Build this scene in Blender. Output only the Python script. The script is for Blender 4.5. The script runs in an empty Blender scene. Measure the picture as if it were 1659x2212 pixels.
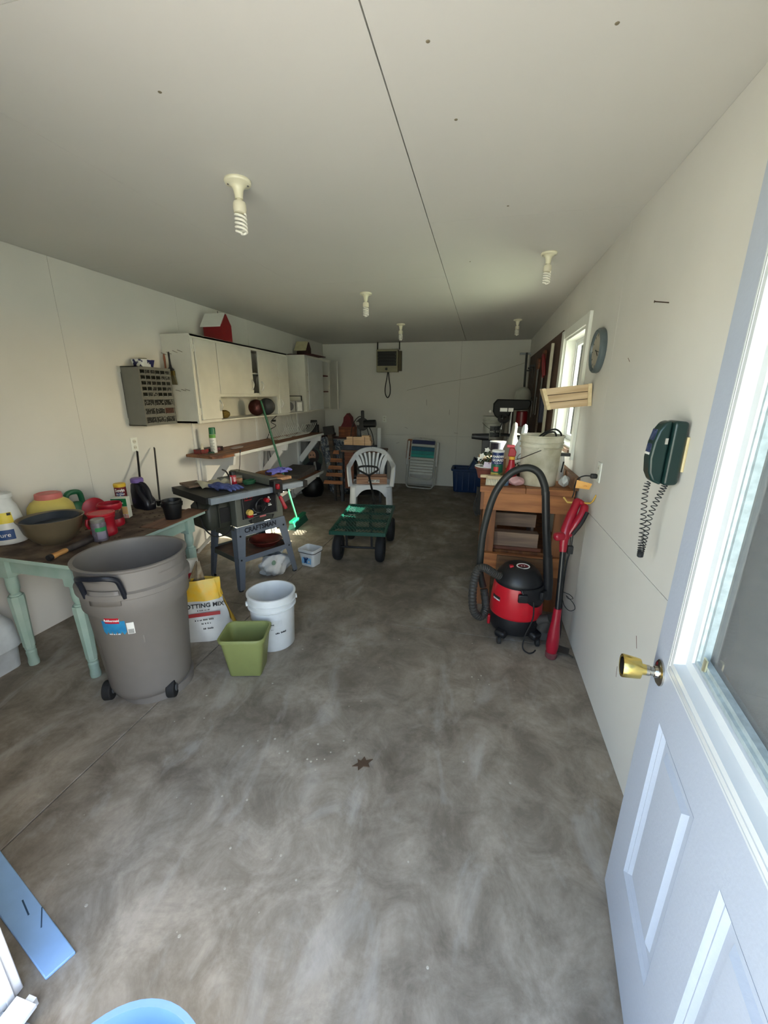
import bpy, bmesh, math, random
from mathutils import Vector, Matrix
random.seed(7)
SC = bpy.context.scene; COL = SC.collection
PI = math.pi
# ---------------------------------------------------------------- camera
cd = bpy.data.cameras.new('camera'); cam = bpy.data.objects.new('camera', cd); COL.objects.link(cam)
cd.sensor_fit = 'HORIZONTAL'; cd.sensor_width = 36.0; cd.lens = 36.0*867.25/1659.0
cd.clip_start = 0.02; cd.clip_end = 300
YAW, PITCH, ROLL = 0.231874, 0.283490, 0.006137
_f = Vector((-math.sin(YAW)*math.cos(PITCH), math.cos(YAW)*math.cos(PITCH), -math.sin(PITCH)))
_r = Vector((math.cos(YAW), math.sin(YAW), 0)); _u = _r.cross(_f)
_r2 = _r*math.cos(ROLL)+_u*math.sin(ROLL); _u2 = -_r*math.sin(ROLL)+_u*math.cos(ROLL)
cam.matrix_world = Matrix(((_r2.x,_u2.x,-_f.x,0),(_r2.y,_u2.y,-_f.y,0),(_r2.z,_u2.z,-_f.z,1.57865),(0,0,0,1)))
SC.camera = cam
# ---------------------------------------------------------------- world, sun, daylight openings
SC.view_settings.view_transform = 'Standard'; SC.view_settings.look = 'None'
SC.view_settings.gamma = 1.0; SC.view_settings.use_curve_mapping = False
SC.view_settings.exposure = 1.38
SKY_STRENGTH = 0.58
SUN_STRENGTH = 22.0
w = bpy.data.worlds.new('world'); SC.world = w; w.use_nodes = True
nt = w.node_tree; nt.nodes.clear()
sky = nt.nodes.new('ShaderNodeTexSky'); sky.sky_type = 'NISHITA'; sky.sun_disc = False
sky.sun_elevation = math.radians(26); sky.sun_rotation = math.radians(88); sky.air_density = 1.0; sky.dust_density = 1.6
bg = nt.nodes.new('ShaderNodeBackground'); bg.inputs['Strength'].default_value = SKY_STRENGTH
wo = nt.nodes.new('ShaderNodeOutputWorld')
tint = nt.nodes.new('ShaderNodeMix'); tint.data_type = 'RGBA'; tint.blend_type = 'MULTIPLY'; tint.inputs['Factor'].default_value = 1.0
tint.inputs['B'].default_value = (1.06, 1.0, 0.95, 1)
nt.links.new(sky.outputs[0], tint.inputs['A']); nt.links.new(tint.outputs['Result'], bg.inputs[0]); nt.links.new(bg.outputs[0], wo.inputs[0])
sl = bpy.data.lights.new('sun', 'SUN'); sl.energy = SUN_STRENGTH; sl.angle = math.radians(0.6); sl.color = (1.0, 0.93, 0.80)
so = bpy.data.objects.new('sun', sl); COL.objects.link(so); so.location = (8, 0, 6)
so.rotation_euler = Vector((-1.0, 0.13, -0.483)).to_track_quat('-Z', 'Y').to_euler()
def portal(name, loc, d, sx, sy):
    l = bpy.data.lights.new(name, 'AREA'); l.shape = 'RECTANGLE'; l.size = sx; l.size_y = sy
    o = bpy.data.objects.new(name, l); COL.objects.link(o); o.location = loc
    o.rotation_euler = Vector(d).to_track_quat('-Z', 'Z').to_euler(); l.cycles.is_portal = True
    return o
portal('door_daylight', (-0.34, 0.14, 1.02), (0, 1, 0), 1.56, 2.06)
portal('window_daylight', (0.86, 3.675, 1.62), (-1, 0, 0), 0.82, 0.88)

# ---------------------------------------------------------------- helpers
def lin(c):
    c = c/255.0
    return c/12.92 if c <= 0.04045 else ((c+0.055)/1.055)**2.4
MATS = {}
def M(name, rgb, rough=0.55, metal=0.0, var=0.06, scale=18.0, bump=0.0, rgb2=None, spec=0.5, coat=0.0, detail=3.0, stretch=None, mixpos=(0.35, 0.7), alpha=1.0, trans=0.0):
    if name in MATS: return MATS[name]
    m = bpy.data.materials.new(name); m.use_nodes = True; n = m.node_tree
    b = n.nodes['Principled BSDF']
    c = [lin(x) for x in rgb]
    c2 = [lin(x) for x in rgb2] if rgb2 else [x*(1-var*2.2) for x in c]
    tc = n.nodes.new('ShaderNodeTexCoord'); mp = n.nodes.new('ShaderNodeMapping')
    if stretch: mp.inputs['Scale'].default_value = stretch
    nz = n.nodes.new('ShaderNodeTexNoise'); nz.inputs['Scale'].default_value = scale; nz.inputs['Detail'].default_value = detail
    cr = n.nodes.new('ShaderNodeValToRGB')
    cr.color_ramp.elements[0].position = mixpos[0]; cr.color_ramp.elements[1].position = mixpos[1]
    cr.color_ramp.elements[0].color = (*c2, 1); cr.color_ramp.elements[1].color = (*c, 1)
    n.links.new(tc.outputs['Object'], mp.inputs[0]); n.links.new(mp.outputs[0], nz.inputs['Vector'])
    n.links.new(nz.outputs['Fac'], cr.inputs[0]); n.links.new(cr.outputs[0], b.inputs['Base Color'])
    b.inputs['Roughness'].default_value = rough; b.inputs['Metallic'].default_value = metal
    b.inputs['Specular IOR Level'].default_value = spec; b.inputs['Coat Weight'].default_value = coat
    b.inputs['Transmission Weight'].default_value = trans; b.inputs['Alpha'].default_value = alpha
    if bump:
        bp = n.nodes.new('ShaderNodeBump'); bp.inputs['Strength'].default_value = bump; bp.inputs['Distance'].default_value = 0.01
        n.links.new(nz.outputs['Fac'], bp.inputs['Height']); n.links.new(bp.outputs[0], b.inputs['Normal'])
    MATS[name] = m; return m
def wood(name, a, b_, scale=3.0, st=(1, 14, 14), rough=0.6):
    return M(name, a, rough, rgb2=b_, scale=scale, stretch=st, detail=6.0, bump=0.15, mixpos=(0.38, 0.62))
def glass(name, tint=(0.93, 0.97, 0.96), haze=0.0, refl=0.12):
    m = bpy.data.materials.new(name); m.use_nodes = True; n = m.node_tree; n.nodes.clear()
    t = n.nodes.new('ShaderNodeBsdfTransparent'); t.inputs[0].default_value = (*tint, 1)
    g = n.nodes.new('ShaderNodeBsdfGlossy'); g.inputs['Roughness'].default_value = 0.03
    lw = n.nodes.new('ShaderNodeLayerWeight'); lw.inputs['Blend'].default_value = refl
    x = n.nodes.new('ShaderNodeMixShader'); o = n.nodes.new('ShaderNodeOutputMaterial')
    n.links.new(lw.outputs['Fresnel'], x.inputs[0]); n.links.new(t.outputs[0], x.inputs[1]); n.links.new(g.outputs[0], x.inputs[2])
    src = x
    if haze:
        d = n.nodes.new('ShaderNodeBsdfDiffuse'); d.inputs[0].default_value = (0.8, 0.82, 0.84, 1)
        y = n.nodes.new('ShaderNodeMixShader'); y.inputs[0].default_value = haze
        n.links.new(x.outputs[0], y.inputs[1]); n.links.new(d.outputs[0], y.inputs[2]); src = y
    n.links.new(src.outputs[0], o.inputs[0]); return m

def RZ(a, loc=(0, 0, 0)): return Matrix.Translation(loc) @ Matrix.Rotation(math.radians(a), 4, 'Z')
def TR(*l): return Matrix.Translation(l)
def RX(a): return Matrix.Rotation(math.radians(a), 4, 'X')
def RY(a): return Matrix.Rotation(math.radians(a), 4, 'Y')
def RZ_(a): return Matrix.Rotation(math.radians(a), 4, 'Z')

class MB:
    def __init__(s): s.v = []; s.f = []; s.isl = []
    def add(s, vs, fs, T=None):
        k = len(s.v)
        if vs: s.isl.append((len(s.v), len(s.f)))
        for p in vs:
            p = Vector(p); s.v.append(T @ p if T else p)
        for f in fs: s.f.append([k+i for i in f])
        return s
    def bx(s, x0, x1, y0, y1, z0, z1, T=None):
        return s.add([(x0,y0,z0),(x1,y0,z0),(x1,y1,z0),(x0,y1,z0),(x0,y0,z1),(x1,y0,z1),(x1,y1,z1),(x0,y1,z1)],
                     [(0,3,2,1),(4,5,6,7),(0,1,5,4),(1,2,6,5),(2,3,7,6),(3,0,4,7)], T)
    def hexa(s, pts, T=None):   # 4 bottom + 4 top
        return s.add(pts, [(0,3,2,1),(4,5,6,7),(0,1,5,4),(1,2,6,5),(2,3,7,6),(3,0,4,7)], T)
    def prism(s, poly, z0, z1, T=None):     # poly in xy, extruded in z
        n = len(poly)
        return s.add([(x,y,z0) for x,y in poly]+[(x,y,z1) for x,y in poly],
                     [list(range(n))[::-1], list(range(n,2*n))]+[(i,(i+1)%n,n+(i+1)%n,n+i) for i in range(n)], T)
    def lathe(s, prof, n=24, T=None, closed=False, sx=1.0, sy=1.0):
        vs = []; fs = []; m = len(prof)
        for r, z in prof:
            for i in range(n):
                a = 2*PI*i/n; vs.append((r*math.cos(a)*sx, r*math.sin(a)*sy, z))
        for j in range(m-1):
            for i in range(n):
                k = (i+1) % n; fs.append((j*n+i, j*n+k, (j+1)*n+k, (j+1)*n+i))
        if closed:
            for i in range(n):
                k = (i+1) % n; fs.append(((m-1)*n+i, (m-1)*n+k, k, i))
        else:
            if prof[0][0] > 1e-6: fs.append(list(range(n))[::-1])
            if prof[-1][0] > 1e-6: fs.append([(m-1)*n+i for i in range(n)])
        return s.add(vs, fs, T)
    def cyl(s, p0, p1, r0, r1=None, n=16, T=None):
        r1 = r0 if r1 is None else r1
        p0, p1 = Vector(p0), Vector(p1); d = p1-p0; q = d.to_track_quat('Z', 'Y').to_matrix().to_4x4()
        Q = Matrix.Translation(p0) @ q
        return s.lathe([(r0, 0), (r1, d.length)], n, (T @ Q) if T else Q)
    def tube(s, pts, r, n=8, closed=False, T=None):
        pts = [Vector(p) for p in pts]; L = len(pts); vs = []; fs = []
        up = None
        for i, p in enumerate(pts):
            if closed: d = pts[(i+1) % L]-pts[i-1]
            else: d = pts[min(i+1, L-1)]-pts[max(i-1, 0)]
            d.normalize()
            if up is None:
                up = Vector((0, 0, 1)) if abs(d.z) < 0.9 else Vector((1, 0, 0))
            up = (up-d*up.dot(d)); up.normalize(); sd = d.cross(up)
            rr = r[i] if isinstance(r, (list, tuple)) else r
            for k in range(n):
                a = 2*PI*k/n; vs.append(p+up*math.cos(a)*rr+sd*math.sin(a)*rr)
        for i in range(L if closed else L-1):
            j = (i+1) % L
            for k in range(n):
                k2 = (k+1) % n; fs.append((i*n+k, i*n+k2, j*n+k2, j*n+k))
        if not closed:
            fs.append(list(range(n))[::-1]); fs.append([(L-1)*n+k for k in range(n)])
        return s.add(vs, fs, T)
    def bar(s, p0, p1, wd, th, up=(0, 0, 1), T=None):    # rectangular bar between two points
        p0, p1 = Vector(p0), Vector(p1); d = (p1-p0); L = d.length; d.normalize()
        u = Vector(up); u = u-d*u.dot(d); u.normalize(); sd = d.cross(u)
        Q = Matrix.Translation(p0) @ Matrix((d, sd, u)).transposed().to_4x4()
        return s.bx(0, L, -wd/2, wd/2, -th/2, th/2, (T @ Q) if T else Q)
    def grid(s, fn, nu, nv, T=None, cu=False):
        vs = [fn(i/(nu if cu else nu-1), j/(nv-1)) for j in range(nv) for i in range(nu)]
        fs = []
        for j in range(nv-1):
            for i in range(nu if cu else nu-1):
                k = (i+1) % nu; fs.append((j*nu+i, j*nu+k, (j+1)*nu+k, (j+1)*nu+i))
        return s.add(vs, fs, T)
    def build(s, name, mat, parent=None, smooth=35, bevel=0, seg=2, solid=0, sub=0, T=None, off=-1):
        me = bpy.data.meshes.new(name); me.from_pydata([tuple(T @ v) if T else tuple(v) for v in s.v], [], s.f)
        b = bmesh.new(); b.from_mesh(me); bmesh.ops.recalc_face_normals(b, faces=b.faces); b.to_mesh(me); b.free()
        me.materials.append(mat)
        if smooth:
            me.shade_smooth(); me.set_sharp_from_angle(angle=math.radians(smooth))
        o = bpy.data.objects.new(name, me); COL.objects.link(o)
        if parent: o.parent = parent
        if solid:
            q = o.modifiers.new('solid', 'SOLIDIFY'); q.thickness = solid; q.offset = off
        if bevel:
            q = o.modifiers.new('bevel', 'BEVEL'); q.width = bevel; q.segments = seg; q.limit_method = 'ANGLE'; q.angle_limit = math.radians(40)
        if sub:
            q = o.modifiers.new('sub', 'SUBSURF'); q.levels = sub; q.render_levels = sub
        return o
def _split(s, name, *a, **k):      # one object per piece
    out = []; E = s.isl+[(len(s.v), len(s.f))]
    for (v0, f0), (v1, f1) in zip(E, E[1:]):
        q = MB(); q.v = s.v[v0:v1]; q.f = [[i-v0 for i in f] for f in s.f[f0:f1]]; out.append(q.build(name, *a, **k))
    return out
MB.pieces = _split
def tag(o, label=None, cat=None, group=None, kind=None):
    if label: o['label'] = label
    if cat: o['category'] = cat
    if group: o['group'] = group
    if kind: o['kind'] = kind
    return o
def thing(name, label, cat, loc=(0, 0, 0), rz=0.0, group=None, T=None):
    o = bpy.data.objects.new(name, None); COL.objects.link(o); o.empty_display_size = 0.1
    if T: o.matrix_world = T
    else: o.location = loc; o.rotation_euler = (0, 0, math.radians(rz))
    return tag(o, label, cat, group)
def kids(o): return [c for c in COL.objects if c.parent == o]
def copy_tree(o, parent=None):
    c = o.copy(); COL.objects.link(c)
    if parent: c.parent = parent
    for ch in kids(o): copy_tree(ch, c)
    return c
def text(s_, size, mat, parent=None, T=None, name='lettering', warp=None, bold=0.0, ext=0.0006, ax='CENTER', sx=1.0):
    cu = bpy.data.curves.new('t', 'FONT'); cu.body = s_; cu.size = size; cu.extrude = ext; cu.offset = bold
    cu.align_x = ax; cu.align_y = 'CENTER'; cu.resolution_u = 3
    o = bpy.data.objects.new('t', cu); COL.objects.link(o)
    bpy.context.view_layer.update()
    me = bpy.data.meshes.new_from_object(o.evaluated_get(bpy.context.evaluated_depsgraph_get()))
    bpy.data.objects.remove(o); bpy.data.curves.remove(cu)
    for v in me.vertices:
        p = Vector((v.co.x*sx, v.co.y, v.co.z))
        if warp: p = warp(p)
        v.co = T @ p if T else p
    me.materials.clear(); me.materials.append(mat); me.name = name
    o = bpy.data.objects.new(name, me); COL.objects.link(o)
    if parent: o.parent = parent
    return o
def marks(n, size, mat, parent=None, T=None, name='small_print', warp=None):   # print too small to read in the photo
    m = MB(); ws = [size*random.choice((0.5, 0.9, 1.3, 1.8)) for _ in range(n)]; x = -(sum(ws)+size*0.4*(n-1))/2
    for w_ in ws:
        k = max(1, int(w_/(size*0.35))); d = w_/k
        for i in range(k): m.bx(x+i*d, x+i*d+d*0.72, -size*0.25, size*random.choice((0.15, 0.3)), 0, 0.0005)
        x += w_+size*0.4
    for i, p in enumerate(m.v):
        if warp: p = warp(p)
        m.v[i] = T @ p if T else p
    return tag(m.build(name, mat, parent, smooth=0), kind='stuff')
def cylwarp(r, a0=-90):    # x -> around z axis, y -> up, z -> out
    def f(p):
        a = math.radians(a0)+p.x/r
        return Vector(((r+p.z)*math.cos(a), (r+p.z)*math.sin(a), p.y))
    return f
def patch(r0, r1, z0, z1, a0, a1, n=10, off=0.0008):    # label wrapped on a (conical) body
    m = MB()
    m.grid(lambda u, v: (((r0+(r1-r0)*v)+off)*math.cos(math.radians(a0+(a1-a0)*u)), ((r0+(r1-r0)*v)+off)*math.sin(math.radians(a0+(a1-a0)*u)), z0+(z1-z0)*v), n, 3)
    return m
def vface(T_loc, dirx, out):    # matrix: local x -> dirx, local y -> world z, local z -> out
    dx = Vector(dirx).normalized(); dz = Vector(out).normalized(); dy = dz.cross(dx)
    m = Matrix((dx, dy, dz)).transposed().to_4x4(); return Matrix.Translation(T_loc) @ m
def arc(c, r, a0, a1, n, pl='xz'):
    o = []
    for i in range(n+1):
        a = math.radians(a0+(a1-a0)*i/n); p, q = r*math.cos(a), r*math.sin(a)
        o.append(Vector(c)+Vector({'xz': (p, 0, q), 'xy': (p, q, 0), 'yz': (0, p, q)}[pl]))
    return o
def smooth_path(P, n=6):
    P = [Vector(p) for p in P]; out = []
    for i in range(len(P)-1):
        p0 = P[max(i-1, 0)]; p1 = P[i]; p2 = P[i+1]; p3 = P[min(i+2, len(P)-1)]
        for k in range(n):
            t = k/n
            out.append(0.5*((2*p1)+(p2-p0)*t+(2*p0-5*p1+4*p2-p3)*t*t+(-p0+3*p1-3*p2+p3)*t**3))
    out.append(P[-1]); return out
def rrect(x0, x1, y0, y1, r, n=4):
    o = []
    for cx, cy, a in ((x1-r, y1-r, 0), (x0+r, y1-r, 90), (x0+r, y0+r, 180), (x1-r, y0+r, 270)):
        for i in range(n+1):
            t = math.radians(a+90*i/n); o.append((cx+r*math.cos(t), cy+r*math.sin(t)))
    return o
def shell(m, rings, T=None, cap0=True, cap1=False):   # rings: list of (poly, z)
    n = len(rings[0][0]); vs = []; fs = []
    for poly, z in rings: vs += [(x, y, z) for x, y in poly]
    for j in range(len(rings)-1):
        for i in range(n):
            k = (i+1) % n; fs.append((j*n+i, j*n+k, (j+1)*n+k, (j+1)*n+i))
    if cap0: fs.append(list(range(n))[::-1])
    if cap1: fs.append([(len(rings)-1)*n+i for i in range(n)])
    return m.add(vs, fs, T)

# common materials
white_paint = M('white_paint', (228, 228, 224), 0.62, var=0.03, scale=2.5)
cab_paint = M('cabinet_paint', (216, 215, 204), 0.5, var=0.04, scale=6)
trim_paint = M('trim_paint', (230, 232, 224), 0.5, var=0.02)
dark_gap = M('dark_gap', (30, 28, 24), 0.9)
black_pl = M('black_plastic', (22, 22, 24), 0.45, var=0.1)
black_rub = M('black_rubber', (28, 28, 28), 0.75, var=0.1)
black_mt = M('black_metal', (26, 26, 28), 0.4, 0.3)
red_pl = M('red_plastic', (170, 18, 34), 0.35, var=0.05)
chrome = M('chrome', (214, 212, 206), 0.32, 0.75)
steel = M('steel', (150, 150, 150), 0.35, 1.0, var=0.1)
white_pl = M('white_plastic', (232, 232, 228), 0.4, var=0.03)
ink = M('black_ink', (20, 20, 22), 0.6)
white_ink = M('white_ink', (236, 236, 232), 0.6, var=0.01)
red_ink = M('red_ink', (190, 30, 40), 0.5)
blue_ink = M('blue_ink', (30, 60, 130), 0.5)
paper = M('paper', (232, 230, 222), 0.7)
# ================================================================ the setting
XL, XR, Y0, Y1, ZC = -2.838, 0.676, 0.44, 7.192, 2.44
def struct(name, mb, m, parent=None, **k):
    o = mb.build(name, m, parent, **k)
    if not parent: o['kind'] = 'structure'
    return o
def concrete():
    m = bpy.data.materials.new('concrete'); m.use_nodes = True; n = m.node_tree; b = n.nodes['Principled BSDF']
    g = n.nodes.new('ShaderNodeNewGeometry')
    def noise(sc, det=6, ro=0.6, dist=0.0, st=None):
        t = n.nodes.new('ShaderNodeTexNoise'); t.inputs['Scale'].default_value = sc; t.inputs['Detail'].default_value = det
        t.inputs['Roughness'].default_value = ro; t.inputs['Distortion'].default_value = dist
        if st:
            mp = n.nodes.new('ShaderNodeMapping'); mp.inputs['Scale'].default_value = st; mp.inputs['Rotation'].default_value = (0, 0, 0.35)
            n.links.new(g.outputs['Position'], mp.inputs[0]); n.links.new(mp.outputs[0], t.inputs['Vector'])
        else: n.links.new(g.outputs['Position'], t.inputs['Vector'])
        return t
    def ramp(src, a, c, ca, cb):
        r = n.nodes.new('ShaderNodeValToRGB'); e = r.color_ramp.elements
        e[0].position = a; e[1].position = c; e[0].color = (*ca, 1); e[1].color = (*cb, 1)
        n.links.new(src, r.inputs[0]); return r
    def mix(fac, a, c, mode='MIX', f=None):
        x = n.nodes.new('ShaderNodeMix'); x.data_type = 'RGBA'; x.blend_type = mode
        if f is not None: x.inputs['Factor'].default_value = f
        else: n.links.new(fac, x.inputs['Factor'])
        n.links.new(a, x.inputs['A']); n.links.new(c, x.inputs['B']); return x.outputs['Result']
    big = noise(1.5, 9, 0.66, 0.5, (1.4, 0.9, 1)); mid = noise(5, 8, 0.7, 0.6); fine = noise(60, 4)
    base = ramp(big.outputs['Fac'], 0.34, 0.68, (0.235, 0.198, 0.155), (0.47, 0.418, 0.345))
    md = ramp(mid.outputs['Fac'], 0.38, 0.62, (0.58, 0.55, 0.51), (1.12, 1.10, 1.08))
    c = mix(None, base.outputs[0], md.outputs[0], 'MULTIPLY', 0.85)
    fn = ramp(fine.outputs['Fac'], 0.3, 0.7, (0.9, 0.9, 0.9), (1.06, 1.06, 1.06))
    c = mix(None, c, fn.outputs[0], 'MULTIPLY', 0.7)
    # pale scuffs
    sc = noise(2.6, 6, 0.6, 0.9, (1.7, 0.8, 1)); sr = ramp(sc.outputs['Fac'], 0.55, 0.70, (0, 0, 0), (0.45, 0.45, 0.45))
    pale = n.nodes.new('ShaderNodeRGB'); pale.outputs[0].default_value = (0.56, 0.53, 0.48, 1)
    c = mix(sr.outputs[0], c, pale.outputs[0])
    # mottled dark brown, growing from near the door towards the far end
    sx = n.nodes.new('ShaderNodeSeparateXYZ'); n.links.new(g.outputs['Position'], sx.inputs[0])
    yr = n.nodes.new('ShaderNodeMapRange'); yr.inputs[1].default_value = 0.9; yr.inputs[2].default_value = 3.2; n.links.new(sx.outputs['Y'], yr.inputs[0])
    dn = noise(1.8, 6, 0.6, 0.8); dr = ramp(dn.outputs['Fac'], 0.36, 0.58, (0.15, 0.15, 0.15), (1, 1, 1))
    mu = n.nodes.new('ShaderNodeMath'); mu.operation = 'MULTIPLY'; n.links.new(yr.outputs[0], mu.inputs[0]); n.links.new(dr.outputs[0], mu.inputs[1])
    mu2 = n.nodes.new('ShaderNodeMath'); mu2.operation = 'MULTIPLY'; mu2.inputs[1].default_value = 0.62; n.links.new(mu.outputs[0], mu2.inputs[0])
    dk = n.nodes.new('ShaderNodeRGB'); dk.outputs[0].default_value = (0.115, 0.092, 0.066, 1)
    c = mix(mu2.outputs[0], c, dk.outputs[0])
    # small dark spots
    vo = n.nodes.new('ShaderNodeTexVoronoi'); vo.inputs['Scale'].default_value = 3.4; n.links.new(g.outputs['Position'], vo.inputs['Vector'])
    vr = ramp(vo.outputs['Distance'], 0.03, 0.085, (0.55, 0.55, 0.55), (0, 0, 0))
    c = mix(vr.outputs[0], c, dk.outputs[0])
    n.links.new(c, b.inputs['Base Color']); b.inputs['Roughness'].default_value = 0.62; b.inputs['Specular IOR Level'].default_value = 0.35
    bp = n.nodes.new('ShaderNodeBump'); bp.inputs['Strength'].default_value = 0.25; bp.inputs['Distance'].default_value = 0.004
    n.links.new(mid.outputs['Fac'], bp.inputs['Height']); n.links.new(bp.outputs[0], b.inputs['Normal'])
    return m
conc = concrete()
fl = struct('floor', MB().bx(-3.0, 0.85, 0.0, 7.35, -0.15, -0.012), dark_gap)
xs = [-3.0, -1.572, 0.85]; ys = [0.0, 2.49, 4.93, 7.35]
for i in range(2):
    for j in range(3):
        MB().bx(xs[i]+0.0025, xs[i+1]-0.0025, ys[j]+0.0025, ys[j+1]-0.0025, -0.012, 0).build('concrete_slab', conc, fl, bevel=0.002, seg=1)
bits = MB()
for i in range(60):
    x = random.uniform(-1.4, 0.3); y = random.uniform(0.6, 2.4); s = random.uniform(0.002, 0.006)
    if i < 14: x, y = -0.62+random.gauss(0, 0.16), 1.36+random.gauss(0, 0.07)
    bits.lathe([(s, 0), (s*0.7, 0.0012)], 6, TR(x, y, 0))
tag(bits.build('debris', M('pale_chips', (190, 182, 165), 0.8), fl), kind='stuff')
lf = MB(); L_ = [(x*0.95+0.25*y, y*0.7) for x, y in [(0, 0.05), (0.015, 0.02), (0.045, 0.025), (0.028, 0.0), (0.04, -0.03), (0.01, -0.02), (-0.01, -0.045), (-0.018, -0.015), (-0.045, -0.012), (-0.022, 0.008), (-0.03, 0.035), (-0.01, 0.02)]]
lf.prism(L_, 0.0, 0.004, RZ(20, (-0.41, 1.345, 0.0)))
tag(lf.build('dead_leaf', M('dead_leaf', (88, 68, 50), 0.8), None), 'dry brown leaf lying on the bare concrete floor', 'leaf')

ceil_m = M('ceiling_paint', (206, 205, 198), 0.75, var=0.015, scale=1.5)
wall_m = M('wall_paint', (217, 215, 208), 0.7, var=0.035, scale=1.7, detail=6, bump=0.02)
wall_d = M('wall_joint', (120, 114, 98), 0.8)
ce = struct('ceiling', MB().bx(-3.0, 0.85, 0.2, 7.35, ZC+0.012, ZC+0.16), dark_gap)
cx = [XL-0.05, -1.565, -0.338, XR+0.05]; cyy = [[0.28, 2.70, 5.14, 7.3], [0.28, 0.98, 3.42, 5.03, 7.3], [0.28, 2.418, 4.86, 7.3]]
for i in range(3):
    g0 = 0.0022 if i else 0.0008
    for j in range(len(cyy[i])-1):
        MB().bx(cx[i]+(0.0022 if i == 2 else 0.0006), cx[i+1]-(0.0022 if i == 1 else 0.0006), cyy[i][j]+0.0008, cyy[i][j+1]-0.0008, ZC, ZC+0.012).build('ceiling_panel', ceil_m, ce)
nd = MB()
for px, py in ((-0.2, 1.3), (-0.15, 1.62), (0.25, 1.35), (0.12, 1.15), (-1.0, 1.3), (-0.75, 1.05), (0.05, 2.3), (-0.15, 3.1)):
    nd.lathe([(0.006, 0), (0.004, -0.0015)], 8, TR(px, py, ZC))
nd.pieces('nail_head', M('nail_head', (120, 112, 90), 0.6), ce)

def wall_panels(w, cells, axis, face, th=0.01):
    for (a0, a1, z0, z1) in cells:
        g = 0.0012
        if axis == 'x': MB().bx(min(face, face-th*SGN), max(face, face-th*SGN), a0+g, a1-g, z0+g, z1-g).build('wall_panel', wall_m, w)
        else: MB().bx(a0+g, a1-g, face, face+th, z0+g, z1-g).build('wall_panel', wall_m, w)
wl = struct('wall_left', MB().bx(XL-0.16, XL-0.01, 0.2, 7.35, 0, ZC+0.01), wall_d)
SGN = 1
wall_panels(wl, [(a, b, 0, ZC) for a, b in ((0.44, 1.17), (1.17, 2.39), (2.39, 3.55), (3.55, 4.76), (4.76, 5.98), (5.98, 7.19))], 'x', XL)
bt = MB()
for y in (3.55, 4.76, 5.98): bt.bx(XL, XL+0.012, y+0.01, y+0.05, 0, ZC*0.545)
bt.pieces('batten', white_paint, wl)
WY0, WY1, WZ0, WZ1 = 3.27, 4.08, 1.19, 2.055
wr = MB()
for a in ((0.2, WY0, 0, ZC), (WY1, 7.35, 0, ZC), (WY0, WY1, 0, WZ0), (WY0, WY1, WZ1, ZC)): wr.bx(XR+0.01, XR+0.16, a[0], a[1], a[2], a[3])
wr = struct('wall_right', wr, wall_d)
SGN = -1
wall_panels(wr, [(0.44, 2.60, 0, 0.895), (2.60, 5.0, 0, 0.895), (5.0, 7.19, 0, 0.895), (0.44, 2.60, 0.895, ZC), (2.60, WY0, 0.895, ZC), (WY0, WY1, 0.895, WZ0), (WY0, WY1, WZ1, ZC), (WY1, 5.9, 0.895, ZC), (5.9, 7.19, 0.895, ZC)], 'x', XR)
wb = struct('wall_back', MB().bx(XL-0.16, XR+0.16, Y1+0.01, Y1+0.16, 0, ZC+0.01), wall_d)
wall_panels(wb, [(XL, -0.4, 0, 0.892), (-0.4, XR, 0, 0.892), (XL, -0.4, 0.892, ZC-0.004), (-0.4, XR, 0.892, ZC-0.004)], 'y', Y1)
# front wall with the doorway the camera stands in
wf = MB().bx(XL-0.16, -1.16, 0.17, 0.44, 0, ZC+0.01).bx(0.42, XR+0.16, 0.06, 0.165, 0, ZC+0.01).bx(-1.16, 0.42, 0.17, 0.30, 2.08, ZC+0.01)
wf = struct('wall_front', wf, wall_m)
tr = MB().bx(-1.16, -1.122, 0.30, 0.452, 0, 2.08).bx(-1.25, -1.16, 0.44, 0.455, 0, 2.15).bx(-1.16, -1.13, 0.17, 0.30, 0, 2.08)
tr.bx(-1.122, -1.116, 0.41, 0.43, 0, 2.08).bx(-1.122, -1.116, 0.36, 0.385, 0, 2.08)
bright_trim = M('bright_trim', (245, 247, 248), 0.4, var=0.01)
struct('trim_1', tr, bright_trim, bevel=0.003)
th = MB().bx(-1.12, 0.40, 0.17, 0.40, 0.0, 0.012)
for k in range(4): th.bx(-1.12, 0.40, 0.20+k*0.05, 0.215+k*0.05, 0.012, 0.02)
struct('trim_2', th, M('aluminium_sill', (190, 196, 200), 0.4, 0.6, var=0.1))
st_ = MB().bx(-1.1, -1.035, 0.36, 0.425, 0.02, 0.032).bx(-1.075, -1.05, 0.405, 0.437, 0.0, 0.026)
st_.build('sill_end', bright_trim, None)['kind'] = 'structure'; COL.objects[-1].name = 'trim_3'
tag(MB().tube(smooth_path([(-1.30, 7.182, 1.66), (-0.75, 7.180, 1.775), (-0.02, 7.180, 1.90), (0.62, 7.180, 2.09)], 8), 0.0022, 5).build('string', M('faint_string', (120, 116, 96), 0.8), None), 'thin slack string running across the back wall from heater side to pegboard', 'string')
sc_ = MB()
for (x, z, l, a) in ((-0.95, 1.46, 0.10, 85), (-1.30, 1.02, 0.06, 20), (-1.02, 0.84, 0.05, 35), (-0.55, 1.30, 0.09, 92), (-0.42, 0.95, 0.07, 5), (-1.45, 0.75, 0.06, 160)):
    sc_.bx(-l/2, l/2, -0.0008, 0.0, -0.002, 0.002, TR(x, Y1, z) @ RY(a))
sc_.pieces('scuff_mark', M('scuff_grey', (96, 92, 84), 0.8), wb)
sc_ = MB()
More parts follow.
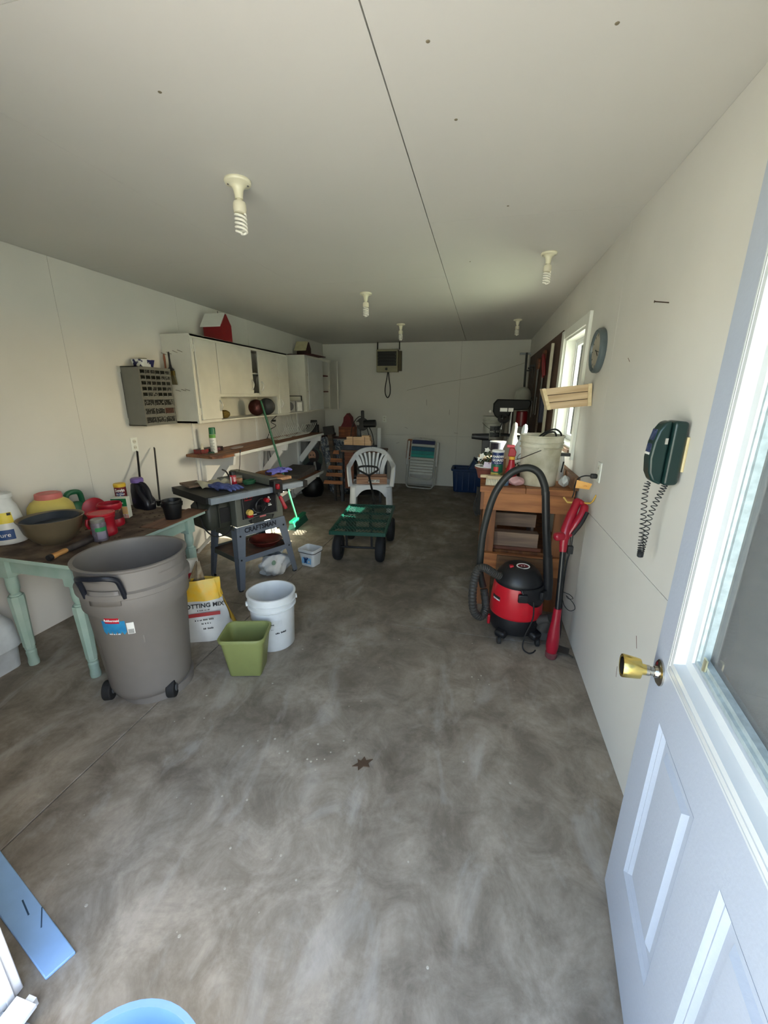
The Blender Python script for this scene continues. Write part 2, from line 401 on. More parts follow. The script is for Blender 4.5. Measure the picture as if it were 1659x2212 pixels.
for (y, z, l, a) in ((1.62, 0.62, 0.05, 60), (1.60, 0.55, 0.03, 95), (2.3, 1.75, 0.04, 30), (1.75, 0.38, 0.05, 80)):
    sc_.bx(-0.0008, 0.0, -l/2, l/2, -0.0015, 0.0015, TR(XR, y, z) @ RX(a))
sc_.pieces('scuff_mark', M('scuff_brown', (120, 92, 80), 0.8), wr)
# ground outside
gr = M('lawn', (196, 202, 184), 0.9, rgb2=(172, 184, 152), scale=3)  # pale gravel tone, lightened to bounce more daylight indoors
MB().bx(-60, 60, -60, 60, -0.25, -0.16).build('ground', gr, None)['kind'] = 'structure'
ap = M('apron_concrete', (176, 174, 168), 0.8)
MB().bx(-4.5, 3.0, -4.5, -0.0, -0.16, -0.03).build('apron', ap, None)['kind'] = 'structure'

# window
win = struct('window_1', MB().bx(XR, XR+0.16, WY0-0.001, WY0+0.012, WZ0, WZ1).bx(XR, XR+0.16, WY1-0.012, WY1+0.001, WZ0, WZ1)
             .bx(XR, XR+0.16, WY0+0.012, WY1-0.012, WZ1-0.012, WZ1+0.001).bx(XR, XR+0.16, WY0+0.012, WY1-0.012, WZ0-0.001, WZ0+0.014), trim_paint)
vin = M('vinyl_frame', (238, 240, 240), 0.35, var=0.01)
for nm, a0, a1, xx in (('sash', WY0+0.012, 3.70, 0.79), ('sash', 3.66, WY1-0.012, 0.765)):
    m = MB()
    f = 0.045
    m.bx(xx, xx+0.024, a0, a0+f, WZ0+0.014, WZ1-0.012).bx(xx, xx+0.024, a1-f, a1, WZ0+0.014, WZ1-0.012)
    m.bx(xx, xx+0.024, a0+f, a1-f, WZ0+0.014, WZ0+0.014+f).bx(xx, xx+0.024, a0+f, a1-f, WZ1-0.012-f, WZ1-0.012)
    s = m.build('sash', vin, win, bevel=0.003)
    MB().bx(xx+0.010, xx+0.014, a0+f, a1-f, WZ0+0.014+f, WZ1-0.012-f).build('pane', glass('window_glass'), s)
m = MB().bx(0.755, 0.762, WY0+0.012, WY0+0.032, WZ0, WZ1).bx(0.755, 0.762, WY1-0.032, WY1-0.012, WZ0, WZ1).bx(0.755, 0.762, WY0+0.03, WY1-0.03, WZ1-0.03, WZ1-0.012)
m.pieces('window_stop', vin, win)
c = 0.022
MB().bx(XR-c, XR, WY0-0.085, WY0-0.005, WZ0-0.065, WZ1+0.075).build('window_trim', trim_paint, win, bevel=0.002)
MB().bx(XR-c, XR, WY1+0.005, WY1+0.12, WZ0-0.09, WZ1+0.075).build('window_trim', trim_paint, win, bevel=0.002)
MB().bx(XR-c*0.8, XR, WY0-0.005, WY1+0.005, WZ1+0.005, WZ1+0.075).build('window_trim', trim_paint, win, bevel=0.002)
MB().bx(XR-0.035, XR+0.08, WY0-0.005, WY1+0.005, WZ0-0.03, WZ0).build('window_sill', wood('sill_wood', (150, 118, 92), (120, 92, 70)), win, bevel=0.002)

# the open door
dm = bpy.data.materials
door_m = M('door_paint', (168, 176, 190), 0.42, var=0.01, scale=90, bump=0.06)
T = Matrix.Translation((0.400, 0.211, 0.012)) @ Matrix.Rotation(math.atan2(0.992, 0.1255), 4, 'Z')
W_, H_ = 0.9, 2.025
fx0, fx1, fz0, fz1 = W_-0.786, W_-0.118, 0.915, 1.905
dl = MB()
PN = ((W_-0.77, W_-0.515), (W_-0.385, W_-0.13)); PZ = (0.235, 0.765)
for x0, x1 in PN: dl.bx(x0, x1, -0.044, -0.016, PZ[0], PZ[1])
for b in ((0, PN[0][0], 0, fz0+0.03), (PN[0][1], PN[1][0], 0, fz0+0.03), (PN[1][1], W_, 0, fz0+0.03), (PN[0][0], PN[0][1], 0, PZ[0]), (PN[1][0], PN[1][1], 0, PZ[0]), (PN[0][0], PN[0][1], PZ[1], fz0+0.03), (PN[1][0], PN[1][1], PZ[1], fz0+0.03),
          (0, fx0+0.03, fz0+0.03, H_), (fx1-0.03, W_, fz0+0.03, H_), (fx0+0.03, fx1-0.03, fz1-0.03, H_)):
    dl.bx(b[0], b[1], -0.044, 0, b[2], b[3])
door = dl.build('door_1', door_m, None); door.matrix_world = T; door['kind'] = 'structure'
def ring(m, x0, x1, z0, z1, prof):     # prof: list of (inset, y)
    n = 4; vs = []; fs = []
    for ins, y in prof:
        vs += [(x0+ins, y, z0+ins), (x1-ins, y, z0+ins), (x1-ins, y, z1-ins), (x0+ins, y, z1-ins)]
    for j in range(len(prof)-1):
        for i in range(4): fs.append((j*4+i, j*4+(i+1) % 4, (j+1)*4+(i+1) % 4, (j+1)*4+i))
    m.add(vs, fs)
    return m
frame_m = M('door_window_frame', (198, 202, 204), 0.35, var=0.01)
grey_seal = M('grey_seal', (150, 158, 160), 0.6)
m = MB(); ring(m, fx0, fx1, fz0, fz1, [(0, 0), (0, 0.006), (0.004, 0.010), (0.009, 0.010), (0.012, 0.005), (0.014, 0.011), (0.034, 0.016), (0.036, 0.012), (0.038, 0.016), (0.052, 0.016), (0.056, 0.004), (0.062, -0.004), (0.082, -0.006), (0.088, -0.02)])
wfr = m.build('window_frame', frame_m, door, smooth=25)
m = MB(); ring(m, fx0+0.086, fx1-0.086, fz0+0.086, fz1-0.086, [(0, -0.024), (0, -0.010), (0.012, -0.008), (0.014, -0.013), (0.026, -0.012), (0.028, -0.024)])
m.build('glazing_bead', M('zinc_bead', (172, 186, 190), 0.4, 0.2, var=0.12, scale=60), door)
MB().bx(fx0+0.08, fx1-0.08, -0.030, -0.024, fz0+0.08, fz1-0.08).build('pane', glass('door_glass', (0.86, 0.9, 0.92), haze=0.10, refl=0.35), door)
for x0, x1 in PN:
    m = MB(); ring(m, x0, x1, 0.235, 0.765, [(-0.001, 0.0006), (0.009, -0.0065), (0.013, -0.0060), (0.023, -0.0135), (0.044, -0.0135), (0.056, -0.004)])
    m.add([(x0+0.056, -0.004, 0.291), (x1-0.056, -0.004, 0.291), (x1-0.056, -0.004, 0.709), (x0+0.056, -0.004, 0.709)], [(0, 1, 2, 3)])
    m.build('raised_panel', door_m, door, smooth=20)
brass = M('brass', (232, 205, 120), 0.22, 1.0, var=0.04)
nick = M('nickel', (190, 185, 175), 0.15, 1.0)
KT = TR(W_-0.062, 0.0, 0.868) @ RX(-90)
kn = MB().lathe([(0.0, 0.034), (0.014, 0.034), (0.015, 0.045), (0.026, 0.047), (0.0275, 0.055), (0.031, 0.088), (0.030, 0.0905), (0.027, 0.0905), (0.024, 0.087), (0.0, 0.086)], 32, KT).build('door_knob', brass, door)
MB().lathe([(0.034, 0.0), (0.034, 0.004), (0.029, 0.0075), (0.016, 0.008), (0.0145, 0.015), (0.012, 0.016), (0.012, 0.024), (0.014, 0.026), (0.014, 0.035), (0, 0.035)], 32, KT).build('rose', nick, kn)
MB().lathe([(0.0, 0.0905), (0.0225, 0.0905), (0.0225, 0.0875), (0, 0.0875)], 24, KT).build('knob_face', M('dark_nickel', (90, 85, 90), 0.15, 1.0), kn)
m = MB(); m.prism([(-0.008, 0), (0.008, 0), (0.008, 0.003), (0.003, 0.0045), (-0.008, 0.003)], 0, 0.03, TR(fx1-0.13, -0.012, fz0+0.095)); m.build('clip', M('brass2', (220, 215, 180), 0.3, 0.8), door)
# ================================================================ ceiling lamps
porc = M('porcelain', (232, 228, 200), 0.3, var=0.02)
cfl_b = M('lamp_base', (228, 222, 198), 0.4, var=0.02); cfl_t = M('lamp_tube', (245, 242, 230), 0.3, var=0.01)
def make_lamp():
    t = thing('ceiling_lamp', 'x', 'lamp')
    MB().lathe([(0.058, 0.0), (0.060, -0.006), (0.057, -0.013), (0.040, -0.018), (0.028, -0.026), (0.022, -0.040), (0.019, -0.060), (0.018, -0.072), (0, -0.072)], 32).build('lampholder', porc, t)
    s = MB()
    for a in (0, 180): s.lathe([(0.005, -0.0185), (0.004, -0.0155), (0, -0.0155)], 10, RZ_(a+25) @ TR(0.043, 0, 0))
    s.pieces('screw', steel, t)
    b = MB().lathe([(0.0, -0.070), (0.013, -0.070), (0.013, -0.080), (0.026, -0.084), (0.029, -0.092), (0.030, -0.112), (0.0275, -0.126), (0.018, -0.130), (0, -0.130)], 28).build('bulb_base', cfl_b, t)
    m = MB()
    for ph in (0, PI):
        P = []
        N = 74
        for i in range(N+1):
            f = i/N; a = ph+f*2*PI*2.4; r = 0.024*(1 if f < 0.88 else max(0.08, 1-(f-0.88)/0.12)); z = -0.132-0.072*min(1, f/0.92)-(0.006*max(0, f-0.88)/0.12)
            P.append((r*math.cos(a), r*math.sin(a), z))
        m.tube(P, 0.0052, 7)
    m.build('spiral_tube', cfl_t, t)
    return t
L0 = make_lamp()
lamps = [(-1.068, 1.81, 1.03, 'spiral bulb in white porcelain ceiling holder, largest and nearest the doorway'),
         (-1.072, 3.79, 1.0, 'spiral bulb in white holder at mid-ceiling, second of the left-hand line'),
         (-1.078, 5.43, 1.0, 'small far spiral bulb on the ceiling above the grey wall heater'),
         (0.338, 3.03, 0.92, 'spiral bulb in white ceiling holder nearest the right wall above the clock'),
         (0.332, 5.39, 0.92, 'far small spiral bulb on the ceiling near the pegboard side')]
for i, (x, y, s, lb) in enumerate(lamps):
    o = L0 if i == 0 else copy_tree(L0)
    o.location = (x, y, ZC); o.scale = (s*0.9, s*0.9, s*0.9); o.rotation_euler = (0, 0, i*0.9); tag(o, lb, 'lamp', 'spiral bulbs on the ceiling')

# ================================================================ left wall: cabinets
CX = -2.54
def handle(parent, y, z, h=0.10, tilt=0):
    P = [(CX+0.019, y, z-h/2)]+[(CX+0.019+0.026*math.sin(PI*k/8), y, z-h/2+h*k/8) for k in range(1, 8)]+[(CX+0.019, y, z+h/2)]
    m = MB(); m.tube(P, [0.010, 0.008, 0.007, 0.006, 0.006, 0.006, 0.007, 0.008, 0.010], 8)
    return m.build('handle', chrome, parent)
c1 = thing('wall_cabinet', 'long off-white wall cabinet with nails on its near side and an open lower shelf', 'cabinet')
cab_in = M('cabinet_inside', (60, 54, 46), 0.8)
ya, yb, yc, yd, ye = 3.302, 3.648, 4.262, 4.855, 5.15
MB().bx(XL, CX-0.02, ya, ya+0.018, 1.315, 2.085).build('side_panel', cab_paint, c1)
MB().bx(XL, CX-0.02, ye-0.018, ye, 1.315, 2.085).build('side_panel', cab_paint, c1)
MB().bx(XL, CX, ya-0.004, ye, 2.07, 2.088).build('top_panel', cab_paint, c1)
MB().bx(XL, CX-0.02, ya, yb, 1.315, 1.333).bx(XL, CX-0.02, yd, ye, 1.315, 1.333).pieces('bottom_panel', cab_paint, c1)
MB().bx(XL, XL+0.006, ya+0.02, ye-0.02, 1.575, 2.07).bx(XL, XL+0.005, yb, yd, 1.32, 1.575).pieces('back_panel', cab_paint, c1)
MB().bx(XL, CX-0.02, yb-0.018, yb, 1.32, 2.07).bx(XL, CX-0.02, yd, yd+0.018, 1.32, 2.07).pieces('divider', cab_paint, c1)
MB().bx(XL, CX-0.02, yb, yd, 1.572, 1.588).build('shelf', cab_paint, c1)
MB().bx(XL, CX-0.04, yb, yd, 1.80, 1.815).build('inner_shelf', cab_paint, c1)
MB().bx(XL, CX, yb, yd, 1.318, 1.334).build('open_shelf', cab_paint, c1, bevel=0.002)
MB().bx(CX-0.02, CX, ya, ye, 2.048, 2.088).bx(CX-0.02, CX, ya, ya+0.035, 1.315, 2.048).bx(CX-0.02, CX, ya+0.035, yb, 1.315, 1.343).bx(CX-0.02, CX, yb-0.014, yb+0.012, 1.343, 2.048)\
    .bx(CX-0.02, CX, yb+0.012, yd-0.014, 1.552, 1.592).bx(CX-0.02, CX, yd-0.014, yd+0.02, 1.315, 2.048).bx(CX-0.02, CX, yd+0.02, ye, 1.315, 1.345).bx(CX-0.02, CX, ye-0.012, ye, 1.345, 2.048).build('face_frame', cab_paint, c1, bevel=0.0015)
def cdoor(parent, y0, y1, z0, z1, hy, hz, x=CX+0.001):
    d = MB().bx(x, x+0.018, y0, y1, z0, z1).build('door', cab_paint, parent, bevel=0.002)
    handle(d, hy, hz); return d
d1 = cdoor(c1, ya+0.036, yb-0.008, 1.346, 2.05, yb-0.03, 1.47)
m = MB()
for z in (1.42, 1.97): m.bx(CX, CX+0.004, ya+0.016, ya+0.034, z-0.03, z+0.03).cyl((CX+0.004, ya+0.034, z-0.03), (CX+0.004, ya+0.034, z+0.03), 0.004, n=8)
m.build('hinge', cab_paint, d1)
cdoor(c1, yb+0.006, yc, 1.58, 2.047, yc-0.03, 1.68)
cdoor(c1, yc+0.142, yd-0.004, 1.576, 2.047, yc+0.18, 1.67)
d3 = cdoor(c1, yd+0.016, ye-0.006, 1.346, 2.05, yd+0.05, 1.47)
m = MB()   # nails in the near side
for (x, z) in ((-2.80, 1.915), (-2.745, 1.92), (-2.68, 1.93), (-2.63, 1.935), (-2.70, 1.60), (-2.64, 1.605), (-2.60, 1.607)):
    m.cyl((x, ya, z), (x-0.005, ya-0.055, z+0.012), 0.0018, n=6)
m.pieces('nail', M('rusty_nail', (74, 58, 46), 0.6, 0.6), c1)
# paint brushes on the nails
t = thing('paint_brush', 'wide black-handled paint brush hanging on the near side of the cabinet', 'brush', (-2.745, ya-0.035, 1.925))
MB().add([], []).lathe([(0.0, 0.012), (0.008, 0.008), (0.011, -0.01), (0.009, -0.04), (0.011, -0.09), (0.016, -0.12), (0.034, -0.135), (0.036, -0.15), (0, -0.15)], 16, sy=0.42).build('handle', black_pl, t)
MB().bx(-0.036, 0.036, -0.010, 0.010, -0.190, -0.148).build('ferrule', M('ferrule', (110, 96, 50), 0.35, 0.8), t, bevel=0.002)
MB().hexa([(-0.036, -0.006, -0.268), (0.05, -0.006, -0.268), (0.05, 0.006, -0.268), (-0.036, 0.006, -0.268), (-0.034, -0.009, -0.189), (0.034, -0.009, -0.189), (0.034, 0.009, -0.189), (-0.034, 0.009, -0.189)]).build('bristles', M('bristle', (112, 104, 74), 0.9, scale=300, stretch=(1, 1, .05), rgb2=(70, 66, 46)), t)
t = thing('thin_brush', 'thin orange-brown brush handle hanging beside the black paint brush', 'brush', (-2.80, ya-0.03, 1.91))
MB().lathe([(0, 0.012), (0.007, 0.006), (0.010, -0.03), (0.007, -0.10), (0.009, -0.15), (0.006, -0.17), (0, -0.17)], 12).build('handle', M('brush_wood', (150, 92, 66), 0.6), t)
MB().bx(-0.012, 0.012, -0.005, 0.005, -0.20, -0.168).build('ferrule', steel, t)
MB().bx(-0.012, 0.012, -0.004, 0.004, -0.24, -0.20).build('bristles', M('bristle2', (60, 54, 44), 0.9), t)

sh = thing('radio_shelf', 'short off-white shelf bridging the two wall cabinets', 'shelf')
MB().bx(XL, CX-0.005, 5.15, 5.76, 1.322, 1.338).build('board', cab_paint, sh)
MB().bx(XL+0.003, XL+0.009, 5.16, 5.76, 1.338, 1.60).build('backboard', cab_paint, sh)
MB().bx(XL+0.02, CX-0.06, 5.165, 5.172, 1.338, 1.56).build('red_board', M('dark_red_paint', (70, 14, 16), 0.6), sh)

c2 = thing('wall_cabinet', 'far off-white wall cabinet with one door swung open near the back wall', 'cabinet')
y0, y1, y2, y3 = 5.762, 6.372, 6.70, 6.78
MB().bx(XL, CX-0.02, y0-0.035, y0-0.017, 1.335, 2.125).build('side_panel', cab_paint, c2)
MB().bx(XL, CX-0.02, y3-0.018, y3, 1.335, 2.125).build('side_panel', cab_paint, c2)
MB().bx(XL, CX, y0-0.037, y3, 2.11, 2.128).bx(XL, CX-0.02, y0-0.017, y3-0.018, 1.335, 1.353).bx(XL, XL+0.006, y0, y3, 1.35, 2.11).pieces('carcass_panel', cab_paint, c2)
MB().bx(CX-0.02, CX, y0-0.035, y0+0.04, 1.335, 2.11).bx(CX-0.02, CX, y0+0.04, y3, 2.088, 2.11).bx(CX-0.02, CX, y0+0.04, y3, 1.335, 1.36).bx(CX-0.02, CX, y1-0.01, y1+0.012, 1.36, 2.088).bx(CX-0.02, CX, y2-0.01, y3, 1.36, 2.088).build('face_frame', cab_paint, c2)
MB().bx(XL, CX-0.03, y0, y3-0.02, 1.62, 1.635).bx(XL, CX-0.03, y0, y3-0.02, 1.87, 1.885).pieces('shelf', M('shelf_red', (96, 40, 36), 0.7), c2)
MB().bx(CX+0.001, CX+0.018, y0+0.045, y1-0.004, 1.354, 2.094).build('door', M('grey_door', (200, 202, 200), 0.55, var=0.05, scale=5), c2, bevel=0.002)
q = MB().bx(0, 0.23, 0, 0.018, 1.345, 2.10).build('open_door', cab_paint, c2, bevel=0.002); q.location = (CX+0.002, y2+0.01, 0); q.rotation_euler = (0, 0, math.radians(-38))
MB().bx(XL+0.02, CX+0.12, 5.75, 6.25, 2.129, 2.139).build('board', M('dark_red_paint2', (74, 24, 22), 0.7), c2)

# birdhouses
red_paint = M('barn_red', (132, 10, 16), 0.6, var=0.05)
def birdhouse(name, label, loc, rz, w, d, h, rh, body, roof, ov=0.02):
    t = thing(name, label, 'birdhouse', loc, rz)
    MB().bx(-w/2, w/2, -d/2, d/2, 0, h).build('body', body, t)
    MB().add([(w/2-0.012, -d/2, h), (w/2-0.012, d/2, h), (w/2-0.012, 0, h+rh), (w/2, -d/2, h), (w/2, d/2, h), (w/2, 0, h+rh)], [(0, 1, 2), (3, 4, 5), (0, 1, 4, 3), (1, 2, 5, 4), (2, 0, 3, 5)]).build('gable', body, t)
    MB().add([(-w/2, -d/2, h), (-w/2, d/2, h), (-w/2, 0, h+rh), (-w/2+0.012, -d/2, h), (-w/2+0.012, d/2, h), (-w/2+0.012, 0, h+rh)], [(0, 1, 2), (3, 4, 5), (0, 1, 4, 3), (1, 2, 5, 4), (2, 0, 3, 5)]).build('gable', body, t)
    for s in (-1, 1):
        MB().hexa([(-w/2-ov, s*(d/2+ov), h-ov*rh/(d/2)), (w/2-0.014, s*(d/2+ov), h-ov*rh/(d/2)), (w/2-0.014, 0, h+rh), (-w/2-ov, 0, h+rh),
                   (-w/2-ov, s*(d/2+ov), h-ov*rh/(d/2)+0.01), (w/2-0.014, s*(d/2+ov), h-ov*rh/(d/2)+0.01), (w/2-0.014, 0, h+rh+0.012), (-w/2-ov, 0, h+rh+0.012)]).build('roof', roof, t)
    return t
b = birdhouse('birdhouse', 'red wooden birdhouse with white roof on top of the nearer wall cabinet', (-2.66, 3.90, 2.088), 0, 0.22, 0.15, 0.155, 0.10, red_paint, trim_paint)
MB().cyl((0.02, 0, 0.25), (0.02, 0, 0.285), 0.003, n=6).build('hook', black_mt, b)
b = birdhouse('birdhouse', 'small dark birdhouse with pale roof on top of the far wall cabinet', (-2.655, 5.98, 2.139), 0, 0.17, 0.13, 0.10, 0.085, M('dark_wood_red', (44, 16, 16), 0.7), M('cream_roof', (196, 190, 150), 0.7), ov=0.03)
# things in the cabinet's open shelf
def disc_pan(label, y, z, r, c, ty, name='round_tin'):
    t = thing(name, label, 'tin', (-2.60, y, z+r))
    MB().lathe([(0, 0.035), (r*0.6, 0.030), (r*0.93, 0.018), (r, 0.0), (r, -0.03), (r*0.9, -0.045), (0, -0.045)], 36, RZ_(-62) @ RY(90)).build('body', c, t)
    MB().lathe([(r*0.86, 0.026), (r*0.9, 0.024), (r*0.9, 0.020)], 36, RZ_(-62) @ RY(90)).build('ring', c, t)
    return t
disc_pan('round copper-brown tin standing on edge in the cabinet\'s open shelf, left of the dark one', 4.42, 1.334, 0.094, M('copper_brown', (84, 46, 40), 0.25, 0.75, var=0.2, scale=8), 0)
disc_pan('round black tin standing on edge behind the top of the green broom handle', 4.66, 1.334, 0.100, M('dark_green_tin', (10, 14, 13), 0.4, 0.0), 0)
tag(MB().lathe([(0, -0.06), (0.03, -0.055), (0.042, -0.02), (0.042, 0.03), (0.03, 0.055), (0, 0.06)], 20, TR(-2.63, 3.83, 1.376) @ RX(90)).build('twine_ball', M('olive_twine', (118, 98, 34), 0.8, scale=90, rgb2=(80, 64, 20), bump=0.4), None), 'mustard-olive ball of twine lying at the left end of the cabinet\'s open shelf', 'twine')
t = thing('bottle', 'dark bottle with orange label visible in the gap between cabinet doors', 'bottle', (-2.60, 4.325, 1.588))
MB().lathe([(0, 0), (0.022, 0), (0.022, 0.10), (0.010, 0.13), (0.010, 0.15), (0, 0.15)], 16).build('body', M('dark_bottle', (30, 34, 60), 0.3), t)
patch(0.022, 0.022, 0.05, 0.095, -90, 70).build('label', M('orange_label', (170, 96, 60), 0.6), t)
# radio
t = thing('portable_radio', 'silver portable radio with round speaker and raised antenna on the small shelf', 'radio', (-2.63, 5.45, 1.338), -32)
MB().bx(-0.04, 0.04, -0.155, 0.155, 0, 0.155).build('case', M('radio_silver', (176, 176, 172), 0.35, 0.5), t, bevel=0.008)
MB().lathe([(0, 0.045), (0.052, 0.045), (0.058, 0.040), (0, 0.040)], 28, TR(0, -0.07, 0.08) @ RY(90)).build('speaker', M('speaker_mesh', (96, 96, 96), 0.6, scale=200, bump=0.4), t)
MB().bx(0.04, 0.044, 0.015, 0.022, 0.01, 0.15).build('trim_strip', black_pl, t)
MB().bx(0.04, 0.045, 0.045, 0.125, 0.012, 0.135).build('dial', M('dial', (236, 236, 230), 0.3), t, bevel=0.002)
MB().bar((0, -0.15, 0.15), (0, -0.15, 0.22), 0.012, 0.012, up=(1, 0, 0)).bar((0, 0.15, 0.08), (0, 0.15, 0.22), 0.012, 0.012, up=(1, 0, 0)).bar((0, -0.156, 0.22), (0, 0.156, 0.22), 0.012, 0.012).build('carry_handle', black_pl, t)
MB().tube([(0, 0.13, 0.155), (0, 0.11, 0.32)], 0.0045, 8).tube([(0, 0.11, 0.32), (0, 0.055, 0.60)], 0.0022, 8).build('antenna', chrome, t)
MB().lathe([(0, 0), (0.012, 0), (0.012, 0.008), (0, 0.008)], 12, TR(0.0, 0.155, 0.09) @ RX(-90)).build('knob', black_pl, t)

# ================================================================ small-parts drawer cabinet
oz = thing('parts_organizer', 'grey metal small-parts cabinet of many clear drawers on the left wall', 'organizer', (XL, 2.815, 1.322))
gm = M('organizer_grey', (112, 112, 104), 0.5, var=0.03)
W, H, D = 0.352, 0.465, 0.172
front = MB().bx(0, D, 0, 0.006, 0, H).bx(0, D, W-0.006, W, 0, H).bx(0, D, 0, W, 0, 0.006).bx(0, D, 0, W, H-0.006, H).bx(0, 0.004, 0, W, 0, H)
z = H-0.018; rows = []
for k in range(5): rows.append((z-0.0365, z-0.004, 6)); z -= 0.0445
z -= 0.012
for k in range(3): rows.append((z-0.054, z-0.003, 3)); z -= 0.070
prev = H-0.006
for (a, b_, n) in rows: front.bx(D-0.012, D-0.002, 0.006, W-0.006, b_, prev); prev = a
front.bx(D-0.012, D-0.002, 0.006, W-0.006, 0.006, prev)
mu = MB()
for (a, b_, n) in rows:
    cw = (W-0.028)/n
    for i in range(n+1): mu.bx(D-0.012, D-0.003, 0.014+i*cw-0.0035, 0.014+i*cw+0.0035, a, b_)
front.build('housing', gm, oz); mu.pieces('divider', gm, oz)
drm = [M('drawer_clear', (44, 46, 40), 0.22, var=0.3, scale=60, rgb2=(20, 20, 18)), M('drawer_glint', (150, 150, 140), 0.3, scale=110, rgb2=(30, 30, 28), mixpos=(0.56, 0.66)), M('drawer_rust', (96, 60, 48), 0.3, scale=70, rgb2=(36, 28, 26))]  # middle one: pale flecks painted in as glints on dark fronts
for (a, b_, n) in rows:
    cw = (W-0.028)/n
    for i in range(n):
        q = random.random(); mm = drm[0] if q < 0.78 else drm[1]
        if n == 3: mm = drm[1] if q < 0.85 else drm[2]
        ya_ = 0.014+i*cw+0.0038; yb_ = 0.014+(i+1)*cw-0.0038
        dr = MB().bx(0.02, D-0.004, ya_, yb_, a+0.0008, b_-0.0008).build('drawer', mm, oz)
        MB().bx(D-0.004, D+0.003, ya_+0.004, yb_-0.004, a+0.001, a+0.005).build('drawer_lip', M('lip', (130, 130, 124), 0.3), dr)
m = MB()
for z_ in (0.03, H-0.03): m.bx(0, 0.004, -0.03, 0.002, z_-0.012, z_+0.03)
m.pieces('mounting_tab', cab_paint, oz)
t = thing('margarine_tub', 'small blue and white tub on top of the grey drawer cabinet', 'tub', (XL+0.085, 2.97, 1.788))
shell(MB(), [(rrect(-0.05, 0.05, -0.062, 0.062, 0.02), 0), (rrect(-0.062, 0.062, -0.075, 0.075, 0.025), 0.058), (rrect(-0.058, 0.058, -0.071, 0.071, 0.024), 0.058), (rrect(-0.048, 0.048, -0.06, 0.06, 0.02), 0.01)], cap1=True).build('tub', M('tub_print', (210, 214, 214), 0.4, scale=26, rgb2=(28, 32, 84), mixpos=(0.46, 0.5)), t)
MB().lathe([(0.05, 0), (0.066, 0), (0.066, 0.005), (0.05, 0.005)], 24, TR(0, 0, 0.056), closed=True).build('rim', white_pl, t)
MB().lathe([(0, 0.05), (0.03, 0.07), (0.045, 0.055), (0, 0.03)], 9, TR(0, 0, 0.0)).build('scraps', M('scraps', (120, 116, 92), 0.9, scale=50), t)

# outlets and switch plates
def plate(name, label, T, outlets=2):
    t = thing(name, label, 'outlet', T=T)
    MB().bx(-0.035, 0.035, -0.057, 0.057, 0, 0.006).build('plate', trim_paint, t, bevel=0.0025)
    for s in (-1, 1):
        MB().lathe([(0, 0.006), (0.0165, 0.006), (0.0165, 0.0085), (0, 0.0085)], 18, TR(0, 0.0245*s, 0)).build('socket', M('socket', (214, 212, 198), 0.4), t)
        MB().bx(-0.008, -0.0055, 0.0245*s-0.005, 0.0245*s+0.005, 0.0085, 0.0089).bx(0.0055, 0.008, 0.0245*s-0.005, 0.0245*s+0.005, 0.0085, 0.0089).build('slot', ink, t)
    return t
plate('wall_outlet', 'cream outlet on the left wall under the grey drawer cabinet', vface((XL, 2.832, 1.166), (0, 1, 0), (1, 0, 0)))
plate('wall_outlet', 'dim outlet on the back wall left of the folded lawn chair', vface((-1.70, Y1, 1.166), (1, 0, 0), (0, -1, 0)))

# ================================================================ long shelf with brackets
ply = wood('plywood', (150, 100, 66), (104, 66, 44), 2.0, (9, 1, 9))
SX = -2.41
ls = thing('long_shelf', 'long brown plywood shelf with white front edge on white brackets', 'shelf')
MB().prism([(XL, 3.43), (-2.50, 3.37), (-2.43, 3.44), (SX, 3.60), (SX, 6.05), (XL, 6.05)], 0.975, 1.0).build('board', ply, ls)
MB().bx(SX, SX+0.012, 3.60, 6.06, 0.972, 1.001).build('front_edge', trim_paint, ls)
MB().prism([(-2.66, 3.385), (-2.50, 3.34), (-2.40, 3.40), (-2.42, 3.48), (-2.60, 3.47)], 1.0, 1.014).build('offcut', wood('offcut', (116, 70, 46), (86, 50, 34)), ls)
def bracket(y, dx=0.41, z0=0.975, ln=0.42, hh=0.115, parent=ls, foot=None):
    x1 = XL+dx
    MB().hexa([(XL+0.02, y, z0-hh), (x1-0.02, y, z0-hh+0.02), (x1-0.02, y+0.04, z0-hh+0.02), (XL+0.02, y+0.04, z0-hh), (XL+0.02, y, z0), (x1, y, z0), (x1, y+0.04, z0), (XL+0.02, y+0.04, z0)]).build('bracket_arm', white_paint, parent)
    MB().bx(XL+0.001, XL+0.03, y-0.02, y+0.06, z0-ln-0.08, z0).build('bracket_post', white_paint, parent)
    MB().bar((XL+0.03, y+0.02, z0-ln), (x1-0.10, y+0.02, z0-hh+0.03), 0.038, 0.085, up=(0, 0, 1)).build('brace', white_paint, parent, bevel=0.002)
bracket(3.62); bracket(4.80); bracket(5.96)
ls2 = thing('low_shelf', 'lower white shelf below the long plywood shelf near the back corner', 'shelf')
MB().bx(XL, -2.335, 4.28, 5.74, 0.425, 0.45).build('board', ply, ls2)
MB().bx(-2.335, -2.323, 4.28, 5.75, 0.42, 0.452).build('front_edge', trim_paint, ls2)
bracket(4.85, 0.48, 0.425, 0.30, 0.085, ls2); bracket(5.69, 0.48, 0.425, 0.34, 0.085, ls2)
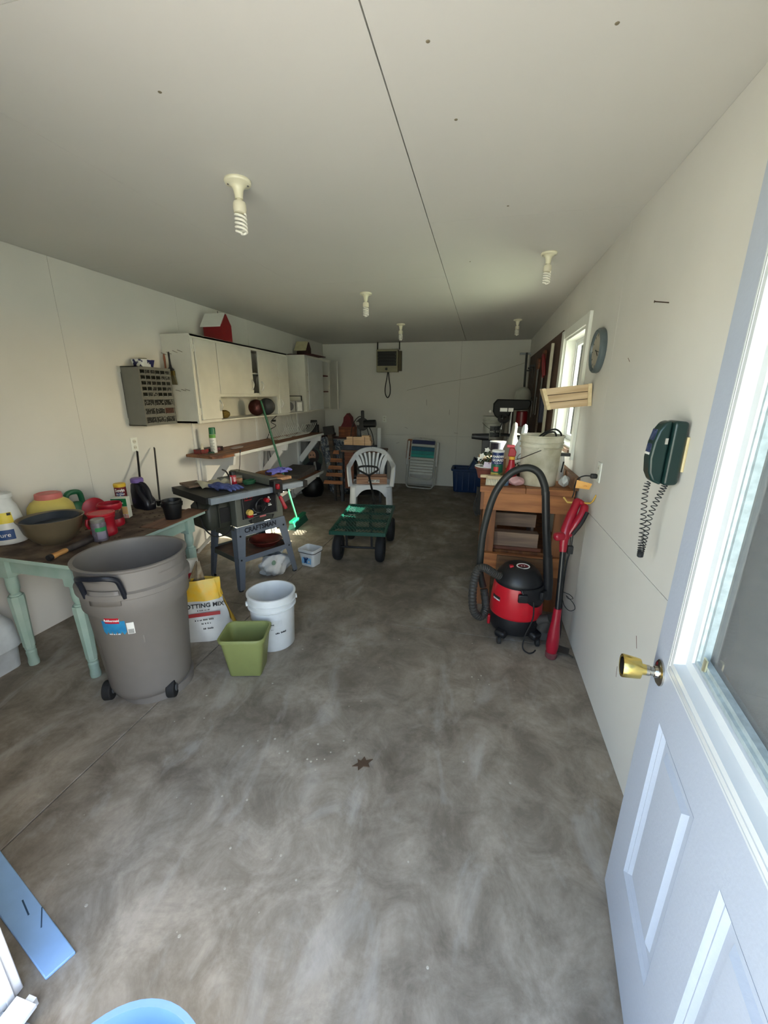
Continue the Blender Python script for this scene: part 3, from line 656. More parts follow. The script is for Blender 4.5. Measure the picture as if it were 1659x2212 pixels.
# grey box lid on low shelf, papers
tag(MB().hexa([(XL+0.05, 5.08, 0.452), (-2.40, 5.05, 0.452), (-2.42, 5.66, 0.452), (XL+0.05, 5.66, 0.452), (XL+0.05, 5.08, 0.50), (-2.40, 5.05, 0.50), (-2.42, 5.66, 0.545), (XL+0.05, 5.66, 0.545)]).build('flat_box', M('grey_cardboard', (96, 90, 84), 0.8, var=0.1), None, bevel=0.003), 'flat grey-brown box lying on the lower white shelf', 'box')
tag(MB().bx(XL+0.06, -2.42, 4.62, 5.03, 0.451, 0.462, None).build('flat_board', M('brown_board', (122, 108, 96), 0.8), None), 'thin brown board on the lower white shelf in front of the grey box', 'board')
# items on long shelf
t = thing('spray_can', 'white spray can with green cap standing on the left end of the plywood shelf', 'can', (-2.655, 3.625, 1.0))
MB().lathe([(0.031, 0), (0.033, 0.003), (0.033, 0.175), (0.030, 0.185), (0, 0.186)], 28).build('body', M('can_white', (226, 228, 222), 0.35, var=0.02), t)
MB().lathe([(0.0315, 0.186), (0.0315, 0.245), (0.029, 0.252), (0, 0.252)], 28).build('cap', M('green_cap', (22, 110, 66), 0.35), t)
patch(0.033, 0.033, 0.150, 0.184, 180, 360).build('green_band', M('lime_band', (96, 160, 62), 0.5), t)
m = MB()
for k in range(7): m.add(patch(0.033, 0.033, 0.03+k*0.016, 0.034+k*0.016, 250, 250+random.randint(40, 80), 6, 0.0006).v, patch(0.033, 0.033, 0, 1, 0, 60, 6).f)
m.build('small_print', M('grey_print', (120, 130, 120), 0.6), t)
t = thing('small_box', 'red and black flat box lying on the plywood shelf behind the spray can', 'box', (-2.73, 3.60, 1.0), -4)
MB().bx(-0.045, 0.045, -0.125, 0.205, 0, 0.045).build('carton', M('carton_black', (34, 20, 24), 0.5), t, bevel=0.001)
MB().bx(0.0452, 0.0456, -0.122, -0.02, 0.003, 0.042).bx(-0.043, 0.043, -0.1256, -0.1252, 0.002, 0.043).build('red_panel', M('carton_red', (150, 28, 36), 0.5, scale=40, rgb2=(90, 60, 54)), t)
MB().bx(0.0452, 0.0457, 0.05, 0.16, 0.008, 0.036).build('pink_panel', M('carton_pink', (160, 104, 116), 0.5, scale=60, rgb2=(60, 30, 36)), t)
tag(MB().lathe([(0.012, 0), (0.03, 0.0), (0.032, 0.014), (0.028, 0.024), (0.012, 0.024)], 20, TR(-2.60, 3.50, 1.0), closed=True).build('green_tape_roll', M('green_tape', (20, 74, 48), 0.5), None), 'small dark green roll of tape at the foot of the spray can', 'tape')
tag(MB().lathe([(0.0, 0.0), (0.016, 0.0), (0.004, 0.055), (0, 0.06)], 12, TR(-2.70, 3.505, 1.046)).build('glue_cone', M('cream_plastic', (206, 200, 176), 0.5), None), 'small cream nozzle tip standing on the red and black box', 'nozzle')
tag(MB().lathe([(0, 0), (0.04, 0.006), (0.045, 0.018), (0.03, 0.026), (0, 0.028)], 10, TR(-2.62, 3.98, 1.0) @ Matrix.Diagonal((1, 2.6, 0.8, 1))).build('rag_strip', M('rag_pale', (170, 158, 152), 0.9, scale=30), None), 'pale folded rag lying flat on the plywood shelf right of the spray can', 'rag')
# wire dish racks / white wire baskets
def wire_rack(name, label, y0, y1, n):
    t = thing(name, label, 'rack', (0, 0, 0))
    wm = M('white_wire', (222, 222, 210), 0.4)
    m = MB()
    for i in range(n):
        y = y0+(y1-y0)*i/(n-1); k = 0.04*math.sin(i*1.7)
        m.tube(smooth_path([(XL+0.02, y+0.05, 1.29), (XL+0.05, y+0.04, 1.17), (XL+0.12, y+0.01, 1.04), (XL+0.17, y, 1.012), (XL+0.26, y, 1.012), (XL+0.31, y+0.05, 1.08), (XL+0.34, y+0.09+k*0.3, 1.17)], 3), 0.0028, 5)
    m.pieces('wire', wm, t)
    MB().tube([(XL+0.17, y0, 1.008), (XL+0.17, y1, 1.008)], 0.0038, 6).tube([(XL+0.26, y0, 1.008), (XL+0.26, y1, 1.008)], 0.0038, 6).tube([(XL+0.02, y0+0.05, 1.29), (XL+0.02, y1+0.05, 1.29)], 0.0038, 6).build('rail', wm, t)
    return t
wire_rack('wire_rack', 'nearer white wire rack leaning on the wall above the plywood shelf', 4.85, 5.25, 8)
wire_rack('wire_rack', 'farther white wire rack leaning on the wall near the end of the plywood shelf', 5.38, 5.86, 9)
tag(MB().tube(smooth_path([(XL+0.2, 5.02, 1.322), (XL+0.12, 5.04, 1.27), (XL+0.08, 5.03, 1.22), (XL+0.12, 5.08, 1.17), (XL+0.06, 5.03, 1.12), (XL+0.05, 5.0, 1.06), (XL+0.04, 4.96, 1.005)], 6), 0.005, 7).bx(XL+0.09, XL+0.13, 5.03, 5.07, 1.225, 1.25).build('power_cord', black_rub, None), 'black cord with plug hanging from the radio shelf down to the plywood shelf', 'cord')
tag(MB().tube(smooth_path([(XL+0.012, 5.02, 0.86), (XL+0.012, 5.00, 0.70), (XL+0.012, 5.08, 0.60), (XL+0.012, 5.13, 0.63), (XL+0.012, 5.07, 0.75), (XL+0.012, 5.05, 0.86)], 6), 0.005, 7).build('hanging_loop', black_rub, None), 'dark cord loop hanging on the wall below the plywood shelf', 'cord')
t = thing('dark_caddy', 'dark upright holder on the far end of the plywood shelf in the corner', 'holder', (-2.62, 6.10, 1.0))
MB().prism([(-0.1, -0.04), (0.09, -0.04), (0.09, 0.05), (-0.1, 0.05)], -0.08, 0.12).build('body', M('dark_holder', (24, 24, 26), 0.6), t, bevel=0.006)
MB().bx(-0.03, 0.07, -0.02, 0.03, 0.10, 0.19).build('block', M('dark_block', (16, 16, 18), 0.6), t, bevel=0.01)
MB().bx(-0.215, 0.06, -0.02, 0.9, -0.13, -0.08).build('ledge_board', M('redbrown', (70, 34, 30), 0.7), t)
# ================================================================ mint table at the left wall
mint = M('mint_paint', (152, 180, 166), 0.55, var=0.06, scale=9, rgb2=(170, 192, 180))
dirty = M('dirty_top', (112, 94, 76), 0.8, scale=9, rgb2=(64, 50, 40), detail=8, bump=0.2, mixpos=(0.4, 0.62))
TX0, TX1, TY0, TY1, TZ = XL+0.004, -1.965, 1.45, 2.50, 0.74
tb = thing('table', 'old mint-green painted table with turned legs and dirty top along the left wall', 'table')
MB().bx(TX0, TX1, TY0, TY1, TZ-0.022, TZ-0.002).build('tabletop', mint, tb, bevel=0.004)
MB().bx(TX0+0.01, TX1-0.006, TY0+0.006, TY1-0.004, TZ-0.002, TZ).build('oilcloth', dirty, tb)
ax0, ax1, ay0, ay1 = -2.52, -2.09, 1.53, 2.44
MB().bx(ax0, ax1, ay0, ay0+0.02, TZ-0.13, TZ-0.022).bx(ax0, ax1, ay1-0.02, ay1, TZ-0.13, TZ-0.022).bx(ax1-0.0, ax1+0.02, ay0, ay1, TZ-0.13, TZ-0.022).bx(ax0-0.02, ax0, ay0, ay1, TZ-0.13, TZ-0.022).build('apron', mint, tb)
for (x, y) in ((ax0-0.02, ay0+0.01), (ax1+0.01, ay0+0.01), (ax0-0.02, ay1-0.01), (ax1+0.01, ay1-0.01)):
    m = MB(); s = 0.034; lz = TZ-0.022
    m.bx(x-s, x+s, y-s, y+s, lz-0.135, lz)
    m.lathe([(0.024, 0.585), (0.030, 0.578), (0.029, 0.56), (0.031, 0.535), (0.029, 0.50), (0.021, 0.475), (0.029, 0.468), (0.029, 0.458)], 20, TR(x, y, 0))
    # octagonal shaft
    m.lathe([(0.038, 0.46), (0.040, 0.44), (0.031, 0.20), (0.030, 0.13), (0.024, 0.115)], 8, TR(x, y, 0) @ RZ_(22.5))
    m.lathe([(0.022, 0.118), (0.027, 0.112), (0.022, 0.10), (0.027, 0.09), (0.024, 0.05), (0.028, 0.02), (0.026, 0.0), (0, 0)], 20, TR(x, y, 0))
    m.build('leg', mint, tb, smooth=30)
tag(MB().bx(TX1-0.15, TX1+0.01, TY1-0.45, TY1+0.01, TZ+0.001, TZ+0.006).build('board_scrap', wood('scrap', (126, 88, 66), (96, 64, 48), 3, (9, 1, 9)), None), 'thin brown board scrap on the far corner of the mint-green table', 'board')
m = MB()
for i in range(150):
    x = random.uniform(-2.55, -2.05); y = random.uniform(1.7, 2.42); r = random.uniform(0.003, 0.010)
    m.lathe([(r, 0), (r*0.6, r*0.35), (0, r*0.4)], 5, TR(x, y, TZ))
m = m.build('soil', M('soil', (58, 42, 32), 0.95), None); tag(m, 'crumbs of dark potting soil scattered on the mint-green table', 'soil', kind='stuff')

# white tub chest under the table
t = thing('storage_chest', 'white rounded plastic chest under the left end of the mint-green table', 'chest', (-2.70, 1.33, 0))
shell(MB(), [(rrect(-0.13, 0.10, -0.45, 0.20, 0.05, 6), 0.0), (rrect(-0.13, 0.11, -0.46, 0.21, 0.06, 6), 0.12), (rrect(-0.135, 0.125, -0.47, 0.225, 0.07, 6), 0.14), (rrect(-0.135, 0.12, -0.47, 0.22, 0.08, 6), 0.28), (rrect(-0.13, 0.09, -0.46, 0.19, 0.08, 6), 0.335), (rrect(-0.11, 0.05, -0.42, 0.15, 0.08, 6), 0.35)], cap1=True).build('body', M('bluewhite_plastic', (205, 212, 216), 0.45), t)
shell(MB(), [(rrect(-0.13, 0.015, -0.46, 0.12, 0.05, 6), 0.35), (rrect(-0.13, 0.02, -0.46, 0.13, 0.05, 6), 0.56), (rrect(-0.12, 0.0, -0.44, 0.10, 0.05, 6), 0.59)], cap1=True).build('upper_box', M('bluewhite_plastic'
, (205, 212, 216), 0.45), t)
MB().tube([(0.10, -0.06, 0.325), (0.115, -0.02, 0.315), (0.12, 0.01, 0.30)], 0.008, 6).build('latch', white_pl, t)

# items on the table
t = thing('plastic_jug', 'white plastic jug with yellow and blue labels at the left edge of the picture', 'jug', (-2.655, 1.66, TZ))
MB().lathe([(0, 0), (0.082, 0), (0.088, 0.012), (0.085, 0.09), (0.075, 0.16), (0.066, 0.21), (0.052, 0.235), (0.05, 0.26), (0.056, 0.262), (0.056, 0.285), (0.04, 0.292), (0, 0.292)], 36).build('body', M('jug_white', (214, 218, 216), 0.35), t)
patch(0.084, 0.072, 0.125, 0.185, 250, 352, 14, 0.001).build('yellow_label', M('yellow_label', (224, 206, 72), 0.5, scale=14, rgb2=(214, 190, 50)), t)
m = MB(); 
for a, z in ((300, 0.150), (335, 0.170), (285, 0.135)): m.add(patch(0.082, 0.080, z, z+0.014, a, a+12, 4, 0.0016).v, patch(1, 1, 0, 1, 0, 9, 4).f)
m.build('black_mark', ink, t)
patch(0.087, 0.085, 0.03, 0.088, 262, 345, 14, 0.001).build('blue_label', M('blue_label', (34, 74, 130), 0.5), t)
text('Sure', 0.035, white_ink, t, T=TR(0, 0, 0.058), warp=cylwarp(0.0872, -48), name='lettering')
gold = M('gold_plastic', (122, 110, 88), 0.3, 0.35, var=0.05)
t = thing('mixing_bowl', 'large brownish-gold plastic bowl with dark inside on the mint-green table', 'bowl', (-2.385, 1.715, TZ))
t.scale = (0.85, 0.85, 0.9)
MB().lathe([(0.0, 0.0), (0.085, 0.0), (0.09, 0.006), (0.125, 0.035), (0.158, 0.085), (0.175, 0.15), (0.186, 0.165), (0.188, 0.170), (0.183, 0.171), (0.172, 0.158), (0.155, 0.09), (0.12, 0.04), (0.08, 0.012), (0, 0.01)], 48).build('bowl', gold, t)
MB().lathe([(0.0, 0.10), (0.14, 0.105), (0.165, 0.145), (0.166, 0.152), (0.137, 0.11), (0.0, 0.106)], 40, TR(0.0, 0.0, 0.008) @ RX(3)).build('inner_bowl', M('slate_plastic', (44, 52, 62), 0.4), t)
yj = M('yellow_plastic', (214, 196, 104), 0.5, var=0.04)
t = thing('yellow_tub', 'round yellow plastic tub with pink screw lid behind the gold bowl', 'tub', (-2.69, 1.95, TZ))
MB().lathe([(0, 0), (0.12, 0), (0.125, 0.02), (0.125, 0.10), (0.12, 0.135), (0.10, 0.165), (0.075, 0.182), (0.068, 0.19), (0, 0.19)], 36).build('body', yj, t)
MB().lathe([(0, 0.185), (0.072, 0.185), (0.074, 0.19), (0.070, 0.218), (0.060, 0.222), (0.056, 0.218), (0, 0.218)], 36).build('lid', M('pink_lid', (196, 96, 96), 0.5, rgb2=(206, 130, 120), scale=10), t)
text('Preen', 0.028, ink, t, T=TR(0, 0, 0.118), warp=cylwarp(0.1262, -38), sx=1.1)
t = thing('green_jug', 'green plastic jug with open handle against the wall behind the gold bowl', 'jug', (-2.76, 2.16, TZ), 0)
m = MB(); P = smooth_path([(0, -0.055, 0.04), (0, -0.05, 0.14), (0, -0.02, 0.17), (0, 0.04, 0.165), (0, 0.06, 0.13), (0, 0.062, 0.03)], 5); m.tube(P, 0.018, 10)
m.build('handle', M('green_plastic', (22, 96, 62), 0.45), t)
MB().lathe([(0, 0), (0.055, 0), (0.06, 0.02), (0.058, 0.07), (0.03, 0.10), (0, 0.10)], 24, Matrix.Diagonal((0.7, 1.25, 1, 1))).build('body', M('green_plastic', (22, 96, 62), 0.45), t)
rp = M('coffee_red', (170, 24, 42), 0.4, var=0.04)
def coffee(label, loc, rz, lid, tilt=0):
    t = thing('coffee_canister', label, 'canister', loc, rz)
    m = MB(); m.lathe([(0, 0), (0.066, 0), (0.070, 0.006), (0.070, 0.035), (0.064, 0.045), (0.064, 0.115), (0.070, 0.125), (0.071, 0.142), (0.066, 0.15), (0.066, 0.152)] + ([(0, 0.152)] if lid else [(0.062, 0.152), (0.062, 0.02), (0, 0.02)]), 32)
    m.build('body', rp, t)
    if lid: MB().lathe([(0, 0.150), (0.072, 0.150), (0.074, 0.155), (0.073, 0.166), (0.066, 0.168), (0.062, 0.164), (0, 0.164)], 32).build('lid', M('coffee_lid', (190, 30, 44), 0.4), t)
    m = MB(); m.tube([(-0.058, -0.03, 0.125), (-0.052, -0.066, 0.11), (-0.05, -0.07, 0.08), (-0.052, -0.062, 0.05), (-0.056, -0.03, 0.042)], 0.009, 8); m.build('grip', rp, t)
    return t
c = coffee('upright red coffee canister with a picture label nearest the green and yellow box', (-2.33, 2.05, TZ), 20, False)
patch(0.064, 0.064, 0.05, 0.112, -70, 30, 12, 0.0012).build('label', M('coffee_label', (150, 120, 84), 0.5, scale=22, rgb2=(60, 40, 40), mixpos=(0.45, 0.55)), c)
c = coffee('red coffee canister with handle directly behind the grey jar', (-2.222, 1.888, TZ), -25, True)
c.scale = (1.0, 1.0, 0.85)
t = thing('canister_lid', 'red patterned lid standing against the back of the coffee canisters', 'lid', T=TR(-2.56, 2.14, TZ+0.075) @ RZ_(35) @ RX(68))
MB().lathe([(0, 0.0), (0.068, 0.0), (0.072, 0.004), (0.072, 0.016), (0, 0.018)], 30).build('disc', M('lid_pattern', (150, 26, 42), 0.5, scale=45, rgb2=(206, 150, 146), mixpos=(0.36, 0.44)), t)
MB().lathe([(0.064, 0.018), (0.070, 0.022), (0.072, 0.016)], 30).build('rim', rp, t)
t = thing('jar', 'grey speckled jar with green band standing by the rim of the trash can', 'jar', (-2.155, 1.80, TZ))
MB().lathe([(0, 0), (0.037, 0), (0.039, 0.005), (0.039, 0.10), (0.034, 0.112), (0, 0.112)], 24).build('glass', M('dusty_glass', (122, 114, 122), 0.4, scale=40, rgb2=(92, 84, 94)), t)
MB().lathe([(0, 0.112), (0.035, 0.112), (0.036, 0.116), (0.036, 0.130), (0.032, 0.133), (0.028, 0.130), (0, 0.130)], 24).build('lid', M('grey_lid', (150, 150, 144), 0.35, 0.4), t)
patch(0.039, 0.039, 0.062, 0.085, -70, 20).build('green_band', M('green_band', (40, 140, 80), 0.5), t)
patch(0.039, 0.039, 0.015, 0.060, -60, 10).build('label', M('lavender_label', (150, 142, 156), 0.6), t)
t = thing('plant_food_box', 'upright green and yellow carton on the table beside the red canister', 'box', (-2.415, 2.215, TZ), 22)
MB().bx(-0.05, 0.05, -0.028, 0.028, 0, 0.145).build('carton', M('carton_white', (222, 222, 206), 0.6), t, bevel=0.0015)
MB().bx(-0.0495, 0.0495, -0.0286, -0.0282, 0.085, 0.14).build('green_panel', M('carton_green', (16, 120, 66), 0.5), t)
MB().bx(-0.0495, 0.0495, -0.0286, -0.0282, 0.03, 0.082).build('yellow_panel', M('carton_yellow', (220, 196, 96), 0.5, scale=30, rgb2=(206, 160, 120)), t)
MB().bx(-0.0495, 0.0495, -0.0286, -0.0282, 0.0, 0.028).build('red_panel', M('carton_redp', (180, 60, 50), 0.5, scale=60, rgb2=(230, 220, 200)), t)
MB().lathe([(0, 0), (0.026, 0), (0.026, 0.0006), (0, 0.0006)], 24, TR(0, -0.0286, 0.108) @ RX(90)).build('black_disc', ink, t)
MB().bx(-0.028, 0.028, -0.0300, -0.0296, 0.103, 0.114).build('disc_band', M('carton_green2', (150, 190, 160), 0.5), t)
t = thing('powder_shaker', 'round dust can with yellow cap and maroon label reading Sevin', 'can', (-2.548, 2.352, TZ))
MB().lathe([(0, 0), (0.037, 0), (0.038, 0.004), (0.038, 0.185), (0, 0.186)], 28).build('body', M('maroon_can', (110, 26, 36), 0.45), t)
MB().lathe([(0.039, 0.183), (0.040, 0.187), (0.040, 0.203), (0.036, 0.208), (0, 0.208)], 28).build('cap', M('yellow_cap', (222, 184, 56), 0.45), t)
patch(0.038, 0.038, 0.0, 0.075, -90, 0, 10, 0.0006).build('grey_picture', M('shaker_pic', (150, 130, 130), 0.6, scale=60, rgb2=(70, 50, 70)), t)
patch(0.038, 0.038, 0.085, 0.145, -85, -20, 10, 0.0006).build('blue_panel', M('shaker_blue', (60, 70, 120), 0.6, scale=50, rgb2=(220, 220, 220), mixpos=(0.36, 0.5)), t)
text('Sevin', 0.032, white_ink, t, T=TR(0, 0, 0.160), warp=cylwarp(0.0388, -50), bold=0.0008)
text('5% Dust', 0.017, white_ink, t, T=TR(0, 0, 0.132), warp=cylwarp(0.0392, -50), bold=0.0005)
t = thing('black_jug', 'black plastic jug with purple cap and moulded handle against the left wall', 'jug', (-2.47, 2.555-0.10, TZ), -15)
bj = M('black_jug', (20, 20, 28), 0.35)
m = MB(); shell(m, [(rrect(-0.075, 0.115, -0.04, 0.04, 0.03), 0), (rrect(-0.08, 0.12, -0.045, 0.045, 0.03), 0.02), (rrect(-0.08, 0.115, -0.045, 0.045, 0.03), 0.07), (rrect(-0.08, 0.04, -0.045, 0.045, 0.03), 0.13), (rrect(-0.075, 0.02, -0.04, 0.04, 0.03), 0.18), (rrect(-0.06, 0.0, -0.03, 0.03, 0.025), 0.20)], cap1=True)
m.build('body', bj, t, smooth=50)
MB().tube(smooth_path([(0.0, 0, 0.185), (0.045, 0, 0.185), (0.085, 0, 0.15), (0.105, 0, 0.09), (0.11, 0, 0.05)], 5), 0.017, 10).build('handle', bj, t)
MB().lathe([(0, 0.195), (0.042, 0.195), (0.044, 0.20), (0.044, 0.222), (0.036, 0.230), (0, 0.232)], 28, TR(-0.03, 0, 0)).build('cap', M('purple_cap', (120, 96, 160), 0.45), t)
MB().lathe([(0, 0), (0.022, 0), (0.022, 0.0006), (0, 0.0006)], 20, TR(-0.03, -0.0452, 0.06) @ RX(90)).build('emblem', M('purple_print', (74, 62, 96), 0.5, scale=70, rgb2=(20, 20, 28)), t)
t = thing('hedge_shears', 'pair of long black tool blades standing against the wall behind the black jug', 'shears', (0, 0, 0))
MB().bar((-2.62, 2.60, TZ+0.001), (XL+0.02, 2.83, 1.11), 0.018, 0.006, up=(1, 0, 0)).build('blade', black_mt, t)
MB().bar((-2.47, 2.62, TZ+0.0), (XL+0.04, 3.00, 1.12), 0.016, 0.006, up=(1, 0, 0)).build('blade', black_mt, t)
MB().bx(-2.62, -2.45, 2.585, 2.625, TZ-0.02, TZ+0.02).build('pivot', black_mt, t)
t = thing('flower_pot', 'two nested black plastic nursery pots near the far corner of the mint-green table', 'pot', (-2.045, 2.27, TZ))
bp_ = M('pot_black', (16, 17, 18), 0.45)
MB().lathe([(0, 0), (0.047, 0), (0.050, 0.004), (0.062, 0.095), (0.068, 0.096), (0.070, 0.118), (0.064, 0.118), (0.062, 0.10), (0.05, 0.02), (0, 0.02)], 32).build('outer_pot', bp_, t)
MB().lathe([(0.050, 0.03), (0.058, 0.12), (0.064, 0.122), (0.064, 0.137), (0.058, 0.137), (0.054, 0.118), (0.046, 0.045), (0, 0.045)], 32, TR(0.002, -0.002, 0)).build('inner_pot', bp_, t)
t = thing('hand_trowel', 'old hand tool with orange-tipped wooden handle lying on the near edge of the table', 'tool', T=TR(-2.13, 1.475, TZ+0.018) @ RZ_(100))
MB().lathe([(0, 0), (0.014, 0.002), (0.017, 0.02), (0.013, 0.06), (0.015, 0.10), (0.010, 0.12), (0, 0.12)], 14, RY(90)).build('handle', wood('tool_handle', (190, 140, 80), (150, 96, 50)), t)
MB().lathe([(0, -0.004), (0.015, -0.003), (0.0175, 0.004), (0.0175, 0.016), (0.0, 0.016)], 14, RY(90)).build('end_cap', black_pl, t)
MB().lathe([(0.011, 0.11), (0.016, 0.13), (0.018, 0.20), (0.022, 0.30), (0.016, 0.36), (0, 0.37)], 14, RY(90)).build('socket', M('aged_iron', (84, 76, 72), 0.6, 0.4, var=0.2), t)

# ================================================================ grey wheeled trash can
tg = M('trash_grey', (124, 118, 112), 0.5, var=0.02)
t = thing('trash_can', 'large grey wheeled trash can with black handle and blue sticker, open, beside the table', 'trash can', (-1.70, 1.565, 0))
t.scale = (0.93, 0.93, 1.02)
pr = [(0, 0.035), (0.17, 0.035), (0.2, 0.05), (0.215, 0.09), (0.245, 0.54), (0.262, 0.555), (0.264, 0.635), (0.277, 0.642), (0.278, 0.668), (0.263, 0.676), (0.264, 0.70), (0.266, 0.765), (0.276, 0.772), (0.278, 0.782), (0.270, 0.786), (0.258, 0.783), (0.252, 0.76), (0.250, 0.70), (0.24, 0.54), (0.205, 0.08), (0, 0.07)]
MB().lathe(pr, 64).build('bin', tg, t, smooth=50)
A = math.radians(-72)      # direction facing the camera and handle
m = MB()
def on(a, r, z): return Vector((r*math.cos(math.radians(a)), r*math.sin(math.radians(a)), z))
for a0, a1 in ((-110, -78), (-20, 20), (60, 100)):
    m.add(patch(0.266, 0.267, 0.712, 0.732, a0, a1, 8, 0.003).v, patch(1, 1, 0, 1, 0, 9, 8).f)
m.pieces('rim_rib', tg, t)
P = [on(a_+25, r_, z_+0.052) for a_, r_, z_ in ((-123, 0.268, 0.600), (-122, 0.282, 0.66), (-120, 0.300, 0.705), (-112, 0.318, 0.722), (-102, 0.320, 0.722), (-90, 0.316, 0.72), (-83, 0.300, 0.700), (-81, 0.284, 0.655), (-80, 0.268, 0.600))]
h = MB().tube(smooth_path(P, 4), 0.0125, 10).build('handle', M('navy_black', (22, 26, 36), 0.4), t)
m = MB(); m.add(patch(0.263, 0.265, 0.615, 0.690, -93, -60, 8, 0.010).v, patch(1, 1, 0, 1, 0, 9, 8).f)
m.build('handle_pad', tg, t, solid=0.008)
patch(0.2355, 0.243, 0.435, 0.525, -90, -62, 10, 0.002).build('sticker', M('sticker_blue', (52, 146, 186), 0.4, scale=22, rgb2=(38, 120, 170)), t)
s2 = patch(0.242, 0.2445, 0.513, 0.545, -85, -68, 8, 0.003).build('sticker_red', M('sticker_redb', (190, 28, 44), 0.4), t)
patch(0.234, 0.2355, 0.415, 0.435, -88, -62, 8, 0.002).build('sticker_white', paper, t)
patch(0.237, 0.242, 0.45, 0.512, -61, -53, 6, 0.002).build('barcode_tag', paper, t)
m = MB()
for k in range(9): m.add(patch(0.2375, 0.2395, 0.453, 0.477, -60+k*0.7, -60+k*0.7+0.35, 2, 0.0030).v, patch(1, 1, 0, 1, 0, 9, 2).f)
m.build('barcode', ink, t)
text('Rubbermaid', 0.016, white_ink, t, T=TR(0, 0, 0.529), warp=cylwarp(0.2475, -76.5), bold=0.0003)
marks(4, 0.010, white_ink, t, T=TR(0, 0, 0.455), warp=cylwarp(0.2405, -76))
m = MB(); m.add(patch(0.222, 0.238, 0.19, 0.41, -107, -105, 3, 0.002).v, patch(1, 1, 0, 1, 0, 9, 3).f); m.add(patch(0.222, 0.238, 0.30, 0.43, -46, -44.5, 3, 0.002).v, patch(1, 1, 0, 1, 0, 9, 3).f)
m.pieces('seam_rib', tg, t)
for (x, y) in ((-0.15, -0.165), (0.185, -0.06)):
    d = Vector((0.27, 0.12, 0)).normalized(); c0 = Vector((x, y, 0.052))
    q = MB().cyl(c0-d*0.022, c0+d*0.022, 0.052, n=28).build('wheel', black_rub, t, bevel=0.006)
    MB().cyl(c0-d*0.026, c0+d*0.026, 0.020, n=16).build('hub', M('hub_grey', (90, 92, 94), 0.5), q)
MB().bar((-0.12, -0.14, 0.05), (0.165, -0.055, 0.05), 0.02, 0.02).build('axle', tg, t)
m = MB().lathe([(0.17, 0.0), (0.195, 0.0), (0.2, 0.05), (0.17, 0.05)], 48, TR(0.01, 0.025, 0), closed=True); m.build('base_ring', tg, t)

# ================================================================ potting mix bag
bgm = M('bag_white', (214, 212, 206), 0.4, var=0.03)
bt_ = Matrix.Translation((-1.715, 2.045, 0)) @ Matrix.Rotation(math.radians(30), 4, 'Z')
t = thing('potting_mix_bag', 'crumpled white and yellow bag of potting mix between trash can and saw', 'bag', T=bt_)
def bag(u, v):
    a = 2*PI*u; wv = (1-v)**0.4
    rx = 0.175*(1-0.42*v)+0.012*math.sin(5*a+7*v)+0.008*math.sin(9*a-5*v); ry = 0.085*(1-0.75*v)+0.008*math.sin(4*a+9*v)
    if v < 0.1: k = 0.85+1.5*v; rx *= k; ry *= k
    return (rx*math.cos(a), ry*math.sin(a), 0.40*v)
MB().grid(bag, 40, 16, cu=True).build('bag_body', bgm, t, smooth=60)
MB().grid(lambda u, v: Vector(bag(u, 0.70+0.30*v))*1.0+Vector((0.006*math.cos(2*PI*u), 0.006*math.sin(2*PI*u), 0.004+0.02*v)), 40, 6, cu=True).build('yellow_top', M('bag_yellow', (232, 178, 40), 0.4, rgb2=(220, 190, 90)), t, smooth=60)
MB().grid(lambda u, v: (0.10+0.11*u-0.03*v, 0.03+0.02*math.sin(6*u), 0.02+0.40*v*(1-0.75*u)), 8, 10).build('side_gusset', M('bag_yellow2', (190, 150, 50), 0.5), t, smooth=60, solid=0.002)
MB().grid(lambda u, v: (-0.02+0.10*(u-0.5)*(1-v*0.8)+0.02*v, 0.01+0.015*math.sin(8*u), 0.40+0.14*v), 8, 6).build('crumpled_neck', M('bag_brown', (172, 160, 140), 0.5, rgb2=(120, 100, 70)), t, smooth=60, solid=0.002)
FT = vface((-0.012, -0.106, 0), (1, 0, 0.0), (0, -1, 0))
def bagface(x, z):   # put print just in front of the bag's front
    return -0.083+0.16*z-0.0  
for s_, sz, x, z, mt in (('POTTING MIX', 0.040, 0.0, 0.255, ink), (4, 0.014, 0.0, 0.225, ink), (5, 0.016, 0.0, 0.16, ink), (4, 0.016, 0.01, 0.135, ink), (2, 0.02, 0.02, 0.10, ink)):
    (text if isinstance(s_, str) else marks)(s_, sz, mt, t, T=TR(0.01+x, bagface(x, z)-0.012, z) @ RX(90-9), **({'bold': 0.0008} if isinstance(s_, str) else {}))
MB().bx(-0.09, 0.11, -0.001, 0.0, -0.012, 0.012, TR(0.0, bagface(0, 0.20)-0.014, 0.197) @ RX(-9)).build('red_band', M('bag_red', (170, 40, 40), 0.5), t)
t = thing('seed_bag', 'red and white package leaning behind the potting mix bag under the table', 'bag', (-1.90, 2.12, 0), 40)
shell(MB(), [(rrect(-0.10, 0.10, -0.03, 0.03, 0.02), 0), (rrect(-0.11, 0.11, -0.045, 0.045, 0.03), 0.2), (rrect(-0.10, 0.10, -0.02, 0.02, 0.01), 0.50)], cap1=True).build('bag_body', paper, t)
MB().bx(-0.10, 0.10, -0.047, -0.041, 0.40, 0.44, RX(5)).build('red_panel', M('seed_red', (180, 40, 60), 0.5), t)
tag(MB().bar((-2.20, 2.36, 0), (-2.17, 2.34, 0.62), 0.035, 0.02, up=(1, 0, 0)).build('dark_board', M('black_board', (30, 28, 30), 0.7), None), 'narrow dark board standing under the far end of the mint-green table', 'board')

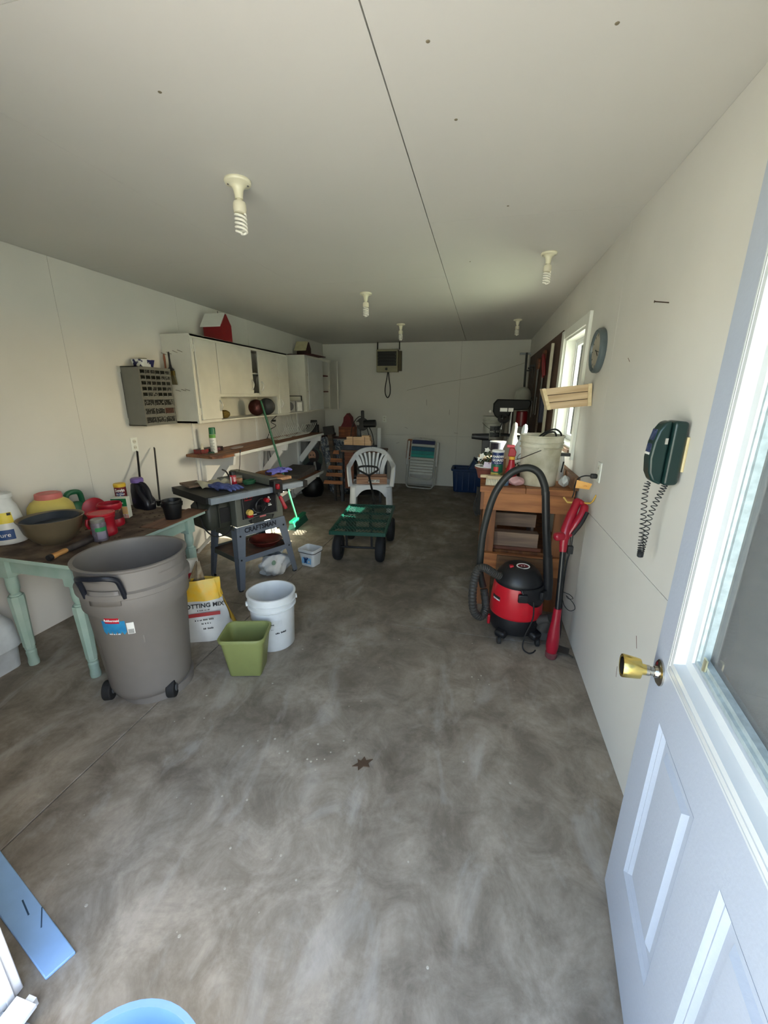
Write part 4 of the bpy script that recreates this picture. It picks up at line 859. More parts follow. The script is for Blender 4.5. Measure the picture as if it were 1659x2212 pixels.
# ================================================================ bucket and wastebasket
def bucket(t, mat, h=0.37, r=0.150, rb=0.130, n=48, bail=None, dirt=None):
    pr = [(0, 0), (rb-0.004, 0), (rb, 0.004), (r-0.010, h*0.74), (r-0.002, h*0.745), (r+0.002, h*0.755), (r+0.002, h*0.765), (r-0.006, h*0.775), (r-0.006, h*0.84), (r+0.003, h*0.85), (r+0.003, h*0.862), (r-0.004, h*0.87),
          (r-0.003, h*0.965), (r+0.004, h*0.972), (r+0.004, h*0.995), (r, h), (r-0.008, h), (r-0.011, h*0.96), (rb-0.008, 0.012), (0, 0.010)]
    return MB().lathe(pr, n).build('pail', mat, t, smooth=50)
t = thing('white_bucket', 'empty white plastic pail on the floor behind the green wastebasket', 'bucket', (-1.240, 2.105, 0))
bucket(t, M('pail_white', (226, 228, 228), 0.4, scale=9, rgb2=(214, 216, 214)))
for a in (35, 215):
    MB().lathe([(0, 0), (0.016, 0), (0.016, 0.012), (0, 0.014)], 14, RZ_(a) @ TR(0.148, 0, 0.305) @ RY(90)).build('bail_ear', M('pail_white', (1, 1, 1)), t)
for z0, z1, a0, a1 in ((0.185, 0.225, -72, -38),): patch(0.1385, 0.1405, z0, z1, a0, a1, 8, 0.0005).build('label', M('faint_label', (216, 218, 216), 0.5), t)
marks(1, 0.014, ink, t, T=TR(0, 0, 0.20), warp=cylwarp(0.1415, -62))
marks(2, 0.020, ink, t, T=TR(0, 0, 0.135), warp=cylwarp(0.1385, -42))
marks(2, 0.009, ink, t, T=TR(0, 0, 0.165), warp=cylwarp(0.1395, -64))
ol = M('olive_plastic', (136, 142, 84), 0.5, var=0.03)
t = thing('wastebasket', 'olive green square plastic wastebasket on the floor in front of the white pail', 'wastebasket', (-1.250, 1.805, 0), 15)
def rr(s, r): return rrect(-s, s, -s*0.82, s*0.82, r, 5)
shell(MB(), [(rr(0.088, 0.02), 0.006), (rr(0.092, 0.022), 0.010), (rr(0.122, 0.035), 0.235), (rr(0.132, 0.04), 0.238), (rr(0.134, 0.04), 0.256), (rr(0.130, 0.04), 0.26), (rr(0.122, 0.037), 0.258), (rr(0.118, 0.035), 0.235), (rr(0.088, 0.02), 0.014)], cap1=True).build('bin', ol, t, smooth=50)
m = MB()
for x in (-0.075, 0.075):
    for y in (-0.058, 0.058): m.lathe([(0.008, 0), (0.008, 0.007), (0, 0.007)], 10, TR(x, y, 0))
m.pieces('foot', ol, t)

# ================================================================ blue mat and blue tub in the foreground
t = tag(MB().prism([(-1.75, 0.75), (-1.047, 0.541), (-1.075, 0.475), (-1.75, 0.66)], 0.0, 0.01).build('blue_mat', M('pale_blue', (160, 200, 244), 0.5, var=0.03), None, bevel=0.003), 'pale blue board lying on the floor beside the white door trim', 'board')
m = MB().bar((-1.33, 0.60, 0.0105), (-1.27, 0.575, 0.0105), 0.004, 0.001).bar((-1.25, 0.60, 0.0105), (-1.20, 0.56, 0.0105), 0.003, 0.001).pieces('scratch', M('scratch', (50, 80, 110), 0.8), t)
t = thing('blue_tub', 'light blue plastic basin at the bottom edge of the picture', 'basin', (-0.575, 0.26, 0.0), 0)
lb = M('lightblue_plastic', (110, 146, 204), 0.4, var=0.03)
def ov(s, z, sp=0.0):
    P = []
    for i in range(48):
        a = 2*PI*i/48; k = 1+0.10*math.exp(-((math.degrees(a)-38)/14)**2)*sp
        P.append((0.175*s*k*math.cos(a), 0.165*s*k*math.sin(a)))
    return (P, z)
shell(MB(), [ov(0.72, 0), ov(0.75, 0.01), ov(0.93, 0.27, 1), ov(1.0, 0.285, 1), ov(1.0, 0.295, 1), ov(0.93, 0.292, 1), ov(0.90, 0.26, 1), ov(0.72, 0.015)], cap1=True).build('tub', lb, t, smooth=50)
# ================================================================ table saw on its stand
sgrey = M('saw_grey', (104, 112, 124), 0.45, var=0.03); sdark = M('saw_olive_grey', (84, 86, 78), 0.5, var=0.05); stop_ = M('saw_table', (74, 76, 72), 0.5, 0.2, var=0.2, scale=12)
ST = RZ(63.3, (-1.84, 2.65, 0)); sw = thing('table_saw', 'grey table saw on an open four-legged stand lettered in black, cluttered top', 'table saw', T=ST)
for (bx_, by_, tx, ty, sx_, sy_) in ((0, 0, 0.035, 0.03, 1, 1), (0.587, 0, 0.50, 0.03, -1, 1), (0, 0.49, 0.035, 0.44, 1, -1), (0.58, 0.49, 0.50, 0.44, -1, -1)):
    m = MB(); z0, z1 = 0.012, 0.545; w0, w1 = 0.045, 0.085
    m.hexa([(bx_, by_, z0), (bx_+sx_*w0, by_, z0), (bx_+sx_*w0, by_+sy_*0.004, z0), (bx_, by_+sy_*0.004, z0), (tx, ty, z1), (tx+sx_*w1, ty, z1), (tx+sx_*w1, ty+sy_*0.004, z1), (tx, ty+sy_*0.004, z1)])
    m.hexa([(bx_, by_, z0), (bx_+sx_*0.004, by_, z0), (bx_+sx_*0.004, by_+sy_*w0, z0), (bx_, by_+sy_*w0, z0), (tx, ty, z1), (tx+sx_*0.004, ty, z1), (tx+sx_*0.004, ty+sy_*w1, z1), (tx, ty+sy_*w1, z1)])
    lg = m.build('leg', sgrey, sw, smooth=0)
    MB().lathe([(0, 0), (0.019, 0), (0.019, 0.012), (0.012, 0.018), (0, 0.018)], 14, TR(bx_+sx_*0.02, by_+sy_*0.02, 0)).build('rubber_foot', black_rub, lg)
    for zz in (0.27, 0.47):
        f = (zz-z0)/(z1-z0); px = bx_+(tx-bx_)*f+sx_*(0.022+0.01*f); py = by_+(ty-by_)*f
        if sy_ > 0: MB().lathe([(0, 0), (0.009, 0), (0.007, 0.006), (0, 0.007)], 6, TR(px, py, zz) @ RX(90)).build('bolt', black_mt, lg)
    if sx_ > 0 and sy_ > 0: MB().lathe([(0, 0), (0.006, 0), (0, 0.004)], 6, TR(tx-0.001, ty+0.05, 0.5) @ RY(-90)).build('bolt', steel, lg)
MB().bx(0.06, 0.48, 0.026, 0.030, 0.462, 0.548).build('front_apron', sgrey, sw)
MB().bx(0.06, 0.48, 0.44, 0.444, 0.47, 0.548).build('rear_apron', sgrey, sw)
MB().bx(0.033, 0.037, 0.06, 0.41, 0.44, 0.548).build('side_apron', sdark, sw); MB().bx(0.498, 0.502, 0.06, 0.41, 0.47, 0.548).build('side_apron', sdark, sw)
sx0, sx1, sy0, sy1 = 0.018, 0.545, 0.012, 0.47
for b in ((sx0, sx1, sy0, sy0+0.004), (sx0, sx1, sy1-0.004, sy1), (sx0, sx0+0.004, sy0, sy1), (sx1-0.004, sx1, sy0, sy1)):
    MB().bx(b[0], b[1], b[2], b[3], 0.245, 0.288).build('stretcher', sgrey if b[3] < 0.1 else sdark, sw)
MB().bx(sx0+0.004, sx1-0.004, sy0+0.004, sy1-0.004, 0.262, 0.270).build('shelf', wood('particle_board', (92, 66, 52), (60, 44, 36), 14, (1, 1, 1)), sw)
text('CRAFTSMAN', 0.058, M('navy_ink', (20, 24, 36), 0.5), sw, T=vface((0.255, 0.0255, 0.507), (1, 0, 0), (0, -1, 0)) @ Matrix.Rotation(0.0, 4, 'Z'), bold=0.0020, sx=0.92)
# body
m = MB(); m.prism([(0.045, 0.546), (0.495, 0.546), (0.495, 0.60), (0.475, 0.822), (0.052, 0.822)], -0.40, 0.0, TR(0, 0.035, 0) @ RX(90)); m.build('cabinet_body', M('saw_body', (98, 100, 92), 0.45, var=0.04), sw, bevel=0.006)
MB().bx(0.10, 0.43, 0.024, 0.036, 0.602, 0.812).build('control_panel', M('panel_black', (26, 26, 30), 0.4), sw, bevel=0.002)
m = MB()
for a in ((0.108, 0.422, 0.806, 0.808), (0.108, 0.422, 0.606, 0.608)): m.bx(a[0], a[1], 0.0228, 0.024, a[2], a[3])
for a in ((0.108, 0.110), (0.420, 0.422)): m.bx(a[0], a[1], 0.0228, 0.024, 0.608, 0.806)
m.pieces('panel_outline', M('grey_line', (120, 120, 120), 0.5), sw)
PF = lambda x, z: vface((x, 0.0232, z), (1, 0, 0), (0, -1, 0))
text('10-in', 0.042, red_ink, sw, T=PF(0.158, 0.785), bold=0.001); text('TABLE SAW', 0.013, red_ink, sw, T=PF(0.158, 0.757), bold=0.0004)
text('2.', 0.042, white_ink, sw, T=PF(0.355, 0.735), bold=0.0015); marks(2, 0.012, white_ink, sw, T=PF(0.355, 0.690))
MB().bx(0.335, 0.375, 0.0228, 0.024, 0.673, 0.681).bx(0.165, 0.225, 0.0228, 0.024, 0.622, 0.629).pieces('white_mark', white_ink, sw)
MB().lathe([(0, 0.030), (0.0235, 0.030), (0.026, 0.022), (0.026, 0.0), (0, 0)], 22, TR(0.155, 0.024, 0.655) @ RX(90)).build('stop_switch', M('switch_yellow', (220, 186, 96), 0.4), sw)
MB().bx(0.135, 0.177, -0.006, 0.024, 0.615, 0.640).build('switch_paddle', red_pl, sw, bevel=0.004)
hw = MB().lathe([(0.054, 0), (0.060, 0.004), (0.060, 0.014), (0.054, 0.018), (0.050, 0.012)], 32, TR(0.258, 0.0, 0.70) @ RX(90), closed=True).bar((0.205, -0.01, 0.70), (0.311, -0.01, 0.70), 0.012, 0.012, up=(0, 1, 0)).bar((0.258, -0.01, 0.647), (0.258, -0.01, 0.753), 0.012, 0.012, up=(0, 1, 0)).lathe([(0, -0.024), (0.016, -0.024), (0.016, 0.02), (0, 0.02)], 16, TR(0.258, 0, 0.70) @ RX(90)).build('handwheel', black_pl, sw)
MB().lathe([(0, 0), (0.015, 0.002), (0.020, 0.02), (0.018, 0.045), (0, 0.05)], 18, TR(0.285, -0.018, 0.745) @ RX(90)).build('crank_knob', red_pl, hw)
m = MB()
for k in range(14):
    a = math.radians(200+k*10); m.bar((0.258+0.064*math.cos(a), 0.0232, 0.70+0.064*math.sin(a)), (0.258+0.071*math.cos(a), 0.0232, 0.70+0.071*math.sin(a)), 0.002, 0.001, up=(0, 1, 0))
tag(m.build('dial_ticks', white_ink, sw), kind='stuff')
v = MB().prism([(0.17, 0.553), (0.38, 0.553), (0.40, 0.588), (0.32, 0.598), (0.22, 0.596), (0.15, 0.583)], 0, 0.003, TR(0, 0.034, 0) @ RX(90)).build('vent', ink, sw)
for k in range(15):
    MB().bx(0.185+k*0.013, 0.190+k*0.013, 0.0285, 0.031, 0.558, 0.590).build('vent_fin', sdark, v)
MB().bx(0.255, 0.315, 0.0275, 0.029, 0.589, 0.602).build('red_tag', M('pale_red', (214, 120, 120), 0.5), sw)
mm = M('motor_dark', (52, 54, 46), 0.5, var=0.1)
mo = shell(MB(), [(rrect(-0.155, 0.05, 0.10, 0.36, 0.035), 0.555), (rrect(-0.165, 0.05, 0.09, 0.37, 0.04), 0.59), (rrect(-0.165, 0.05, 0.09, 0.37, 0.04), 0.72), (rrect(-0.13, 0.05, 0.11, 0.34, 0.04), 0.765)], cap1=True).build('motor_cover', mm, sw)
MB().bx(-0.06, 0.02, 0.082, 0.094, 0.60, 0.72).build('vent_plate', ink, mo); MB().bx(-0.075, -0.065, 0.075, 0.095, 0.57, 0.75).build('cover_rib', mm, mo)
MB().tube(smooth_path([(-0.10, 0.40, 0.80), (-0.16, 0.22, 0.72), (-0.19, 0.10, 0.60), (-0.15, 0.03, 0.53), (-0.05, 0.02, 0.525), (0.02, 0.06, 0.56)], 6), 0.006, 8).build('power_cord', black_rub, sw)
# table top
MB().bx(-0.02, 0.46, -0.012, 0.55, 0.822, 0.848).build('table_top', stop_, sw, bevel=0.003)
MB().bx(0.13, 0.148, -0.0125, 0.55, 0.842, 0.8484).build('mitre_slot', ink, sw)
MB().bx(0.325, 0.343, -0.0125, 0.55, 0.842, 0.8484).build('mitre_slot', ink, sw)
lw = MB().bx(-0.20, -0.022, -0.005, 0.55, 0.834, 0.847).bx(-0.20, -0.196, -0.005, 0.55, 0.79, 0.834).bx(-0.20, -0.022, -0.005, 0.0, 0.80, 0.834).bx(-0.20, -0.022, 0.545, 0.55, 0.80, 0.834).build('left_wing', M('wing_dark', (44, 44, 42), 0.5, 0.2), sw)
MB().bx(0.462, 0.66, -0.005, 0.55, 0.834, 0.847).bx(0.656, 0.66, -0.005, 0.55, 0.79, 0.834).build('right_wing', stop_, sw)
rl = M('rail_grey', (150, 160, 170), 0.4, 0.3)
MB().bx(-0.19, 0.345, -0.060, -0.020, 0.800, 0.846).build('front_rail', rl, sw, bevel=0.002)
MB().bx(0.42, 0.66, -0.060, -0.020, 0.800, 0.846).build('front_rail', rl, sw, bevel=0.002)
MB().bx(-0.19, 0.66, 0.565, 0.59, 0.80, 0.84).build('rear_rail', rl, sw)
MB().bx(0.655, 0.70, -0.065, -0.01, 0.79, 0.85).build('rail_end_cap', black_pl, sw)
# rip fence with red handle
MB().bx(0.345, 0.42, -0.02, 0.60, 0.852, 0.908).build('rip_fence', M('fence_grey', (96, 98, 90), 0.5), sw, bevel=0.003)
fh = MB().bx(0.34, 0.425, -0.085, -0.01, 0.785, 0.90).build('fence_clamp', black_pl, sw, bevel=0.008)
MB().bx(0.352, 0.378, -0.115, -0.05, 0.83, 0.875).build('red_lever', red_pl, fh, bevel=0.01)
MB().bar((0.372, -0.105, 0.775), (0.395, -0.150, 0.665), 0.028, 0.028, up=(0, 1, 0)).build('handle_grip', red_pl, fh, bevel=0.012, seg=3)
MB().cyl((0.37, -0.09, 0.80), (0.37, -0.10, 0.77), 0.012).build('handle_neck', black_pl, fh)
MB().cyl((0.425, -0.06, 0.80), (0.47, -0.07, 0.80), 0.007).lathe([(0, 0), (0.012, 0), (0.012, 0.01), (0, 0.01)], 10, TR(0.47, -0.07, 0.80) @ RY(90)).build('lock_screw', black_pl, fh)
# mitre gauge, blade guard
MB().bx(0.10, 0.30, 0.30, 0.36, 0.849, 0.905, TR(0.0, 0.02, 0)).build('mitre_gauge', M('fence_grey', (1, 1, 1)), sw, bevel=0.004)
MB().tube(smooth_path([(0.14, 0.22, 0.855), (0.17, 0.30, 0.90), (0.20, 0.40, 0.935), (0.22, 0.50, 0.94)], 5), 0.007, 8).build('blade_guard', black_pl, sw)
# clutter on the saw
def W(x, y, z): return ST @ Vector((x, y, z))
def glove(name, label, x, y, z, rz, mat, sc=1.0):
    t = thing(name, label, 'glove', T=ST @ TR(x, y, z) @ RZ_(rz))
    m = MB()
    def f(u, v):
        a = 2*PI*u; L = (v-0.5)*0.20; ww = 0.055*math.sin(PI*min(1, 0.12+v*0.9))**0.5
        return ((ww+0.004*math.sin(7*v*PI+a))*math.cos(a)*sc, L*sc, (0.016+0.014*math.sin(a)+0.006*math.sin(3*a+9*v)+0.012*math.sin(PI*v)*max(0, math.sin(a)))*sc)
    m.grid(f, 20, 12, cu=True); m.build('palm', mat, t, smooth=60)
    for k in range(4):
        x0 = (-0.038+0.025*k)*sc
        MB().tube([(x0, 0.085*sc, 0.018), (x0*1.25+0.004, 0.115*sc, 0.026), (x0*1.5, 0.145*sc+0.008*(k % 2), 0.012), (x0*1.6, 0.165*sc, 0.008)], [0.014*sc, 0.013*sc, 0.012*sc, 0.006*sc], 8).build('finger', mat, t, smooth=60)
    MB().tube([(0.05*sc, 0.0, 0.018), (0.075*sc, 0.03*sc, 0.022), (0.085*sc, 0.06*sc, 0.012)], [0.014*sc, 0.013*sc, 0.007*sc], 8).build('thumb', mat, t, smooth=60)
    return t
gb = M('glove_blue', (92, 104, 160), 0.8, scale=30, rgb2=(58, 68, 118))
glove('work_glove', 'blue rubber glove drooping over the left front of the saw table', 0.03, 0.19, 0.852, 195, gb, 1.05)
glove('work_glove', 'violet-blue glove lying at the right end of the saw table', 0.60, 0.26, 0.885, -70, M('glove_violet', (110, 112, 200), 0.7, scale=30, rgb2=(84, 84, 160)), 1.05)
tag(MB().grid(lambda u, v: W(-0.08+0.26*u, 0.28+0.14*v, 0.855+0.045*abs(math.sin(5*u+2*v))*math.sin(PI*v)**0.4+0.006*math.sin(17*u)), 18, 10).build('cloth', M('rag_cream', (176, 170, 146), 0.9, scale=22), None, smooth=60, solid=0.004), 'cream rag crumpled behind the blue glove on the saw table', 'rag')
t = thing('red_bottle', 'small red and white bottle with black cap standing on the saw table', 'bottle', T=ST @ TR(0.145, 0.20, 0.849))
MB().lathe([(0, 0), (0.024, 0), (0.026, 0.004), (0.026, 0.085), (0.020, 0.096), (0, 0.098)], 24).build('body', M('bottle_red', (170, 22, 36), 0.35), t)
patch(0.026, 0.026, 0.015, 0.082, -175, -145, 6).build('white_stripe', white_ink, t); patch(0.026, 0.026, 0.04, 0.078, -110, -60, 6).build('white_label', M('label_rw', (230, 220, 220), 0.5, scale=80, rgb2=(180, 40, 50)), t)
MB().lathe([(0, 0.096), (0.028, 0.096), (0.028, 0.122), (0.025, 0.126), (0, 0.126)], 24).build('cap', black_pl, t)
tag(MB().bx(-0.045, 0.045, -0.03, 0.03, 0, 0.04, ST @ TR(0.22, 0.29, 0.8495)).build('wood_block', wood('pale_block', (182, 140, 104), (150, 110, 80)), None, bevel=0.002), 'short pale wood block beside the red bottle on the saw table', 'block')
tag(MB().bx(0.46, 0.655, 0.10, 0.15, 0.849, 0.874, ST).build('wood_strip', wood('pale_block', (1, 1, 1), (1, 1, 1)), None, bevel=0.002), 'light wood strip at the front right of the saw table', 'strip')
tag(MB().grid(lambda u, v: W(0.43+0.24*u, 0.22+0.20*v, 0.855+0.055*math.sin(PI*u)**0.5*math.sin(PI*v)**0.5+0.006*math.sin(13*u+7*v)), 16, 12).build('leather_glove', M('leather_brown', (132, 92, 58), 0.8, scale=24, rgb2=(92, 62, 40)), None, smooth=60, solid=0.004), 'brown leather glove bundled under the violet glove', 'glove')
P = []
for k in range(60):
    a = k*0.55; P.append(W(0.27+0.05*math.cos(a)*(1+0.1*math.sin(k)), 0.17+0.04*math.sin(a), 0.855+0.0005*k))
tag(MB().tube(P, 0.0045, 6).build('string_coil', M('green_cord', (20, 84, 54), 0.7), None), 'coil of dark green cord on the saw table in front of the fence', 'cord')
tag(MB().tube([W(0.36, 0.47, 0.912), W(0.42, 0.55, 0.95), W(0.50, 0.66, 1.06)], 0.003, 6).lathe([(0, 0), (0.006, 0), (0.006, 0.03), (0, 0.03)], 10, ST @ TR(0.495, 0.655, 1.045) @ RY(15)).build('probe_rod', black_mt, None), 'thin black rod with thick tip rising slantwise from the saw fence', 'rod')
tag(MB().bx(-0.16, -0.02, 0.36, 0.53, 0.851, 0.866, ST @ RX(2)).build('wood_scrap', wood('scrap_brown', (112, 92, 74), (84, 66, 54)), None), 'brown board scrap on the back left of the saw table', 'board')
t = thing('terracotta_saucer', 'reddish-brown plant saucer on the lower shelf of the saw stand', 'saucer', T=ST @ TR(0.40, 0.20, 0.271))
MB().lathe([(0, 0), (0.10, 0), (0.12, 0.02), (0.145, 0.045), (0.150, 0.048), (0.146, 0.052), (0.115, 0.022), (0.095, 0.010), (0, 0.010)], 40).build('dish', M('redbrown_dish', (96, 34, 26), 0.4), t)
t = thing('plastic_bag', 'white plastic shopping bag slumped under the saw stand', 'bag', T=ST @ TR(0.43, 0.12, 0.0))
def pb(u, v):
    a = 2*PI*u; r = 0.125*math.sin(PI*(0.16+0.76*v))**0.6*(1+0.20*math.sin(3*a+5*v)+0.10*math.sin(8*a-9*v))
    return (r*math.cos(a)*1.25, r*math.sin(a)*0.8, 0.185*v+0.025*math.sin(4*a)*v*(1-v))
MB().grid(pb, 36, 14, cu=True).build('bag_body', M('bag_film', (214, 216, 214), 0.3, var=0.05), t, smooth=35)
MB().tube(smooth_path([(0.06, -0.02, 0.19), (0.10, -0.03, 0.24), (0.16, 0.0, 0.23), (0.17, 0.01, 0.17)], 4), 0.012, 6).build('handle_loop', M('bag_film', (1, 1, 1)), t)
MB().lathe([(0, 0), (0.022, 0), (0, 0.002)], 14, TR(-0.07, -0.085, 0.14) @ RX(80)).build('green_logo', M('faded_green', (120, 150, 130), 0.6), t)
t = thing('plastic_tub', 'small white square tub with light blue award-ribbon label on the floor by the saw leg', 'tub', (-1.515, 3.345, 0), -14)
shell(MB(), [(rrect(-0.072, 0.072, -0.06, 0.06, 0.02), 0.0), (rrect(-0.088, 0.088, -0.075, 0.075, 0.025), 0.135), (rrect(-0.095, 0.095, -0.082, 0.082, 0.028), 0.140), (rrect(-0.096, 0.096, -0.083, 0.083, 0.028), 0.168), (rrect(-0.090, 0.090, -0.077, 0.077, 0.026), 0.17), (rrect(-0.084, 0.084, -0.07, 0.07, 0.024), 0.135), (rrect(-0.068, 0.068, -0.056, 0.056, 0.02), 0.01)], cap1=True).build('tub', M('pail_white', (1, 1, 1)), t, smooth=40)
m = MB(); pl = [(x, y, 0.139) for x, y in rrect(-0.0975, 0.0975, -0.0845, 0.0845, 0.029)]; m.tube(pl, 0.0035, 6, closed=True); m.build('wire_handle', black_pl, t)
LT = Matrix.Translation((0, -0.0705, 0.075)) @ RX(90-6)
MB().bx(-0.05, 0.058, -0.045, 0.045, 0.0, 0.001, LT).build('label', M('label_sky', (110, 170, 216), 0.45, scale=16, rgb2=(150, 196, 228)), t)
MB().lathe([(0, 0), (0.026, 0), (0.026, 0.0008), (0, 0.0008)], 24, LT @ TR(-0.004, 0.012, 0.001)).prism([(-0.018, 0), (0.010, 0), (0.014, -0.042), (0, -0.034), (-0.016, -0.044)], 0.001, 0.0016, LT @ TR(-0.004, 0, 0)).build('ribbon_print', M('ribbon_blue', (24, 60, 110), 0.5), t)
marks(2, 0.010, white_ink, t, T=LT @ TR(-0.004, 0.012, 0.002))
MB().lathe([(0, 0), (0.010, 0), (0.010, 0.0008), (0, 0.0008)], 12, LT @ TR(0.034, -0.022, 0.001)).build('scoop_print', M('cream_print', (230, 210, 186), 0.5), t)

# ================================================================ broom
gp = M('broom_green', (14, 92, 58), 0.4, var=0.04)
t = thing('push_broom', 'green push broom leaning on the cabinet with its head on the floor', 'broom')
MB().cyl((-2.155, 4.40, 0.10), (-2.50, 4.36, 1.50), 0.0125, n=14).lathe([(0.0125, 0), (0.012, 0.008), (0, 0.014)], 12, TR(-2.50, 4.36, 1.50)).build('pole', gp, t)
MB().bar((-2.145, 4.22, 0.095), (-2.175, 4.66, 0.095), 0.06, 0.035).build('broom_head', M('broom_teal', (12, 110, 78), 0.35), t, bevel=0.008)
MB().hexa([(-2.19, 4.22, 0.0), (-2.09, 4.22, 0.0), (-2.12, 4.66, 0.0), (-2.225, 4.66, 0.0), (-2.17, 4.23, 0.08), (-2.12, 4.23, 0.08), (-2.15, 4.65, 0.08), (-2.20, 4.65, 0.08)]).build('bristles', M('broom_bristles', (10, 84, 66), 0.6, scale=120, stretch=(1, 1, .1), rgb2=(6, 60, 46)), t)
# the small things on the floor and wall between saw and low shelf
tag(MB().bar((XL+0.06, 3.35, 0.0), (XL+0.30, 3.50, 0.30), 0.10, 0.02).build('white_scrap', white_paint, None), 'white board scrap leaning in the sunlight at the foot of the left wall', 'board')
t = thing('low_box', 'low white box on the floor between the saw and the low shelf', 'box', (-2.44, 3.98, 0))
MB().bx(-0.20, 0.14, -0.17, 0.17, 0, 0.28).build('box_body', white_paint, t, bevel=0.006)
tag(MB().lathe([(0, 0), (0.024, 0), (0.024, 0.008), (0.009, 0.012), (0.009, 0.03), (0.022, 0.036), (0.022, 0.05), (0, 0.05)], 16, TR(-2.40, 3.95, 0.28)).build('clamp_knob', black_pl, None), 'black knob standing on the white low box right of the saw', 'knob')

# ================================================================ garden cart
cgreen = M('cart_green', (16, 70, 58), 0.4, 0.1, var=0.06)
CTM = RZ(6.8, (-1.09, 3.79, 0)); t = thing('garden_cart', 'green steel mesh garden cart with black pneumatic tyres and loop handle', 'cart', T=CTM)
w2, l2, zd = 0.262, 0.49, 0.375
for nm, a in (('frame_rail', (-w2, -w2+0.022, -l2, l2)), ('frame_rail', (w2-0.022, w2, -l2, l2)), ('frame_rail', (-w2+0.022, w2-0.022, -l2, -l2+0.022)), ('frame_rail', (-w2+0.022, w2-0.022, l2-0.022, l2))):
    MB().bx(a[0], a[1], a[2], a[3], zd-0.032, zd+0.004).build(nm, cgreen, t, bevel=0.003)
m = MB(); W2, L2 = w2-0.02, l2-0.02; st = 0.034
def clip(x0, y0, dx, dy):
    ts = [-9, 9]
    for p, d, lo, hi in ((x0, dx, -W2, W2), (y0, dy, -L2, L2)):
        a, b = (lo-p)/d, (hi-p)/d
        if a > b: a, b = b, a
        ts[0] = max(ts[0], a); ts[1] = min(ts[1], b)
    return ts if ts[1]-ts[0] > 0.01 else None
for s in (-1, 1):
    k = -1.2
    while k < 1.2:
        c = clip(k, 0, 0.5*s, 1.0)
        if c: m.bar((k+0.5*s*c[0], c[0], zd-0.004), (k+0.5*s*c[1], c[1], zd-0.004), 0.0055, 0.003)
        k += st
tag(m.build('mesh_deck', cgreen, t, smooth=0), kind='stuff')
for y in (-0.30, -0.05, 0.20): MB().bx(-W2, W2, y-0.012, y+0.012, zd-0.03, zd-0.008).build('cross_member', M('cart_green_dark', (14, 60, 50), 0.5), t)
tyre = M('tyre', (24, 25, 28), 0.75, var=0.1, scale=60)
for (x, y) in ((-0.235, -0.24), (0.185, -0.24), (-0.225, 0.36), (0.225, 0.36)):
    q = MB().lathe([(0.062, -0.032), (0.085, -0.042), (0.115, -0.040), (0.130, -0.026), (0.135, 0.0), (0.130, 0.026), (0.115, 0.040), (0.085, 0.042), (0.062, 0.032)], 36, TR(x, y, 0.135) @ RY(90), closed=True).build('tyre', tyre, t, smooth=60)
    MB().lathe([(0, -0.022), (0.03, -0.022), (0.064, -0.030), (0.064, 0.030), (0.03, 0.022), (0, 0.022)], 24, TR(x, y, 0.135) @ RY(90)).build('rim', M('rim_grey', (60, 62, 66), 0.5, 0.3), q)
MB().cyl((-0.22, -0.24, 0.135), (0.17, -0.24, 0.135), 0.011).bar((-0.15, -0.24, 0.135), (-0.15, -0.24, 0.345), 0.03, 0.02, up=(1, 0, 0)).bar((0.10, -0.24, 0.135), (0.10, -0.24, 0.345), 0.03, 0.02, up=(1, 0, 0)).build('axle', black_mt, t)
MB().cyl((-0.21, 0.36, 0.135), (0.21, 0.36, 0.135), 0.011).bar((0, 0.36, 0.135), (0, 0.36, 0.345), 0.06, 0.03, up=(1, 0, 0)).build('axle', black_mt, t)
Ci = CTM.inverted()
def CL(*p): return Ci @ Vector(p)
MB().tube([CL(-1.14, 4.28, 0.30), CL(-1.17, 4.46, 0.37), CL(-1.37, 4.94, 0.575)], 0.013, 10).build('pull_pole', black_mt, t)
gh = [CL(-1.37, 4.94, 0.575), CL(-1.44, 4.92, 0.615), CL(-1.50, 4.90, 0.655), CL(-1.485, 4.91, 0.69), CL(-1.38, 4.93, 0.70), CL(-1.27, 4.94, 0.69), CL(-1.25, 4.94, 0.655), CL(-1.30, 4.94, 0.62)]
MB().tube(smooth_path(gh+[gh[0]], 4), 0.013, 9).build('loop_handle', black_rub, t)

# ================================================================ white plastic chair
wp = M('chair_white', (214, 216, 218), 0.35, var=0.02)
t = thing('plastic_chair', 'white moulded plastic armchair with fan-slatted back, a wooden box on its seat', 'chair', (-1.435, 5.30, 0), 14)
def ribbon(m, pts, wd, th, upv=(0, 1, 0)):
    pts = smooth_path(pts, 5)
    n = len(pts); vs = []; fs = []
    for i, p in enumerate(pts):
        d = (pts[min(i+1, n-1)]-pts[max(i-1, 0)]).normalized(); u = Vector(upv); u = (u-d*u.dot(d)).normalized(); s = d.cross(u)
        w_ = wd[0]+(wd[1]-wd[0])*i/(n-1) if isinstance(wd, tuple) else wd
        for a, b in ((-1, -1), (1, -1), (1, 1), (-1, 1)): vs.append(p+u*(a*w_/2)+s*(b*th/2))
    for i in range(n-1):
        for k in range(4): fs.append((i*4+k, i*4+(k+1) % 4, (i+1)*4+(k+1) % 4, (i+1)*4+k))
    fs += [(0, 1, 2, 3), ((n-1)*4, (n-1)*4+1, (n-1)*4+2, (n-1)*4+3)]
    m.add(vs, fs); return m
MB().grid(lambda u, v: ((u-0.5)*(0.50-0.05*v), -0.23+0.44*v, 0.415-0.018*math.sin(PI*u)*math.sin(PI*v)-0.012*v+(-0.025*(1-min(1, v*8))**2)), 14, 14).build('seat', wp, t, solid=0.012, off=1, smooth=60)
